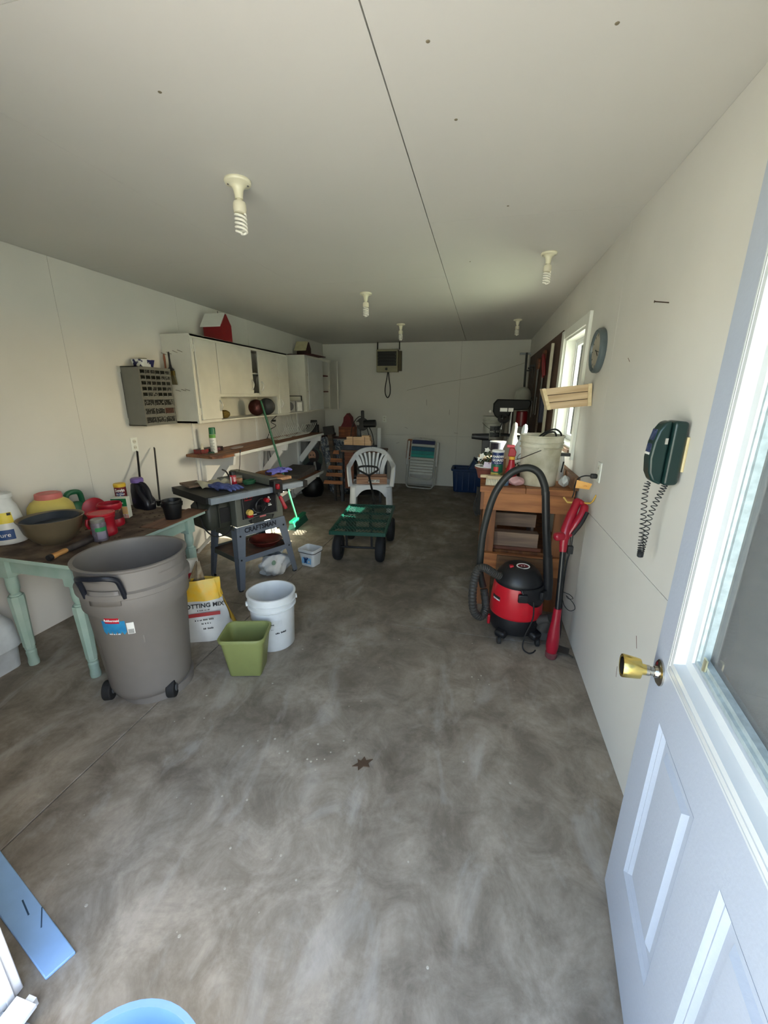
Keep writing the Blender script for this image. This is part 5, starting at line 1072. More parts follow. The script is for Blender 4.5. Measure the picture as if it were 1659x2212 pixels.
for s in (-1, 1):
    MB().grid(lambda u, v: (s*(0.195+0.085*u+0.02*(1-v)), -0.235+0.05*u-0.03*(1-v), 0.42*v), 4, 8).build('front_leg', wp, t, solid=0.008, smooth=60)
    MB().grid(lambda u, v: (s*(0.20+0.06*u+0.02*(1-v)), 0.215-0.05*u+0.07*(1-v), 0.42*v), 4, 8).build('rear_leg', wp, t, solid=0.008, smooth=60)
    ribbon(MB(), [(s*0.275, -0.225, 0.40), (s*0.29, -0.20, 0.53), (s*0.30, -0.15, 0.625), (s*0.305, -0.03, 0.64), (s*0.295, 0.10, 0.645), (s*0.27, 0.19, 0.69), (s*0.20, 0.24, 0.78), (s*0.10, 0.265, 0.825), (0, 0.27, 0.838)], 0.062, 0.022, (s*0.6, -0.5, 0.6)).build('arm', wp, t, smooth=60)
    ribbon(MB(), [(s*0.275, 0.20, 0.685), (s*0.235, 0.20, 0.60), (s*0.21, 0.19, 0.50), (s*0.205, 0.19, 0.41)], 0.05, 0.014, (s, 0, 0.1)).build('back_post', wp, t, smooth=60) if False else None
for k in range(6):
    f = (k-2.5)/2.5
    ribbon(MB(), [(f*0.085, 0.205, 0.41), (f*0.10, 0.225, 0.56), (f*0.13, 0.25, 0.70), (f*0.165, 0.258, 0.795-0.025*f*f)], (0.020, 0.030), 0.008, (1, 0, 0)).build('back_slat', wp, t, smooth=60)
for s in (-1, 1):
    ribbon(MB(), [(s*0.135, 0.20, 0.41), (s*0.15, 0.22, 0.56), (s*0.19, 0.235, 0.69), (s*0.235, 0.225, 0.755)], (0.05, 0.07), 0.010, (1, 0, 0)).build('back_edge', wp, t, smooth=60)
m = MB(); P = [(x, 0.40-0.11*min(1, (abs(x)/0.19)**3)) for x in [(-0.20+0.02*i) for i in range(21)]]
m.prism([(-0.20, 0.42)]+[(x, z-0.035) for x, z in P]+[(0.20, 0.42)], 0, 0.01, TR(0, -0.235, 0) @ RX(90)); m.build('front_apron', wp, t)
t2 = thing('wooden_box', 'shallow wooden crate with printed end on the seat of the white chair', 'box', (-1.40, 5.22, 0.424), 14)
bw = wood('crate_wood', (176, 134, 104), (140, 100, 76))
MB().bx(-0.20, 0.19, -0.09, 0.12, 0.0, 0.012).build('bottom', bw, t2); MB().bx(-0.20, 0.19, -0.10, -0.09, 0, 0.095).bx(-0.20, 0.19, 0.12, 0.13, 0, 0.095).pieces('long_side', bw, t2); MB().bx(-0.21, -0.20, -0.10, 0.13, 0, 0.095).bx(0.19, 0.20, -0.10, 0.13, 0, 0.095).pieces('short_side', bw, t2)
MB().bx(-0.05, 0.10, -0.1012, -0.1002, 0.02, 0.06).build('label', paper, t2); marks(3, 0.032, ink, t2, T=vface((0.025, -0.1014, 0.045), (1, 0, 0), (0, -1, 0)))

# ================================================================ back left: stand with mitre saw, slats, camouflage cloth, picture
t = thing('saw_stand', 'narrow workbench with dark legs and brown top in front of the back wall', 'workbench', (-1.73, 5.86, 0))
MB().bx(-0.29, 0.34, -0.14, 0.28, 0.755, 0.785).build('top', wood('stand_top', (112, 84, 66), (84, 60, 48)), t, bevel=0.002)
for x in (-0.275, 0.315):
    for y in (-0.12, 0.25): MB().bx(x-0.016, x+0.016, y-0.016, y+0.016, 0, 0.755).build('leg', M('stand_blue_grey', (44, 48, 56), 0.5), t)
MB().bx(-0.24, -0.10, -0.125, -0.105, 0.20, 0.755).build('red_brown_panel', wood('reddish', (124, 70, 46), (96, 52, 34)), t)
MB().bx(-0.26, 0.30, -0.12, -0.10, 0.30, 0.345).bx(-0.26, 0.30, 0.24, 0.26, 0.30, 0.345).pieces('stretcher', M('stand_grey', (110, 112, 118), 0.5), t)
MB().bx(-0.25, 0.30, -0.10, 0.24, 0.10, 0.12).build('lower_shelf', dark_gap, t)
lw_ = wood('light_lumber', (226, 190, 150), (200, 160, 120), 3, (1, 10, 10))
t = thing('tool_case', 'dark flat case between the strapped light boards and the narrow workbench top', 'case', (-1.74, 5.82, 0.785))
MB().bx(-0.27, 0.24, -0.08, 0.072, 0, 0.075).build('case_body', M('case_navy', (24, 28, 38), 0.5, scale=20, rgb2=(44, 46, 60)), t, bevel=0.006)
for k, (x0, x1, z, nn) in enumerate(((-0.235, 0.18, 0.8615, 0), (-0.235, 0.18, 0.8855, 0), (-0.235, 0.18, 0.9095, 0), (-0.195, 0.165, 0.9335, 0), (-0.195, 0.165, 0.9575, 0), (0.04, 0.155, 0.9815, 0))):
    lb_ = ('light board at the bottom of the strapped stack', 'second light board from the bottom of the strapped stack', 'third light board from the bottom of the strapped stack', 'shorter light board resting fourth in the strapped stack', 'second shorter light board, fifth in the strapped stack', 'smallest light block on top of the strapped stack')[k]
    tag(MB().bx(-1.74+x0, -1.74+x1, 5.74, 5.84, z, z+0.0225).build('light_board', lw_, None, bevel=0.0015), lb_, 'board', 'light boards strapped above the dark case')
m = MB()
for x in (-1.835, -1.655): m.tube([(x, 5.738, 0.862), (x, 5.738, 0.985), (x, 5.842, 0.985), (x, 5.842, 0.862)], 0.003, 6)
for q, lb_ in zip(m.pieces('strap', black_rub, None), ('dark strap around the left part of the light boards', 'dark strap around the right part of the light boards')): tag(q, lb_, 'strap')
t = thing('mitre_saw', 'black and grey chop saw with upright handle above the light boards', 'saw', (-1.74, 5.96, 0.785))
MB().bx(-0.12, 0.18, -0.06, 0.14, 0.0, 0.05).lathe([(0.13, 0.05), (0.13, 0.07), (0, 0.07)], 28, TR(0.02, 0.02, 0)).build('base', M('cast_grey', (90, 90, 90), 0.5, 0.3), t)
MB().bar((-0.06, 0.04, 0.05), (-0.085, 0.03, 0.42), 0.07, 0.05, up=(1, 0, 0)).build('column', M('cast_grey', (1, 1, 1)), t, bevel=0.01)
MB().bar((0.10, 0.02, 0.05), (-0.02, 0.02, 0.24), 0.02, 0.015, up=(1, 0, 0)).build('brace', M('cast_light', (170, 168, 160), 0.5), t)
MB().lathe([(0, -0.03), (0.09, -0.03), (0.095, 0.0), (0.09, 0.02), (0, 0.02)], 28, TR(-0.005, -0.02, 0.37) @ RX(90)).build('blade_housing', black_pl, t)
MB().cyl((0.02, -0.02, 0.375), (0.20, -0.02, 0.385), 0.055, n=24).bx(0.03, 0.20, -0.079, -0.07, 0.375, 0.385).build('motor', black_pl, t, bevel=0.006)
MB().bx(-0.025, 0.02, -0.04, 0.01, 0.44, 0.57).build('handle', black_pl, t, bevel=0.012)
MB().lathe([(0, 0), (0.028, 0), (0.024, 0.02), (0, 0.02)], 14, TR(-0.07, -0.03, 0.38) @ RX(90)).build('steel_pivot', steel, t)
MB().tube(smooth_path([(0, 0, 0.46), (-0.06, 0, 0.48), (-0.14, 0, 0.40), (-0.19, 0, 0.26), (-0.20, 0.0, 0.10)], 5), 0.006, 7).tube(smooth_path([(0.06, -0.02, 0.33), (0.10, -0.04, 0.22), (0.13, -0.06, 0.12), (0.16, -0.1, 0.06)], 5), 0.006, 7).tube(smooth_path([(0.10, -0.02, 0.33), (0.15, -0.04, 0.24), (0.18, -0.07, 0.14), (0.20, -0.12, 0.08)], 5), 0.006, 7).build('cable', black_rub, t)
t = thing('white_plank', 'white board standing upright behind the narrow workbench against the back wall', 'board', (-1.62, 6.40, 0)); 
MB().bar((0, 0, 0), (0, 0.10, 1.06), 0.06, 0.02, up=(0, 1, 0)).build('plank', white_paint, t)
t = thing('barn_birdhouse', 'wooden birdhouse with dark red barn-shaped roof left of the chop saw', 'birdhouse', (-2.14, 6.44, 0.905))
rdw = wood('rust_wood', (138, 78, 44), (96, 50, 30))
MB().bx(-0.14, 0.13, -0.07, 0.07, 0, 0.17).build('body', rdw, t)
for s in (-0.1, 0.02): MB().bx(s, s+0.06, -0.0712, -0.0702, 0.03, 0.13).build('panel', wood('rust_panel', (156, 92, 52), (110, 60, 34)), t)
MB().prism([(-0.10, 0.17), (0.12, 0.17), (0.075, 0.25), (0.065, 0.32), (0.01, 0.385), (-0.045, 0.32), (-0.055, 0.25)], -0.08, 0.08, RX(90)).build('roof', M('dark_red_roof', (96, 16, 24), 0.6), t)
MB().bx(-0.40, 0.14, -0.10, 0.10, -0.022, 0.0).build('board_under', M('redbrown', (1, 1, 1)), t)
MB().bx(-0.36, -0.32, -0.08, 0.08, -0.905, -0.022).bx(0.08, 0.12, -0.08, 0.08, -0.905, -0.022).pieces('leg', M('dark_leg', (40, 34, 30), 0.7), t)
t = thing('weathered_post', 'dark weathered wooden piece leaning left of the barn birdhouse', 'board', (-2.23, 5.98, 0.0))
MB().bar((0.06, 0, 0.0), (-0.07, 0.03, 1.02), 0.07, 0.05, up=(0, 1, 0)).build('post', wood('dark_picket', (84, 66, 50), (54, 42, 34)), t)
MB().bx(-0.09, 0.07, -0.03, 0.04, 0, 0.13, TR(-0.065, 0.03, 0.98) @ RY(-8)).build('top_block', M('dark_top', (36, 34, 32), 0.7), t)
# slatted rack
t = thing('slatted_rack', 'rack of short brown boards on a dark post in front of the camouflage cloth', 'rack', (-2.0, 5.66, 0))
MB().bx(-0.02, 0.02, 0.012, 0.045, 0, 0.74).build('post', M('stand_blue_grey', (1, 1, 1)), t)
MB().bx(-0.13, -0.10, 0.012, 0.04, 0.0, 0.84).build('post', M('dark_leg', (1, 1, 1)), t)
sl_ = wood('slat_brown', (164, 104, 62), (110, 66, 40), 3, (1, 9, 9))
for i, (zz, xl) in enumerate(((0.785, -0.115), (0.665, -0.165), (0.555, -0.20), (0.445, -0.24), (0.325, -0.28))):
    MB().hexa([(xl-0.01, -0.012, zz-0.055), (0.0+(0.015 if i else -0.03), -0.012, zz-0.055), (0.0+(0.015 if i else -0.03), 0.012, zz-0.055), (xl-0.01, 0.012, zz-0.055), (xl+0.008, -0.012, zz), (0.0+(0.015 if i else -0.03), -0.012, zz), (0.0+(0.015 if i else -0.03), 0.012, zz), (xl+0.008, 0.012, zz)]).build('slat', sl_, t, bevel=0.002)
# camouflage cloth
def camo():
    m = M('camo_cloth', (120, 122, 126), 0.9, scale=11, rgb2=(50, 56, 66), mixpos=(0.44, 0.5), detail=2)
    n = m.node_tree; r = [x for x in n.nodes if x.type == 'VALTORGB'][0]; r.color_ramp.interpolation = 'CONSTANT'
    for p, c in ((0.0, (56, 62, 74)), (0.42, (122, 128, 136)), (0.5, (84, 94, 108)), (0.56, (168, 168, 166)), (0.64, (128, 130, 120))):
        e = r.color_ramp.elements.new(p) if p else r.color_ramp.elements[0]
        e.position = p; e.color = (*[lin(x) for x in c], 1)
    nz = [x for x in n.nodes if x.type == 'TEX_NOISE'][0]; nz.inputs['Distortion'].default_value = 1.5
    return m
cm = camo()
def camof(u, v):
    x = -2.40-0.14*v+0.38*u; z = 0.98*v-0.06*(u-0.35)**2*4*v
    return (x, 6.22+0.10*math.sin(PI*u)*-1+0.035*math.sin(11*u+5*v)+0.02*math.sin(23*u-9*v)+0.05*v, max(0.005, z*(0.93+0.02*math.sin(9*u))))
tag(MB().grid(camof, 40, 40).build('camouflage_cloth', cm, None, smooth=70, solid=0.02), 'grey-blue camouflage cloth draped in the back left corner', 'cloth')
tag(MB().grid(lambda u, v: (-2.76+0.08*v+0.11*math.cos(PI*(0.1+0.8*u)), 6.30-0.10*math.sin(PI*u), 0.45+0.41*v), 12, 8).build('grey_bag', M('grey_fabric', (112, 112, 114), 0.85, scale=10), None, smooth=60, solid=0.02), 'grey fabric bag hanging between the shelf end and the camouflage cloth', 'bag')
t = thing('black_bag', 'large black sack under the low white shelf in the back corner', 'sack', (-2.60, 5.93, 0))
MB().grid(lambda u, v: (0.185*math.cos(2*PI*u)*math.sin(PI*(0.22+0.78*v))**0.6*(1+0.05*math.sin(5*2*PI*u+3*v)), 0.16*math.sin(2*PI*u)*math.sin(PI*(0.22+0.78*v))**0.6, 0.40*v), 28, 12, cu=True).build('sack_body', M('black_film', (14, 14, 15), 0.45), t, smooth=60)
t = thing('portrait', 'painted portrait of a bearded man in a dark coat beyond the low white shelf', 'picture', T=Matrix.Translation((-2.655, 6.10, 0.385)) @ RZ_(30))
MB().prism(rrect(-0.15, 0.17, 0.0, 0.36, 0.14, 8), -0.015, 0.0, RX(90)).build('board', M('portrait_green', (58, 70, 62), 0.7), t)
sk = M('portrait_skin', (196, 150, 120), 0.7, scale=20, rgb2=(150, 108, 84))
pz = lambda poly, z: [(x, y) for x, y in poly]
def oval(cx, cy, a, b, n=20): return [(cx+a*math.cos(2*PI*i/n), cy+b*math.sin(2*PI*i/n)) for i in range(n)]
MB().prism(oval(0.03, 0.235, 0.085, 0.11), 0.0155, 0.018, RX(90)).build('painted_hair', M('portrait_hair', (40, 26, 24), 0.7), t)
MB().prism([(-0.13, 0.0), (0.13, 0.0), (0.15, 0.09), (0.06, 0.15), (-0.04, 0.15), (-0.12, 0.09)], 0.0155, 0.0175, RX(90)).build('painted_coat', M('portrait_coat', (24, 24, 30), 0.7), t)
MB().prism(oval(0.0, 0.235, 0.060, 0.085), 0.018, 0.022, RX(90)).build('painted_face', sk, t)
MB().prism([(-0.05, 0.195), (-0.02, 0.202), (0.02, 0.202), (0.055, 0.195), (0.05, 0.155), (0.02, 0.13), (-0.02, 0.135), (-0.045, 0.16)], 0.022, 0.024, RX(90)).build('painted_beard', M('portrait_hair', (1, 1, 1)), t)
for x in (-0.024, 0.02): MB().prism(oval(x, 0.248, 0.014, 0.008, 10), 0.022, 0.0235, RX(90)).build('painted_eye', ink, t)
MB().prism([(0.0, 0.25), (0.008, 0.21), (-0.010, 0.208)], 0.022, 0.0245, RX(90)).build('painted_nose', sk, t)
MB().prism([(0.02, 0.0), (0.07, 0.0), (0.05, 0.14), (0.02, 0.14)], 0.0175, 0.019, RX(90)).build('painted_shirt', M('portrait_white', (170, 168, 160), 0.7), t)
MB().bx(-0.10, 0.10, -0.015, 0.15, -0.03, 0.0).bx(-0.08, -0.05, 0.0, 0.14, -0.385, -0.03).bx(0.05, 0.08, 0.0, 0.14, -0.385, -0.03).build('stand', M('dark_leg', (1, 1, 1)), t)

# ================================================================ folded lawn chair
al = M('aluminium_tube', (196, 198, 194), 0.35, 0.3)
t = thing('lawn_chair', 'folded lawn chair with white tubes and teal webbing leaning on the back wall', 'chair', T=Matrix.Translation((-0.985, 6.86, 0)) @ RX(-14) @ RY(2))
def U(m, x, z0, z1, r, y, rad=0.012):
    P = [(-x, y, z0+r)]+[(-x+r-r*math.cos(a), y, z0+r-r*math.sin(a)) for a in (0.4, 0.8, 1.2)]+[(-x+r, y, z0), (x-r, y, z0)]+[(x-r+r*math.sin(a), y, z0+r-r*math.cos(a)) for a in (0.4, 0.8, 1.2)]+[(x, y, z0+r)]
    P2 = [(x, y, z1-r)]+[(x-r+r*math.cos(a), y, z1-r+r*math.sin(a)) for a in (0.4, 0.8, 1.2)]+[(x-r, y, z1), (-x+r, y, z1)]+[(-x+r-r*math.sin(a), y, z1-r+r*math.cos(a)) for a in (0.4, 0.8, 1.2)]+[(-x, y, z1-r)]
    m.tube(P+P2, rad, 8, closed=True)
U(m := MB(), 0.235, 0.012, 0.50, 0.06, -0.05); m.build('leg_frame', al, t)
U(m := MB(), 0.26, 0.06, 0.55, 0.05, 0.03, 0.010); m.build('rear_frame', al, t)
U(m := MB(), 0.205, 0.17, 0.86, 0.06, -0.015); m.build('back_frame', al, t)
MB().bx(-0.275, -0.235, -0.045, -0.015, 0.40, 0.82).build('arm_rest', M('arm_white', (190, 190, 190), 0.4), t, bevel=0.006)
MB().bx(0.235, 0.275, -0.045, -0.015, 0.40, 0.82).build('arm_rest', M('arm_white', (1, 1, 1)), t, bevel=0.006)
for z0, z1, c in ((0.775, 0.84, (36, 44, 90)), (0.735, 0.77, (196, 200, 196)), (0.66, 0.725, (20, 92, 120)), (0.60, 0.655, (22, 140, 138)), (0.545, 0.595, (24, 150, 140)), (0.495, 0.535, (200, 204, 200)), (0.445, 0.485, (200, 204, 200)), (0.395, 0.435, (200, 204, 200)), (0.345, 0.385, (200, 204, 200)), (0.295, 0.335, (200, 204, 200)), (0.245, 0.285, (200, 204, 200))):
    MB().bx(-0.2, 0.2, -0.032, -0.028, z0, z1).build('webbing_strap', M('web_%d_%d' % (c[0], c[1]), c, 0.6), t)
MB().prism(rrect(-0.30, -0.20, 0.5, 0.86, 0.03), 0.0, 0.02, TR(0, 0.065, 0) @ RX(90)).build('wood_arm', wood('tan_wood', (150, 90, 56), (110, 64, 40)), t)
# ================================================================ blue tote
bt2 = M('tote_blue', (24, 54, 98), 0.45, var=0.06)
t = thing('storage_tote', 'dark blue plastic tote on the floor against the back wall', 'tote', (-0.14, 6.93, 0))
def rt(a, b, r=0.03): return rrect(-a, a, -b, b, r)
shell(MB(), [(rt(0.235, 0.15), 0), (rt(0.25, 0.16), 0.02), (rt(0.275, 0.185), 0.36), (rt(0.30, 0.205, 0.04), 0.365), (rt(0.305, 0.208, 0.04), 0.40), (rt(0.295, 0.20, 0.04), 0.402), (rt(0.265, 0.175), 0.38), (rt(0.235, 0.15), 0.02)], cap1=True).build('tub', bt2, t, bevel=0.003)
for k in range(5): MB().bx(-0.20+k*0.1-0.006, -0.20+k*0.1+0.006, -0.192, -0.172, 0.04, 0.34).build('rib', bt2, t)
t = thing('inner_bin', 'second dark blue bin tipped inside the blue tote', 'bin', T=Matrix.Translation((-0.055, 6.90, 0.36)) @ RY(38))
shell(MB(), [(rt(0.10, 0.11), -0.10), (rt(0.14, 0.14), 0.13), (rt(0.155, 0.155), 0.135), (rt(0.155, 0.155), 0.155), (rt(0.13, 0.13), 0.15), (rt(0.095, 0.10), -0.09)], cap1=True).build('bin_body', bt2, t, bevel=0.004)
# ================================================================ heater on the back wall
t = thing('wall_heater', 'old beige electric heater with dark grille hung near the ceiling on the back wall', 'heater', (-1.63, 7.05, 1.955))
hb = M('heater_beige', (150, 144, 116), 0.5, var=0.05)
MB().bx(-0.185, 0.185, 0.0, 0.13, 0.0, 0.36).build('case', hb, t, bevel=0.006)
MB().bx(0.187, 0.235, 0.06, 0.13, 0.02, 0.34).build('side_box', M('heater_side', (84, 74, 52), 0.6), t)
MB().bx(-0.165, 0.165, -0.004, 0.001, 0.10, 0.33).build('grille_opening', M('grille_black', (10, 10, 11), 0.5), t)
for z in (0.155, 0.205, 0.255, 0.305): MB().bx(-0.16, 0.16, -0.014, -0.006, z-0.007, z+0.007).build('grille_louver', M('louver', (24, 24, 24), 0.4), t)
for s in (-1, 1):
    for z in (0.13, 0.18, 0.23, 0.28): MB().lathe([(0, 0), (0.006, 0), (0.005, 0.004), (0, 0.004)], 8, TR(s*0.15, -0.014, z) @ RX(90)).build('rivet', M('louver_end', (96, 96, 92), 0.4), t)
MB().lathe([(0, 0), (0.022, 0), (0.018, 0.012), (0, 0.012)], 16, TR(-0.01, -0.001, 0.05) @ RX(90)).build('knob', black_pl, t)
m = MB()
for x in (-0.18, 0.20): m.bx(x-0.004, x+0.004, 0.03, 0.10, 0.36, ZC-1.955)
m.pieces('hanger_strap', M('hanger', (60, 56, 40), 0.6), t)
MB().tube(smooth_path([(0.01, 0.03, 0.0), (-0.01, 0.03, -0.12), (-0.035, 0.03, -0.26), (-0.03, 0.03, -0.36), (0.01, 0.03, -0.42), (0.05, 0.03, -0.36), (0.055, 0.03, -0.25), (0.035, 0.03, -0.12), (0.02, 0.03, 0.0)], 6), 0.008, 8).build('cord_loop', black_rub, t)
# ================================================================ right side: workbench
ben = wood('bench_wood', (178, 116, 66), (138, 84, 46), 2.2, (1, 8, 8)); ben2 = wood('bench_wood_dark', (150, 96, 54), (112, 68, 38), 2.2, (8, 8, 1))
bx0, bx1, by0, by1, bz = 0.035, 0.655, 2.90, 6.05, 0.96
wbn = thing('workbench', 'long rough wooden workbench along the right wall', 'workbench')
xs_ = [bx0-0.012, 0.335, 0.655]
for i in range(2): MB().bx(xs_[i]+0.001, xs_[i+1]-0.001, by0-0.018, by1, bz-0.042, bz).build('plank', ben, wbn, bevel=0.003)
MB().bx(bx0+0.02, bx1, by0, by0+0.038, bz-0.175, bz-0.042).build('front_apron', ben, wbn, bevel=0.002)
MB().bx(bx0-0.002, bx0+0.02, by0, by1, bz-0.175, bz-0.042).build('side_apron', ben2, wbn)
for (x, y) in ((bx0+0.02, by0+0.04), (bx1-0.10, by0+0.04), (bx0+0.02, 4.4), (bx1-0.10, 4.4), (bx0+0.02, by1-0.1), (bx1-0.10, by1-0.1)):
    MB().bx(x, x+0.095, y, y+0.04, 0, bz-0.042).build('leg', ben2, wbn, bevel=0.003)
MB().bx(bx0+0.02, bx1, by0, by0+0.038, 0.30, 0.45).build('lower_rail', ben, wbn, bevel=0.002)
MB().bx(bx0+0.03, bx1, by0+0.09, by1-0.1, 0.425, 0.45).build('lower_shelf', ben2, wbn)
MB().bx(0.638, 0.674, by0-0.01, by1, bz, bz+0.09).build('backboard', wood('backboard', (132, 94, 60), (104, 70, 44)), wbn)
tn = M('tan_board', (146, 120, 98), 0.7, scale=3, stretch=(1, 10, 10), rgb2=(112, 90, 76))
tag(MB().bx(0.15, 0.475, 3.02, 3.10, 0.451, 0.585).build('lower_box', tn, None, bevel=0.003), 'tan board-fronted box on the workbench\'s lower shelf, lower of two', 'box')
tag(MB().bx(0.15, 0.50, 3.0, 3.018, 0.451, 0.478).build('moulding_strip', wood('reddish', (1, 1, 1), (1, 1, 1)), None, bevel=0.004), 'reddish moulding strip in front of the lower tan box', 'strip')
t = thing('tan_drawer', 'narrower tan box above the lower one inside the workbench', 'box', (0.31, 3.35, 0.451))
MB().bx(-0.16, 0.16, -0.15, 0.15, 0.13, 0.235).bx(-0.15, -0.13, -0.14, 0.14, 0, 0.13).bx(0.13, 0.15, -0.14, 0.14, 0, 0.13).build('box_body', tn, t)
t = thing('holed_board', 'olive-brown board with two dark oval holes leaning in front of the bench rail', 'board', T=Matrix.Translation((0.35, 2.875, 0.345)) @ RX(-8) @ RY(1))
MB().bx(-0.17, 0.185, -0.012, 0.008, -0.06, 0.10).build('board', wood('olive_wood', (120, 84, 46), (92, 62, 36)), t)
for x in (-0.07, 0.105): MB().lathe([(0, 0), (1, 0), (1, 0.002), (0, 0.002)], 24, TR(x, -0.012, 0.0) @ RX(90) @ Matrix.Diagonal((0.038, 0.022, 1, 1))).build('hole', M('hole_dark', (50, 24, 20), 0.9), t)
tag(MB().bx(-0.02, 0.02, 2.98, 3.0, 0.72, 0.93, TR(0.02, 0, 0)).build('dark_strip', dark_gap, None), 'dark power strip fixed to the left edge of the workbench', 'power strip')
tag(MB().tube(smooth_path([(0.022, 2.97, 0.90), (0.0, 2.96, 0.86), (-0.012, 2.95, 0.78), (0.01, 2.95, 0.72), (0.025, 2.96, 0.74)], 5), 0.004, 6).build('side_cord', black_rub, None), 'thin black cord looped at the left edge of the workbench', 'cord')

# items on the bench top
dp = M('dirty_pail', (214, 210, 192), 0.55, scale=7, rgb2=(172, 166, 138), detail=8, mixpos=(0.34, 0.6))
t = thing('dirty_bucket', 'dirty cream plastic pail full of black cable on the near end of the workbench', 'bucket', (0.428, 3.07, bz+0.001))
bucket(t, dp, 0.355, 0.147, 0.124)
MB().lathe([(0, 0), (0.020, 0), (0.020, 0.008), (0, 0.010)], 16, RZ_(-97) @ TR(0.140, 0, 0.262) @ RY(90)).build('bail_ear', dp, t)
MB().tube(smooth_path([on(-97, 0.156, 0.262), on(-120, 0.165, 0.23), on(-150, 0.165, 0.19), on(-178, 0.158, 0.18), on(-215, 0.158, 0.20), on(-250, 0.156, 0.235), on(-277, 0.152, 0.262)], 5), 0.0028, 6).build('bail_wire', M('dark_wire', (50, 46, 40), 0.5, 0.6), t)
m = MB()
for k in range(5):
    r = 0.105-0.008*k; P = [(0.01*math.sin(k)+r*math.cos(2*PI*i/20), 0.008*k-0.01+r*math.sin(2*PI*i/20), 0.29+0.010*k+0.012*math.sin(2*PI*i/20+k)) for i in range(20)]
    m.tube(P, 0.0065, 7, closed=True)
m.tube(smooth_path([(-0.03, 0.02, 0.33), (0.02, 0.0, 0.375), (0.08, -0.01, 0.395), (0.125, 0.01, 0.36), (0.12, 0.03, 0.31)], 5), 0.006, 7).tube(smooth_path([(-0.02, -0.02, 0.33), (0.03, -0.02, 0.37), (0.075, -0.03, 0.375), (0.09, -0.03, 0.33)], 5), 0.006, 7)
tag(m.build('cable_coil', black_rub, None), 'coiled black cable heaped inside the dirty cream pail', 'cable').location = (0.428, 3.07, bz)
t = thing('garden_powder_can', 'tall blue, green and white canister reading GARDEN GUARD on the workbench', 'can', (0.135, 3.06, bz+0.001))
MB().lathe([(0, 0), (0.041, 0), (0.042, 0.003), (0.042, 0.225), (0, 0.226)], 28).build('body', M('can_navy', (28, 50, 104), 0.4), t)
patch(0.042, 0.042, 0.075, 0.135, -180, 10, 14).build('green_part', M('can_green', (20, 104, 70), 0.45, scale=40, rgb2=(14, 80, 60)), t)
patch(0.042, 0.042, 0.002, 0.075, -180, 10, 14).build('harvest_print', M('can_print', (202, 188, 90), 0.5, scale=24, rgb2=(60, 104, 56), mixpos=(0.4, 0.5)), t)
patch(0.042, 0.042, 0.085, 0.118, -125, -80, 8, 0.0014).build('tomato_print', M('tomato_red', (206, 40, 44), 0.4), t)
MB().lathe([(0.0425, 0.222), (0.044, 0.226), (0.044, 0.236), (0, 0.237)], 28).build('lid', white_pl, t)
text('GARDEN', 0.022, white_ink, t, T=TR(0, 0, 0.192), warp=cylwarp(0.0432, -86), bold=0.0007)
text('GUARD', 0.026, white_ink, t, T=TR(0, 0, 0.166), warp=cylwarp(0.0432, -86), bold=0.0008)
marks(3, 0.010, white_ink, t, T=TR(0, 0, 0.147), warp=cylwarp(0.0432, -86))
t = thing('spray_bottle', 'red trigger spray bottle with yellow collar left of the dirty pail', 'bottle', (0.232, 3.02, bz+0.001))
MB().lathe([(0, 0), (0.045, 0), (0.048, 0.006), (0.048, 0.06), (0.040, 0.10), (0.026, 0.14), (0.022, 0.175), (0.016, 0.18), (0, 0.18)], 28, Matrix.Diagonal((0.9, 0.75, 1, 1))).build('body', M('spray_red', (168, 14, 34), 0.35), t)
MB().lathe([(0, 0.178), (0.020, 0.178), (0.021, 0.182), (0.021, 0.198), (0, 0.2)], 20).build('collar', M('collar_yellow', (236, 180, 60), 0.4), t)
MB().prism([(-0.030, 0.20), (0.022, 0.20), (0.026, 0.232), (0.010, 0.262), (-0.022, 0.262)], -0.013, 0.013, RX(90)).build('trigger_head', M('spray_red', (1, 1, 1)), t, bevel=0.005)
MB().bx(-0.042, 0.012, -0.011, 0.011, 0.262, 0.282).build('nozzle', M('nozzle_pink', (226, 84, 96), 0.4), t, bevel=0.004)
t = thing('scrub_brush', 'wooden-backed scrub brush with white bristles at the corner of the workbench', 'brush', T=Matrix.Translation((0.105, 2.945, bz+0.001)) @ RZ_(-6))
MB().prism(rrect(-0.045, 0.085, -0.028, 0.028, 0.024, 5), 0.045, 0.068).bar((-0.085, 0.0, 0.06), (-0.03, 0.0, 0.06), 0.032, 0.02).build('wood_back', M('brush_back', (206, 184, 148), 0.6), t, bevel=0.004)
m = MB()
for i in range(11):
    for j in range(4): m.lathe([(0.0065, 0.0), (0.0048, 0.045)], 6, TR(-0.038+i*0.0115, -0.020+j*0.0135, 0))
tag(m.build('bristles', M('bristle_white', (222, 214, 190), 0.9), t), kind='stuff')
t = thing('flower_pot', 'reddish-brown pot tray of white petunias at the left end of the workbench', 'plant', (0.068, 3.205, bz+0.001))
MB().lathe([(0, 0), (0.065, 0), (0.085, 0.07), (0.095, 0.075), (0.095, 0.09), (0.082, 0.088), (0, 0.07)], 28).build('pot', M('pot_redbrown', (120, 62, 52), 0.6), t)
MB().lathe([(0.094, 0.088), (0.097, 0.092), (0.094, 0.096)], 28).build('pale_rim', white_pl, t)
lg_ = M('leaf_green', (52, 74, 40), 0.6, scale=20, rgb2=(28, 44, 26))
m = MB()
for i in range(120):
    a = random.uniform(0, 2*PI); r = random.uniform(0.0, 0.09); z = 0.09+random.uniform(0, 0.10); T_ = TR(r*math.cos(a), r*math.sin(a), z) @ RZ_(random.uniform(0, 360)) @ RY(random.uniform(-60, 40))
    m.add([(0, 0, 0), (0.014, 0.010, 0.003), (0.034, 0, 0), (0.014, -0.010, 0.003)], [(0, 1, 2, 3)], T_)
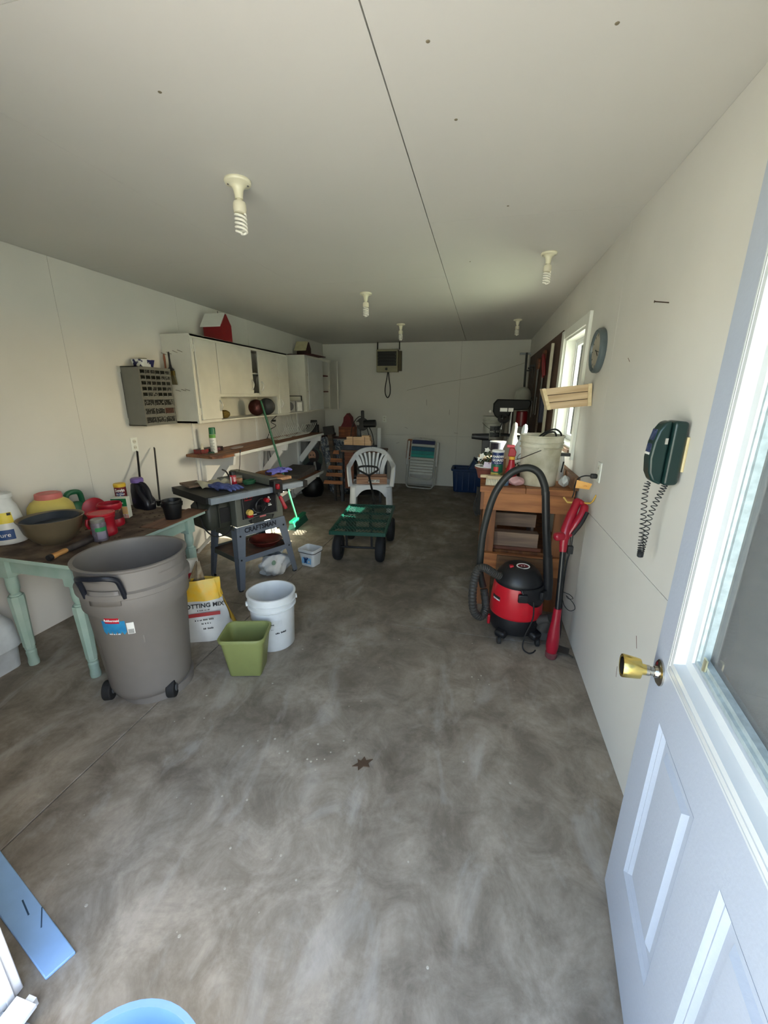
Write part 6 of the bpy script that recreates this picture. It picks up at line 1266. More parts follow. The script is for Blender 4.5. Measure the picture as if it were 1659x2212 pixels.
tag(m.build('foliage', lg_, t, smooth=0), kind='stuff')
for (x, y, z) in ((-0.045, -0.05, 0.175), (-0.06, -0.06, 0.15), (-0.005, -0.08, 0.115), (0.04, -0.07, 0.12), (0.05, -0.05, 0.17), (-0.01, -0.02, 0.215)):
    f = MB()
    for k in range(5): f.add([(0, 0, 0), (0.012, 0.009, 0.006), (0.024, 0, 0.008), (0.012, -0.009, 0.006)], [(0, 1, 2, 3)], TR(x, y, z) @ RX(60) @ RZ_(72*k))
    f.build('flower', M('petal_white', (236, 236, 226), 0.6), t, smooth=0)
MB().bx(-0.045, 0.035, -0.100, -0.098, 0.095, 0.135, RY(8)).build('plant_tag', M('tag_pink', (214, 200, 214), 0.6, scale=60, rgb2=(90, 40, 90), mixpos=(0.36, 0.42)), t)
t = thing('white_plant_label', 'white plastic stake label and small seedling behind the red spray bottle', 'plant', (0.285, 3.26, bz+0.001))
MB().lathe([(0, 0), (0.04, 0), (0.052, 0.075), (0.047, 0.075), (0, 0.06)], 20).build('pot', M('pot_black', (1, 1, 1)), t)
m = MB()
for i in range(40):
    a = random.uniform(0, 2*PI); r = random.uniform(0.0, 0.055); T_ = TR(r*math.cos(a), r*math.sin(a), 0.08+random.uniform(0, 0.06)) @ RZ_(random.uniform(0, 360)) @ RY(random.uniform(-60, 40))
    m.add([(0, 0, 0), (0.012, 0.008, 0.003), (0.028, 0, 0), (0.012, -0.008, 0.003)], [(0, 1, 2, 3)], T_)
tag(m.build('foliage', lg_, t, smooth=0), kind='stuff')
MB().bar((-0.02, -0.03, 0.06), (-0.045, -0.05, 0.16), 0.02, 0.002, up=(0, 1, 0)).bar((-0.06, -0.05, 0.13), (0.04, -0.05, 0.145), 0.018, 0.002, up=(0, 1, 0)).build('plant_tag', white_pl, t)
t = thing('cardboard_tray', 'shallow brown cardboard box behind the petunias on the workbench', 'box', (0.115, 3.475, bz+0.001), 6)
cb = M('cardboard', (150, 118, 92), 0.8, var=0.05)
MB().bx(-0.11, 0.09, -0.10, 0.10, 0, 0.008).build('bottom', cb, t)
for a in ((-0.11, 0.09, -0.10, -0.094), (-0.11, 0.09, 0.094, 0.10), (-0.11, -0.104, -0.10, 0.10), (0.084, 0.09, -0.10, 0.10)): MB().bx(a[0], a[1], a[2], a[3], 0, 0.13).build('side', cb, t)
MB().hexa([(-0.11, -0.16, 0.132), (0.03, -0.10, 0.130), (0.03, 0.0, 0.130), (-0.11, 0.02, 0.130), (-0.11, -0.16, 0.136), (0.03, -0.10, 0.134), (0.03, 0.0, 0.134), (-0.11, 0.02, 0.134)]).build('flap', M('card_pale', (196, 180, 150), 0.8), t)
tag(MB().lathe([(0, 0), (0.025, 0.0), (0.026, 0.006), (0.026, 0.05), (0.02, 0.056), (0, 0.056)], 20, TR(0.195, 2.955, bz+0.001)).build('small_canister', M('pill_blue', (120, 140, 156), 0.4, scale=60, rgb2=(60, 90, 120)), None), 'small grey-blue canister between the scrub brush and the red spray bottle', 'canister')
tag(MB().grid(lambda u, v: (0.27+0.055*math.cos(2*PI*u)*math.sin(PI*v), 2.945+0.035*math.sin(2*PI*u)*math.sin(PI*v), bz+0.002+0.07*v+0.010*math.sin(8*u*PI)*math.sin(PI*v)), 20, 9, cu=True).build('pink_bag', M('pink_film', (214, 170, 172), 0.3, var=0.1), None, smooth=50), 'crumpled pinkish plastic wrap at the foot of the dirty pail', 'wrapper')
tag(MB().grid(lambda u, v: (0.596+0.034*math.cos(2*PI*u)*math.sin(PI*v)*(1+0.2*math.sin(6*PI*u)), 2.99+0.05*math.sin(2*PI*u)*math.sin(PI*v), bz+0.002+0.085*v+0.012*math.sin(8*u*PI)*math.sin(PI*v)), 20, 9, cu=True).build('white_bag', M('bag_film', (1, 1, 1)), None, smooth=35), 'crumpled white plastic bag between the dirty pail and the backboard', 'bag')
t = thing('hand_tool', 'white handled tool with black grip standing behind the dirty pail by the wall', 'tool', (0.605, 3.22, bz+0.001))
MB().lathe([(0, 0), (0.022, 0), (0.024, 0.06), (0.020, 0.15), (0.014, 0.19), (0, 0.19)], 16).build('body', white_pl, t)
MB().bar((0.0, -0.022, 0.07), (0.01, -0.022, 0.15), 0.012, 0.01, up=(1, 0, 0)).build('grip', black_pl, t)
MB().prism([(-0.03, -0.02), (0.05, -0.03), (0.06, 0.0), (0.04, 0.03), (-0.02, 0.03)], 0.19, 0.212).build('black_head', black_pl, t, bevel=0.004)
# goose
gw = M('goose_white', (218, 226, 232), 0.4, var=0.02)
def goose(label, loc, rz, mat):
    t = thing('goose_figure', label, 'figurine', loc, rz)
    MB().lathe([(0, 0), (0.055, 0), (0.078, 0.03), (0.088, 0.10), (0.082, 0.17), (0.058, 0.235), (0.036, 0.28), (0.027, 0.33), (0.028, 0.36), (0.020, 0.39), (0, 0.40)], 28, Matrix.Diagonal((0.8, 1, 1, 1)) @ Matrix(((1, 0, 0.10, 0), (0, 1, 0, 0), (0, 0, 1, 0), (0, 0, 0, 1)))).build('body', mat, t, smooth=80)
    MB().lathe([(0.009, 0), (0.006, 0.02), (0, 0.03)], 10, TR(0.055, 0, 0.30) @ RY(100)).build('beak', mat, t)
    return t
goose('tall white plastic goose-shaped jug left of the dirty pail', (0.315, 3.47, bz+0.001), 10, gw)
goose('greyish plastic goose-shaped jug just behind the white one', (0.255, 3.68, bz+0.001), 20, M('goose_grey', (150, 148, 138), 0.5))
t = thing('paint_can', 'grey metal paint can with dark lid behind the garden canister', 'paint can', (0.175, 4.05, bz+0.001))
MB().lathe([(0, 0), (0.080, 0), (0.083, 0.004), (0.083, 0.185), (0.085, 0.19), (0.083, 0.196), (0.072, 0.196), (0.07, 0.188), (0, 0.188)], 32).build('body', M('paint_can_grey', (132, 138, 148), 0.4, 0.2), t)
patch(0.083, 0.083, 0.115, 0.185, -150, -95, 8).build('dark_label', M('navy_label', (20, 24, 50), 0.5), t)
MB().lathe([(0, 0.188), (0.07, 0.188), (0.072, 0.197), (0.064, 0.199), (0, 0.195)], 28).build('lid', chrome, t)
t = thing('far_bucket', 'white pail with dark printed label at the far end of the workbench', 'bucket', (0.165, 5.62, bz+0.001))
bucket(t, M('pail_grey', (176, 178, 170), 0.5, scale=9, rgb2=(160, 160, 150)), 0.36, 0.15, 0.13, 36)
patch(0.1385, 0.1425, 0.10, 0.24, -112, -60, 8, 0.001).build('label', M('bucket_print', (90, 92, 92), 0.5, scale=40, rgb2=(40, 42, 46)), t)
marks(2, 0.045, M('pail_grey', (1, 1, 1)), t, T=TR(0, 0, 0.17), warp=cylwarp(0.1435, -86))
MB().tube(smooth_path([on(200, 0.157, 0.27), on(240, 0.165, 0.22), on(280, 0.165, 0.16), on(300, 0.165, 0.14)], 5), 0.003, 6).build('bail_wire', M('dark_wire', (1, 1, 1)), t)
t = thing('black_cone', 'black tapered plastic nozzle sticking out sideways past the left edge of the workbench', 'nozzle', (0.03, 4.62, bz+0.18))
MB().cyl((-0.125, 0, 0.005), (0.06, 0, 0.0), 0.028, 0.042, n=24).build('cone', black_pl, t, bevel=0.004)
MB().bx(-0.01, 0.10, -0.05, 0.05, -0.179, -0.03).build('holder', black_pl, t, bevel=0.005)
# drill press
dk = M('press_black', (12, 13, 14), 0.6, var=0.1, spec=0.3)
t = thing('drill_press', 'black bench drill press with red motor and coiled cord on the workbench', 'drill press', (0.33, 4.98, bz+0.001))
MB().bx(-0.10, 0.14, -0.16, 0.16, 0, 0.03).build('base', dk, t, bevel=0.006)
MB().cyl((0.0, 0.05, 0.03), (0.0, 0.05, 0.46), 0.026, n=20).build('column', steel, t)
MB().bx(-0.10, 0.10, -0.13, 0.06, 0.17, 0.19).build('work_table', dk, t)
MB().prism([(-0.19, 0.40), (-0.21, 0.44), (-0.21, 0.53), (-0.17, 0.58), (0.18, 0.575), (0.20, 0.53), (0.17, 0.47), (0.0, 0.46), (-0.04, 0.38), (-0.16, 0.37)], -0.09, 0.09, RX(90)).build('head', dk, t, bevel=0.012)
MB().bx(-0.135, -0.055, -0.0935, -0.0905, 0.445, 0.485).bx(-0.045, 0.01, -0.0935, -0.0905, 0.445, 0.485).pieces('white_label', white_ink, t)
MB().cyl((0.115, 0.0, 0.28), (0.115, 0.0, 0.45), 0.062, n=24).build('motor', M('motor_red', (104, 12, 20), 0.35), t, bevel=0.008)
MB().cyl((-0.10, -0.03, 0.30), (-0.10, -0.03, 0.38), 0.028).cyl((-0.10, -0.03, 0.24), (-0.10, -0.03, 0.30), 0.014).build('chuck', steel, t)
MB().lathe([(0, 0), (0.014, 0.003), (0.018, 0.018), (0, 0.03)], 14, TR(-0.225, 0, 0.44) @ RY(-90)).build('feed_knob', white_pl, t)
m = MB()
for k in range(5):
    a = 0.05-0.004*k; m.tube([(-0.09+a*math.cos(2*PI*i/16)*1.2, -0.115-0.006*k, 0.365+a*math.sin(2*PI*i/16)*0.9+0.006*k) for i in range(16)], 0.005, 6, closed=True)
m.tube([(-0.11, -0.12, 0.42), (-0.09, -0.125, 0.36), (-0.12, -0.12, 0.27)], 0.006, 6)
m.build('cord_coil', black_rub, t)
t = thing('plastic_jug', 'white rounded plastic jug behind the drill press', 'jug', (0.50, 5.72, bz+0.001))
MB().lathe([(0, 0), (0.09, 0), (0.10, 0.03), (0.10, 0.52), (0.105, 0.60), (0.09, 0.68), (0.05, 0.72), (0, 0.73)], 28, Matrix.Diagonal((1, 1, 1, 1))).build('body', M('pail_grey', (1, 1, 1)), t, smooth=60)
t = thing('tool_case', 'dark tool case with small red and black tools at the back of the workbench', 'tool box', (0.50, 4.30, bz+0.001))
MB().bx(-0.09, 0.12, -0.18, 0.18, 0, 0.13).build('case_body', M('case_dark', (34, 34, 38), 0.6), t, bevel=0.008)
MB().tube(smooth_path([(0, -0.12, 0.13), (0, -0.10, 0.18), (0, 0.10, 0.18), (0, 0.12, 0.13)], 4), 0.008, 7).build('handle', black_pl, t)

# ================================================================ pegboard with tools
pgm = M('pegboard_brown', (84, 58, 44), 0.7, scale=5, rgb2=(66, 44, 34))
pb_ = thing('pegboard', 'brown pegboard panel on the right wall beyond the window', 'pegboard')
MB().bx(XR-0.012, XR-0.001, 4.22, 5.60, 1.08, 2.15).build('panel', pgm, pb_)
MB().bx(XR-0.012, XR-0.001, 5.604, 6.95, 1.08, 2.15).build('panel', pgm, pb_)
m = MB()
for i in range(26):
    for j in range(20): m.bx(XR-0.0125, XR-0.012, 4.27+i*0.1, 4.276+i*0.1, 1.12+j*0.05, 1.126+j*0.05)
tag(m.build('peg_holes', ink, pb_), kind='stuff')
sdm = M('saw_blade', (120, 124, 128), 0.35, 0.8, var=0.1)
X = XR-0.03
def hang(name, label, cat, fn, y, z):
    t = thing(name, label, cat, (X, y, z)); fn(t); return t
def f_level(t):
    MB().bx(-0.025, 0.0, -0.02, 0.03, -0.95, 0).build('beam', M('level_cream', (206, 202, 180), 0.5), t, bevel=0.002); MB().bx(-0.026, -0.02, -0.01, 0.02, -0.5, -0.44).build('vial', M('vial', (190, 200, 90), 0.3), t)
hang('spirit_level', 'long cream level hanging upright on the pegboard next to the window', 'level', f_level, 4.55, 2.08)
def f_square(t): MB().bx(-0.004, 0.0, -0.012, 0.012, -0.6, 0).build('blade', sdm, t); MB().bx(-0.012, 0.004, -0.02, 0.06, -0.62, -0.58).build('stock', M('handle_navy', (30, 36, 60), 0.5), t)
hang('try_square', 'thin steel blade hanging left of the cream level', 'square', f_square, 4.72, 2.0)
def f_saw(t):
    MB().prism([(0, 0), (-0.13, 0.02), (-0.07, -0.55), (-0.02, -0.55)], -0.002, 0.002, RZ_(90) @ RX(90)).build('blade', sdm, t)
    MB().prism(rrect(-0.15, 0.02, -0.0, 0.13, 0.04), -0.012, 0.012, RZ_(90) @ RX(90)).build('handle', wood('saw_handle', (120, 70, 44), (90, 50, 30)), t)
hang('hand_saw', 'hand saw with brown handle hanging on the pegboard above the drill press', 'saw', f_saw, 5.25, 1.95)
hang('hand_saw', 'second hand saw hanging farther along the pegboard', 'saw', f_saw, 5.75, 1.90)
def f_red(t): MB().tube(smooth_path([(0, -0.05, -0.2), (-0.02, -0.06, -0.05), (-0.03, 0.0, 0.02), (-0.02, 0.06, -0.05), (0, 0.05, -0.22)], 5), 0.014, 8).build('frame', M('dull_red', (120, 24, 30), 0.5), t)
hang('bolt_cutter', 'dull red handled tool hanging near the top of the pegboard', 'tool', f_red, 5.05, 2.0)
def f_clamp(t): MB().bar((0, 0, 0), (0, 0, -0.6), 0.012, 0.006, up=(1, 0, 0)).bar((-0.07, 0, -0.03), (0.0, 0, -0.03), 0.02, 0.02).bar((-0.07, 0, -0.45), (0.0, 0, -0.45), 0.02, 0.02).build('bar', black_mt, t); MB().cyl((-0.06, 0, -0.5), (-0.06, 0, -0.38), 0.008).build('screw', steel, t)
for i, (y, z, s) in enumerate(((6.05, 2.0, 'nearest'), (6.25, 1.98, 'middle'), (6.45, 1.96, 'farthest'))): hang('bar_clamp', 'black bar clamp on the pegboard, %s of three near the back corner' % s, 'clamp', f_clamp, y, z)
def f_pole(t): MB().bar((-0.06, 0, 0), (-0.03, 0.0, -1.25), 0.05, 0.03, up=(1, 0, 0)).build('shaft', black_mt, t); MB().bx(-0.16, 0.0, -0.01, 0.01, -0.03, 0.0).build('cross_bar', sdm, t)
hang('black_tool', 'long black tool hanging down in the back right corner', 'tool', f_pole, 6.75, 2.2)
def f_wrench(t): MB().bar((0, 0, 0), (0, 0.0, -0.20), 0.02, 0.006, up=(1, 0, 0)).lathe([(0.01, -0.004), (0.022, -0.004), (0.022, 0.004), (0.01, 0.004)], 14, RY(90), closed=True).build('wrench_body', steel, t)
for i, (y, z) in enumerate(((4.95, 1.62), (5.10, 1.60), (5.5, 1.55), (5.95, 1.5))): hang('wrench', ('shiny wrench hanging lowest-left on the pegboard above the white goose', 'shiny wrench right beside the first under the red tool', 'small steel wrench between the two hand saws', 'small steel wrench under the bar clamps')[i], 'wrench', f_wrench, y, z)
def f_navy(t): MB().bx(-0.05, -0.0, -0.05, 0.05, -0.30, 0).build('holster', M('handle_navy', (1, 1, 1)), t, bevel=0.01); MB().bar((-0.02, 0, 0), (-0.02, 0, 0.06), 0.02, 0.02, up=(1, 0, 0)).build('grip', M('blue_grip', (60, 90, 140), 0.5), t)
hang('tool_holster', 'dark blue holster with tools on the pegboard behind the wooden trough', 'holster', f_navy, 4.75, 1.60)
def f_board(t): MB().bar((-0.03, -0.1, -0.55), (0, 0.0, 0.0), 0.04, 0.02, up=(1, 0, 0)).build('stick', wood('grey_stick', (120, 108, 90), (90, 80, 66)), t)
hang('wood_stick', 'grey-brown stick slanting against the lower pegboard', 'stick', f_board, 5.15, 1.52)

# ================================================================ trough, clock, phone, outlet
tw = wood('pine', (206, 182, 146), (184, 156, 120), 3, (1, 12, 12))
TT = Matrix.Translation((0.672, 2.90, 1.59)) @ RY(-6.5)
t = thing('wooden_trough', 'unpainted pine planter box jutting from the right wall in front of the window', 'planter', T=TT)
def xl(z): return -0.300+(-0.075-z)*0.28 if True else 0
for k, (z0, z1) in enumerate(((-0.068, -0.026), (-0.022, 0.020), (0.024, 0.066))):
    l0 = -0.262-0.25*(z0+0.068); l1 = -0.262-0.25*(z1+0.068)
    MB().hexa([(l0, -0.008, z0), (-0.006, -0.008, z0), (-0.006, 0.0, z0), (l0, 0.0, z0), (l1, -0.008, z1), (-0.003, -0.008, z1), (-0.003, 0.0, z1), (l1, 0.0, z1)]).build('side_board', tw, t, bevel=0.001)
    MB().hexa([(l0, 0.09, z0), (-0.006, 0.09, z0), (-0.006, 0.098, z0), (l0, 0.098, z0), (l1, 0.09, z1), (-0.003, 0.09, z1), (-0.003, 0.098, z1), (l1, 0.098, z1)]).build('side_board', tw, t)
pe = M('pine_end', (226, 210, 170), 0.6, scale=40, rgb2=(206, 184, 140))
def endb(l0, l1, w): return MB().hexa([(l0, -0.012, -0.070), (l0+w, -0.012, -0.070), (l0+w, 0.102, -0.070), (l0, 0.102, -0.070), (l1, -0.012, 0.068), (l1+w, -0.012, 0.068), (l1+w, 0.102, 0.068), (l1, 0.102, 0.068)])
endb(-0.266, -0.300, 0.022).build('end_board', pe, t); endb(-0.026, -0.024, 0.022).build('end_board', pe, t)
MB().bx(-0.25, -0.02, -0.0, 0.09, -0.068, -0.058).build('bottom_board', tw, t)
MB().bx(-0.27, -0.01, 0.0005, 0.004, -0.06, 0.06).build('gap_shade', M('gap_shade_brown', (84, 66, 48), 0.8), t)  # dark sheet behind the side boards, painted shade for the gaps
t = thing('wall_clock', 'round grey-blue wall clock between the window and the nail', 'clock', T=vface((XR, 2.855, 1.845), (0, -1, 0), (-1, 0, 0)))
MB().lathe([(0.0, 0), (0.126, 0), (0.130, 0.008), (0.128, 0.028), (0.118, 0.038), (0.108, 0.036), (0.104, 0.024), (0, 0.024)], 48).build('case', M('clock_teal', (86, 98, 102), 0.35), t)
MB().lathe([(0, 0.0242), (0.103, 0.0242), (0.103, 0.025), (0, 0.025)], 40).build('face', M('clock_face', (172, 166, 150), 0.5), t)
m = MB()
for k in range(12): m.bx(-0.003, 0.003, 0.082, 0.096, 0.0252, 0.026, RZ_(30*k))
m.pieces('hour_mark', ink, t)
MB().bx(-0.003, 0.003, -0.01, 0.055, 0.027, 0.028, RZ_(-125)).build('hand', ink, t); MB().bx(-0.002, 0.002, -0.01, 0.085, 0.029, 0.030, RZ_(-100)).build('hand', ink, t)
tag(MB().cyl((XR-0.052, 1.93, 1.935), (XR, 1.935, 1.930), 0.0022, n=8).lathe([(0.0045, 0), (0.0045, 0.0015), (0, 0.0015)], 10, TR(XR-0.052, 1.93, 1.935) @ RY(-90)).build('nail', M('rusty_nail', (1, 1, 1)), None), 'single long nail sticking out of the right wall above the telephone', 'nail')
tel = M('phone_green', (22, 48, 46), 0.28, var=0.03)
t = thing('telephone', 'dark green wall telephone with coiled cord hanging below it', 'telephone', T=vface((XR, 1.575, 1.395), (0, -1, 0), (-1, 0, 0)))
MB().bx(-0.035, 0.035, -0.062, 0.055, 0, 0.008).build('wall_plate', M('cream_plate', (222, 206, 160), 0.5), t, bevel=0.002)
MB().hexa([(-0.038, -0.108, 0.009), (0.038, -0.108, 0.009), (0.038, 0.105, 0.009), (-0.038, 0.105, 0.009), (-0.042, -0.112, 0.055), (0.042, -0.112, 0.055), (0.042, 0.108, 0.055), (-0.042, 0.108, 0.055)]).build('base', tel, t, bevel=0.012, seg=4)
m = MB(); pf = [(-0.112, 0.057), (0.108, 0.057), (0.102, 0.078), (0.075, 0.094), (0.035, 0.103), (-0.02, 0.107), (-0.07, 0.101), (-0.10, 0.086)]
m.prism(pf, -0.030, 0.030, Matrix(((0, 0, 1, 0), (1, 0, 0, 0), (0, 1, 0, 0), (0, 0, 0, 1))))
hs = m.build('handset', tel, t, bevel=0.008, seg=3)
MB().hexa([(-0.018, 0.0, 0.1062), (0.018, 0.0, 0.1062), (0.018, 0.078, 0.0945), (-0.018, 0.078, 0.0945), (-0.018, 0.0, 0.1078), (0.018, 0.0, 0.1078), (0.018, 0.078, 0.0961), (-0.018, 0.078, 0.0961)]).build('number_card', M('card_blue', (60, 76, 110), 0.2, scale=30, rgb2=(36, 46, 84)), hs)
MB().hexa([(-0.019, -0.008, 0.1070), (0.019, -0.008, 0.1070), (0.019, 0.0, 0.1064), (-0.019, 0.0, 0.1064), (-0.019, -0.008, 0.1082), (0.019, -0.008, 0.1082), (0.019, 0.0, 0.1076), (-0.019, 0.0, 0.1076)]).build('card_edge', paper, hs)
MB().bx(0.0305, 0.034, 0.03, 0.05, 0.063, 0.071).build('hook_switch', chrome, hs)
def coil(P, R, r, turns, n=10):
    P = smooth_path(P, 12); L = len(P); out = []
    N = int(turns*n)
    for i in range(N+1):
        f = (1-(1-i/N)**1.6)*(L-1); k = min(int(f), L-2); q = P[k].lerp(P[k+1], f-k); d = (P[k+1]-P[k]).normalized()
        u = Vector((1, 0, 0)); u = (u-d*u.dot(d)).normalized(); s = d.cross(u); a = 2*PI*i/n
        RR = R*min(1, min(i, N-i)/(n*1.0)+0.1)
        out.append(q+u*RR*math.cos(a)+s*RR*math.sin(a))
    return MB().tube(out, r, 6)
coil([(-0.004, -0.105, 0.085), (-0.004, -0.15, 0.088), (0.006, -0.24, 0.082), (0.012, -0.33, 0.076), (0.010, -0.385, 0.070)], 0.0088, 0.0017, 26).build('coiled_cord', M('cord_black', (24, 28, 32), 0.5), t, smooth=60)
coil([(-0.004, -0.112, 0.030), (-0.004, -0.15, 0.040), (0.004, -0.22, 0.060), (0.008, -0.32, 0.066), (0.010, -0.385, 0.070)], 0.0088, 0.0017, 25).build('coiled_cord', M('cord_black', (1, 1, 1)), t, smooth=60)
plate('wall_outlet', 'cream outlet on the right wall with a black plug in it', vface((XR, 2.490, 1.162), (0, -1, 0), (-1, 0, 0)))
t = thing('plug_cord', 'black plug and cord with orange tag running from the outlet down to the trimmer', 'cord')
MB().bx(XR-0.045, XR-0.0095, 2.478, 2.502, 1.125, 1.152).build('plug', black_pl, t, bevel=0.006)
MB().tube(smooth_path([(XR-0.04, 2.49, 1.138), (XR-0.075, 2.50, 1.135), (XR-0.10, 2.53, 1.11), (XR-0.105, 2.56, 1.06), (XR-0.10, 2.575, 1.02), (XR-0.105, 2.58, 0.985)], 5), 0.0038, 7).build('cord', black_rub, t)
MB().hexa([(XR-0.105, 2.535, 1.055), (XR-0.03, 2.53, 1.05), (XR-0.03, 2.532, 1.05), (XR-0.105, 2.537, 1.055), (XR-0.105, 2.525, 1.105), (XR-0.022, 2.515, 1.088), (XR-0.022, 2.517, 1.088), (XR-0.105, 2.527, 1.105)]).build('warning_tag', M('orange_tag', (226, 170, 92), 0.4, scale=50, rgb2=(190, 120, 60), mixpos=(0.3, 0.45)), t)
tag(MB().tube([(XR, 2.48, 1.03), (XR-0.012, 2.49, 0.99), (XR-0.02, 2.50, 0.975), (XR-0.13, 2.57, 0.955), (XR-0.155, 2.575, 0.985)], 0.0055, 8).build('wall_hook', M('hook_yellow', (196, 158, 66), 0.45), None), 'yellow coated wire hook on the right wall holding the string trimmer', 'hook')

# ================================================================ string trimmer
rt_ = M('trimmer_red', (150, 18, 40), 0.28, var=0.03)
t = thing('string_trimmer', 'red and black electric string trimmer standing upright against the right wall', 'trimmer')
def V3(*a): return Vector(a)
p0 = V3(0.527, 2.365, 0.0); p1 = V3(0.535, 2.39, 0.30); p2 = V3(0.535, 2.47, 0.745); p3 = V3(0.60, 2.56, 0.985)
MB().tube([V3(0.527, 2.360, 0.03), V3(0.528, 2.365, 0.08), V3(0.530, 2.372, 0.15), V3(0.533, 2.382, 0.24), V3(0.536, 2.392, 0.325)], [0.030, 0.038, 0.036, 0.026, 0.023], 16).build('lower_housing', rt_, t, smooth=60)
MB().lathe([(0, 0), (0.030, 0), (0.036, 0.012), (0.036, 0.035), (0.02, 0.045), (0, 0.045)], 22, TR(0.527, 2.358, 0.0)).build('spool_head', M('spool_grey', (110, 60, 64), 0.5), t)
MB().tube([V3(0.536, 2.390, 0.31), V3(0.534, 2.462, 0.70)], 0.0165, 14).build('shaft', M('shaft_black', (32, 33, 36), 0.25, 0.3), t)
MB().tube([V3(0.534, 2.458, 0.675), V3(0.533, 2.466, 0.72), V3(0.534, 2.474, 0.765)], [0.021, 0.024, 0.026], 14).build('upper_collar', rt_, t)
MB().tube(smooth_path([V3(0.534, 2.470, 0.755), V3(0.545, 2.49, 0.83), V3(0.575, 2.52, 0.92), V3(0.60, 2.55, 0.985)], 4), [0.030]*4+[0.028]*4+[0.024]*4+[0.016], 14).build('grip_body', rt_, t, smooth=60)
MB().tube(smooth_path([V3(0.555, 2.47, 0.775), V3(0.585, 2.475, 0.84), V3(0.622, 2.495, 0.915), V3(0.628, 2.52, 0.955), V3(0.60, 2.545, 0.975)], 5), [0.018]*5+[0.023]*5+[0.024]*5+[0.016]*5+[0.010], 14).build('motor_housing', rt_, t, smooth=60)
MB().tube(smooth_path([V3(0.572, 2.45, 0.79), V3(0.612, 2.455, 0.86), V3(0.640, 2.475, 0.925)], 4), 0.011, 10).build('black_trim', black_rub, t, smooth=60)
MB().bar(V3(0.470, 2.45, 0.765), V3(0.535, 2.465, 0.775), 0.05, 0.05).build('assist_handle', rt_, t, bevel=0.02, seg=4)
MB().bx(0.560, 0.592, 2.46, 2.49, 0.66, 0.71).build('plug_block', black_pl, t, bevel=0.004)
MB().tube([(0.572, 2.47, 0.71), (0.570, 2.475, 0.79)], 0.003, 6).tube([(0.582, 2.475, 0.71), (0.582, 2.48, 0.79)], 0.003, 6).tube(smooth_path([(0.575, 2.47, 0.66), (0.565, 2.46, 0.60), (0.562, 2.45, 0.45), (0.568, 2.43, 0.28), (0.575, 2.41, 0.14), (0.560, 2.40, 0.06), (0.545, 2.42, 0.03)], 5), 0.005, 7).tube(smooth_path([(0.55, 2.44, 0.42), (0.60, 2.44, 0.405), (0.625, 2.44, 0.38), (0.60, 2.44, 0.375), (0.585, 2.44, 0.395), (0.63, 2.44, 0.35), (0.645, 2.44, 0.31), (0.615, 2.44, 0.295), (0.58, 2.44, 0.33), (0.555, 2.44, 0.41)], 5), 0.0022, 6).build('cord', black_rub, t)
MB().tube([(0.535, 2.42, 0.02), (0.60, 2.42, 0.02), (0.655, 2.36, 0.02)], 0.006, 7).prism([(0.54, 2.39), (0.63, 2.37), (0.65, 2.44), (0.58, 2.47)], 0.02, 0.026).build('line_guard', M('guard_smoke', (60, 58, 52), 0.4), t)

# ================================================================ wet-dry vacuum
vb = M('vac_black', (24, 24, 27), 0.45, var=0.1, scale=30); vr = M('vac_red', (196, 26, 40), 0.32, var=0.03)
VT = Matrix.Translation((0.315, 2.60, 0)) @ RZ_(8); t = thing('shop_vacuum', 'red and black canister shop vacuum with its black hose arched high', 'vacuum', T=VT)
MB().lathe([(0, 0.06), (0.155, 0.06), (0.165, 0.09), (0.172, 0.16), (0.165, 0.20), (0, 0.20)], 44).build('base_bowl', vb, t)
MB().lathe([(0.163, 0.17), (0.170, 0.175), (0.172, 0.19), (0.168, 0.28), (0.156, 0.37), (0.140, 0.42), (0, 0.42)], 48).build('red_drum', vr, t, smooth=60)
MB().lathe([(0.150, 0.385), (0.155, 0.395), (0.150, 0.42), (0.135, 0.455), (0.105, 0.49), (0.07, 0.51), (0.0, 0.515)], 40).build('lid', vb, t, smooth=60)
m = MB(); m.grid(lambda u, v: ((0.176-0.012*v)*math.cos(math.radians(-95+95*u)), (0.176-0.012*v)*math.sin(math.radians(-95+95*u)), 0.40-(0.125*max(0, math.sin(PI*min(1, u*1.15)))**0.6)*(1-v)+0.0*v), 16, 6)
m.build('lid_front', vb, t, smooth=60, solid=0.012)
MB().lathe([(0.028, 0), (0.034, 0.0), (0.034, 0.002), (0.028, 0.002)], 28, TR(0.01, -0.04, 0.512) @ RX(8) @ Matrix.Diagonal((1.25, 1, 1, 1)), closed=True).build('badge_ring', white_ink, t)
MB().lathe([(0, 0), (0.028, 0.0), (0, 0.0015)], 24, TR(0.01, -0.04, 0.512) @ RX(8) @ Matrix.Diagonal((1.25, 1, 1, 1))).build('badge', M('badge_red', (120, 30, 44), 0.4), t)
marks(2, 0.020, white_ink, t, T=TR(0.01, -0.04, 0.5145) @ RX(8))
MB().bx(-0.075, -0.05, -0.05, -0.02, 0.49, 0.515).build('switch', red_pl, t, bevel=0.005)
for a in (-92, -40):
    MB().bx(-0.03, 0.03, -0.012, 0.012, -0.025, 0.03, RZ_(a+90) @ TR(0, -0.176, 0.345) @ RX(0)).build('latch', vb, t, bevel=0.006)
patch(0.1685, 0.165, 0.24, 0.31, -168, -142, 6, 0.001).build('side_label', M('vac_label', (60, 50, 44), 0.4), t)
text('CRAFTSMAN', 0.014, white_ink, t, T=TR(0, 0, 0.287), warp=cylwarp(0.1685, -153), bold=0.0004, sx=0.8)
patch(0.170, 0.166, 0.235, 0.30, -22, -12, 4, 0.001).build('yellow_sticker', M('vac_yellow', (214, 196, 90), 0.5), t)
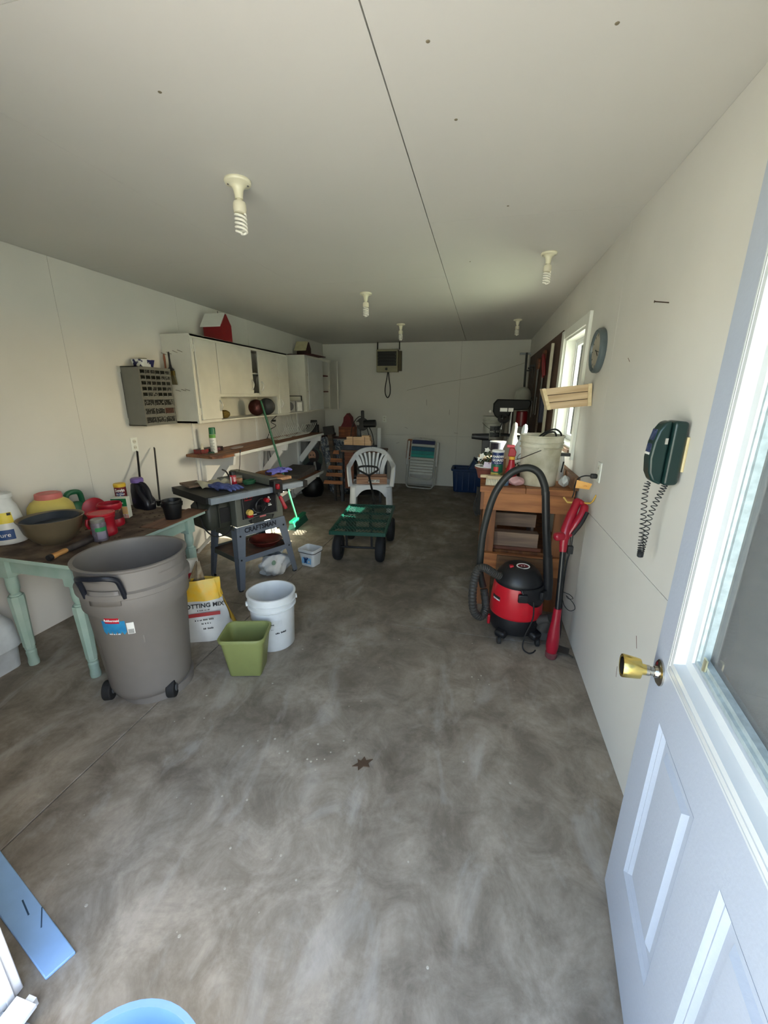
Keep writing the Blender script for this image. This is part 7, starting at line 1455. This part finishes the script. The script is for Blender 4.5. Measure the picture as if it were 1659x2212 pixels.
for k in range(4):
    a = -125+k*90 if k else -128
    a = (-130, -52, 50, 130)[k]
    q = MB().bar(on(a, 0.10, 0.085), on(a, 0.20, 0.06), 0.075, 0.05).build('caster_arm', vb, t, bevel=0.016, seg=3)
    c0 = on(a, 0.195, 0.026)
    MB().cyl(c0+Vector((-0.012, 0, 0)), c0+Vector((0.012, 0, 0)), 0.026, n=20).build('caster', black_rub, q, bevel=0.004)
MB().bx(-0.185, -0.165, -0.11, -0.08, 0.10, 0.165, RZ_(-8)).build('red_clip', red_pl, t, bevel=0.006)
MB().cyl(on(-40, 0.165, 0.16), on(-38, 0.235, 0.20), 0.035, 0.03).cyl(on(-36, 0.19, 0.10), on(-34, 0.21, 0.18), 0.04, 0.045).build('drain_cap', M('dusty_black', (58, 54, 50), 0.7), t)
MB().cyl(on(-28, 0.19, 0.03), on(-28, 0.19, 0.09), 0.05, 0.045, n=6).build('nozzle_tool', M('dusty_black2', (62, 60, 58), 0.7), t)
# hose and wand: one continuous run, world coordinates
Vi = VT.inverted()
def VL(P): return [Vi @ Vector(p) for p in P]
hose = smooth_path(VL([(0.185, 2.50, 0.455), (0.13, 2.46, 0.495), (0.085, 2.43, 0.53), (0.045, 2.42, 0.52), (0.025, 2.41, 0.44), (0.022, 2.40, 0.33), (0.040, 2.42, 0.22), (0.085, 2.46, 0.165), (0.115, 2.52, 0.20), (0.095, 2.56, 0.32)]), 10)
L = len(hose); R_ = [0.0255+(0.0022 if i % 2 else -0.0012) for i in range(L)]
MB().tube(hose, R_, 14).build('ribbed_hose', M('hose_grey', (52, 50, 46), 0.6), t, smooth=25)
wand = smooth_path(VL([(0.088, 2.555, 0.34), (0.060, 2.545, 0.45), (0.055, 2.54, 0.58), (0.062, 2.54, 0.74), (0.095, 2.54, 0.93), (0.135, 2.54, 1.04), (0.20, 2.545, 1.125), (0.285, 2.55, 1.160), (0.355, 2.55, 1.135), (0.398, 2.55, 1.06), (0.410, 2.55, 1.0)]), 8)
MB().tube(wand, 0.0225, 14).build('hose_arch', M('hose_black', (34, 36, 34), 0.5), t, smooth=60)
MB().tube(VL([(0.410, 2.55, 1.02), (0.440, 2.55, 0.78), (0.475, 2.56, 0.56)]), [0.0235, 0.024, 0.026], 16).build('wand', M('wand_black', (26, 27, 28), 0.35), t, smooth=60)
MB().tube(VL([(0.470, 2.56, 0.60), (0.495, 2.565, 0.42), (0.50, 2.57, 0.30)]), [0.028, 0.030, 0.031], 16).build('wand_end', vb, t, smooth=60)
MB().tube(smooth_path(VL([(0.40, 2.43, 0.33), (0.405, 2.42, 0.22), (0.37, 2.41, 0.10), (0.36, 2.39, 0.02), (0.39, 2.36, 0.006), (0.42, 2.37, 0.006), (0.44, 2.40, 0.006)]), 6), 0.0045, 7).build('power_cord', black_rub, t)
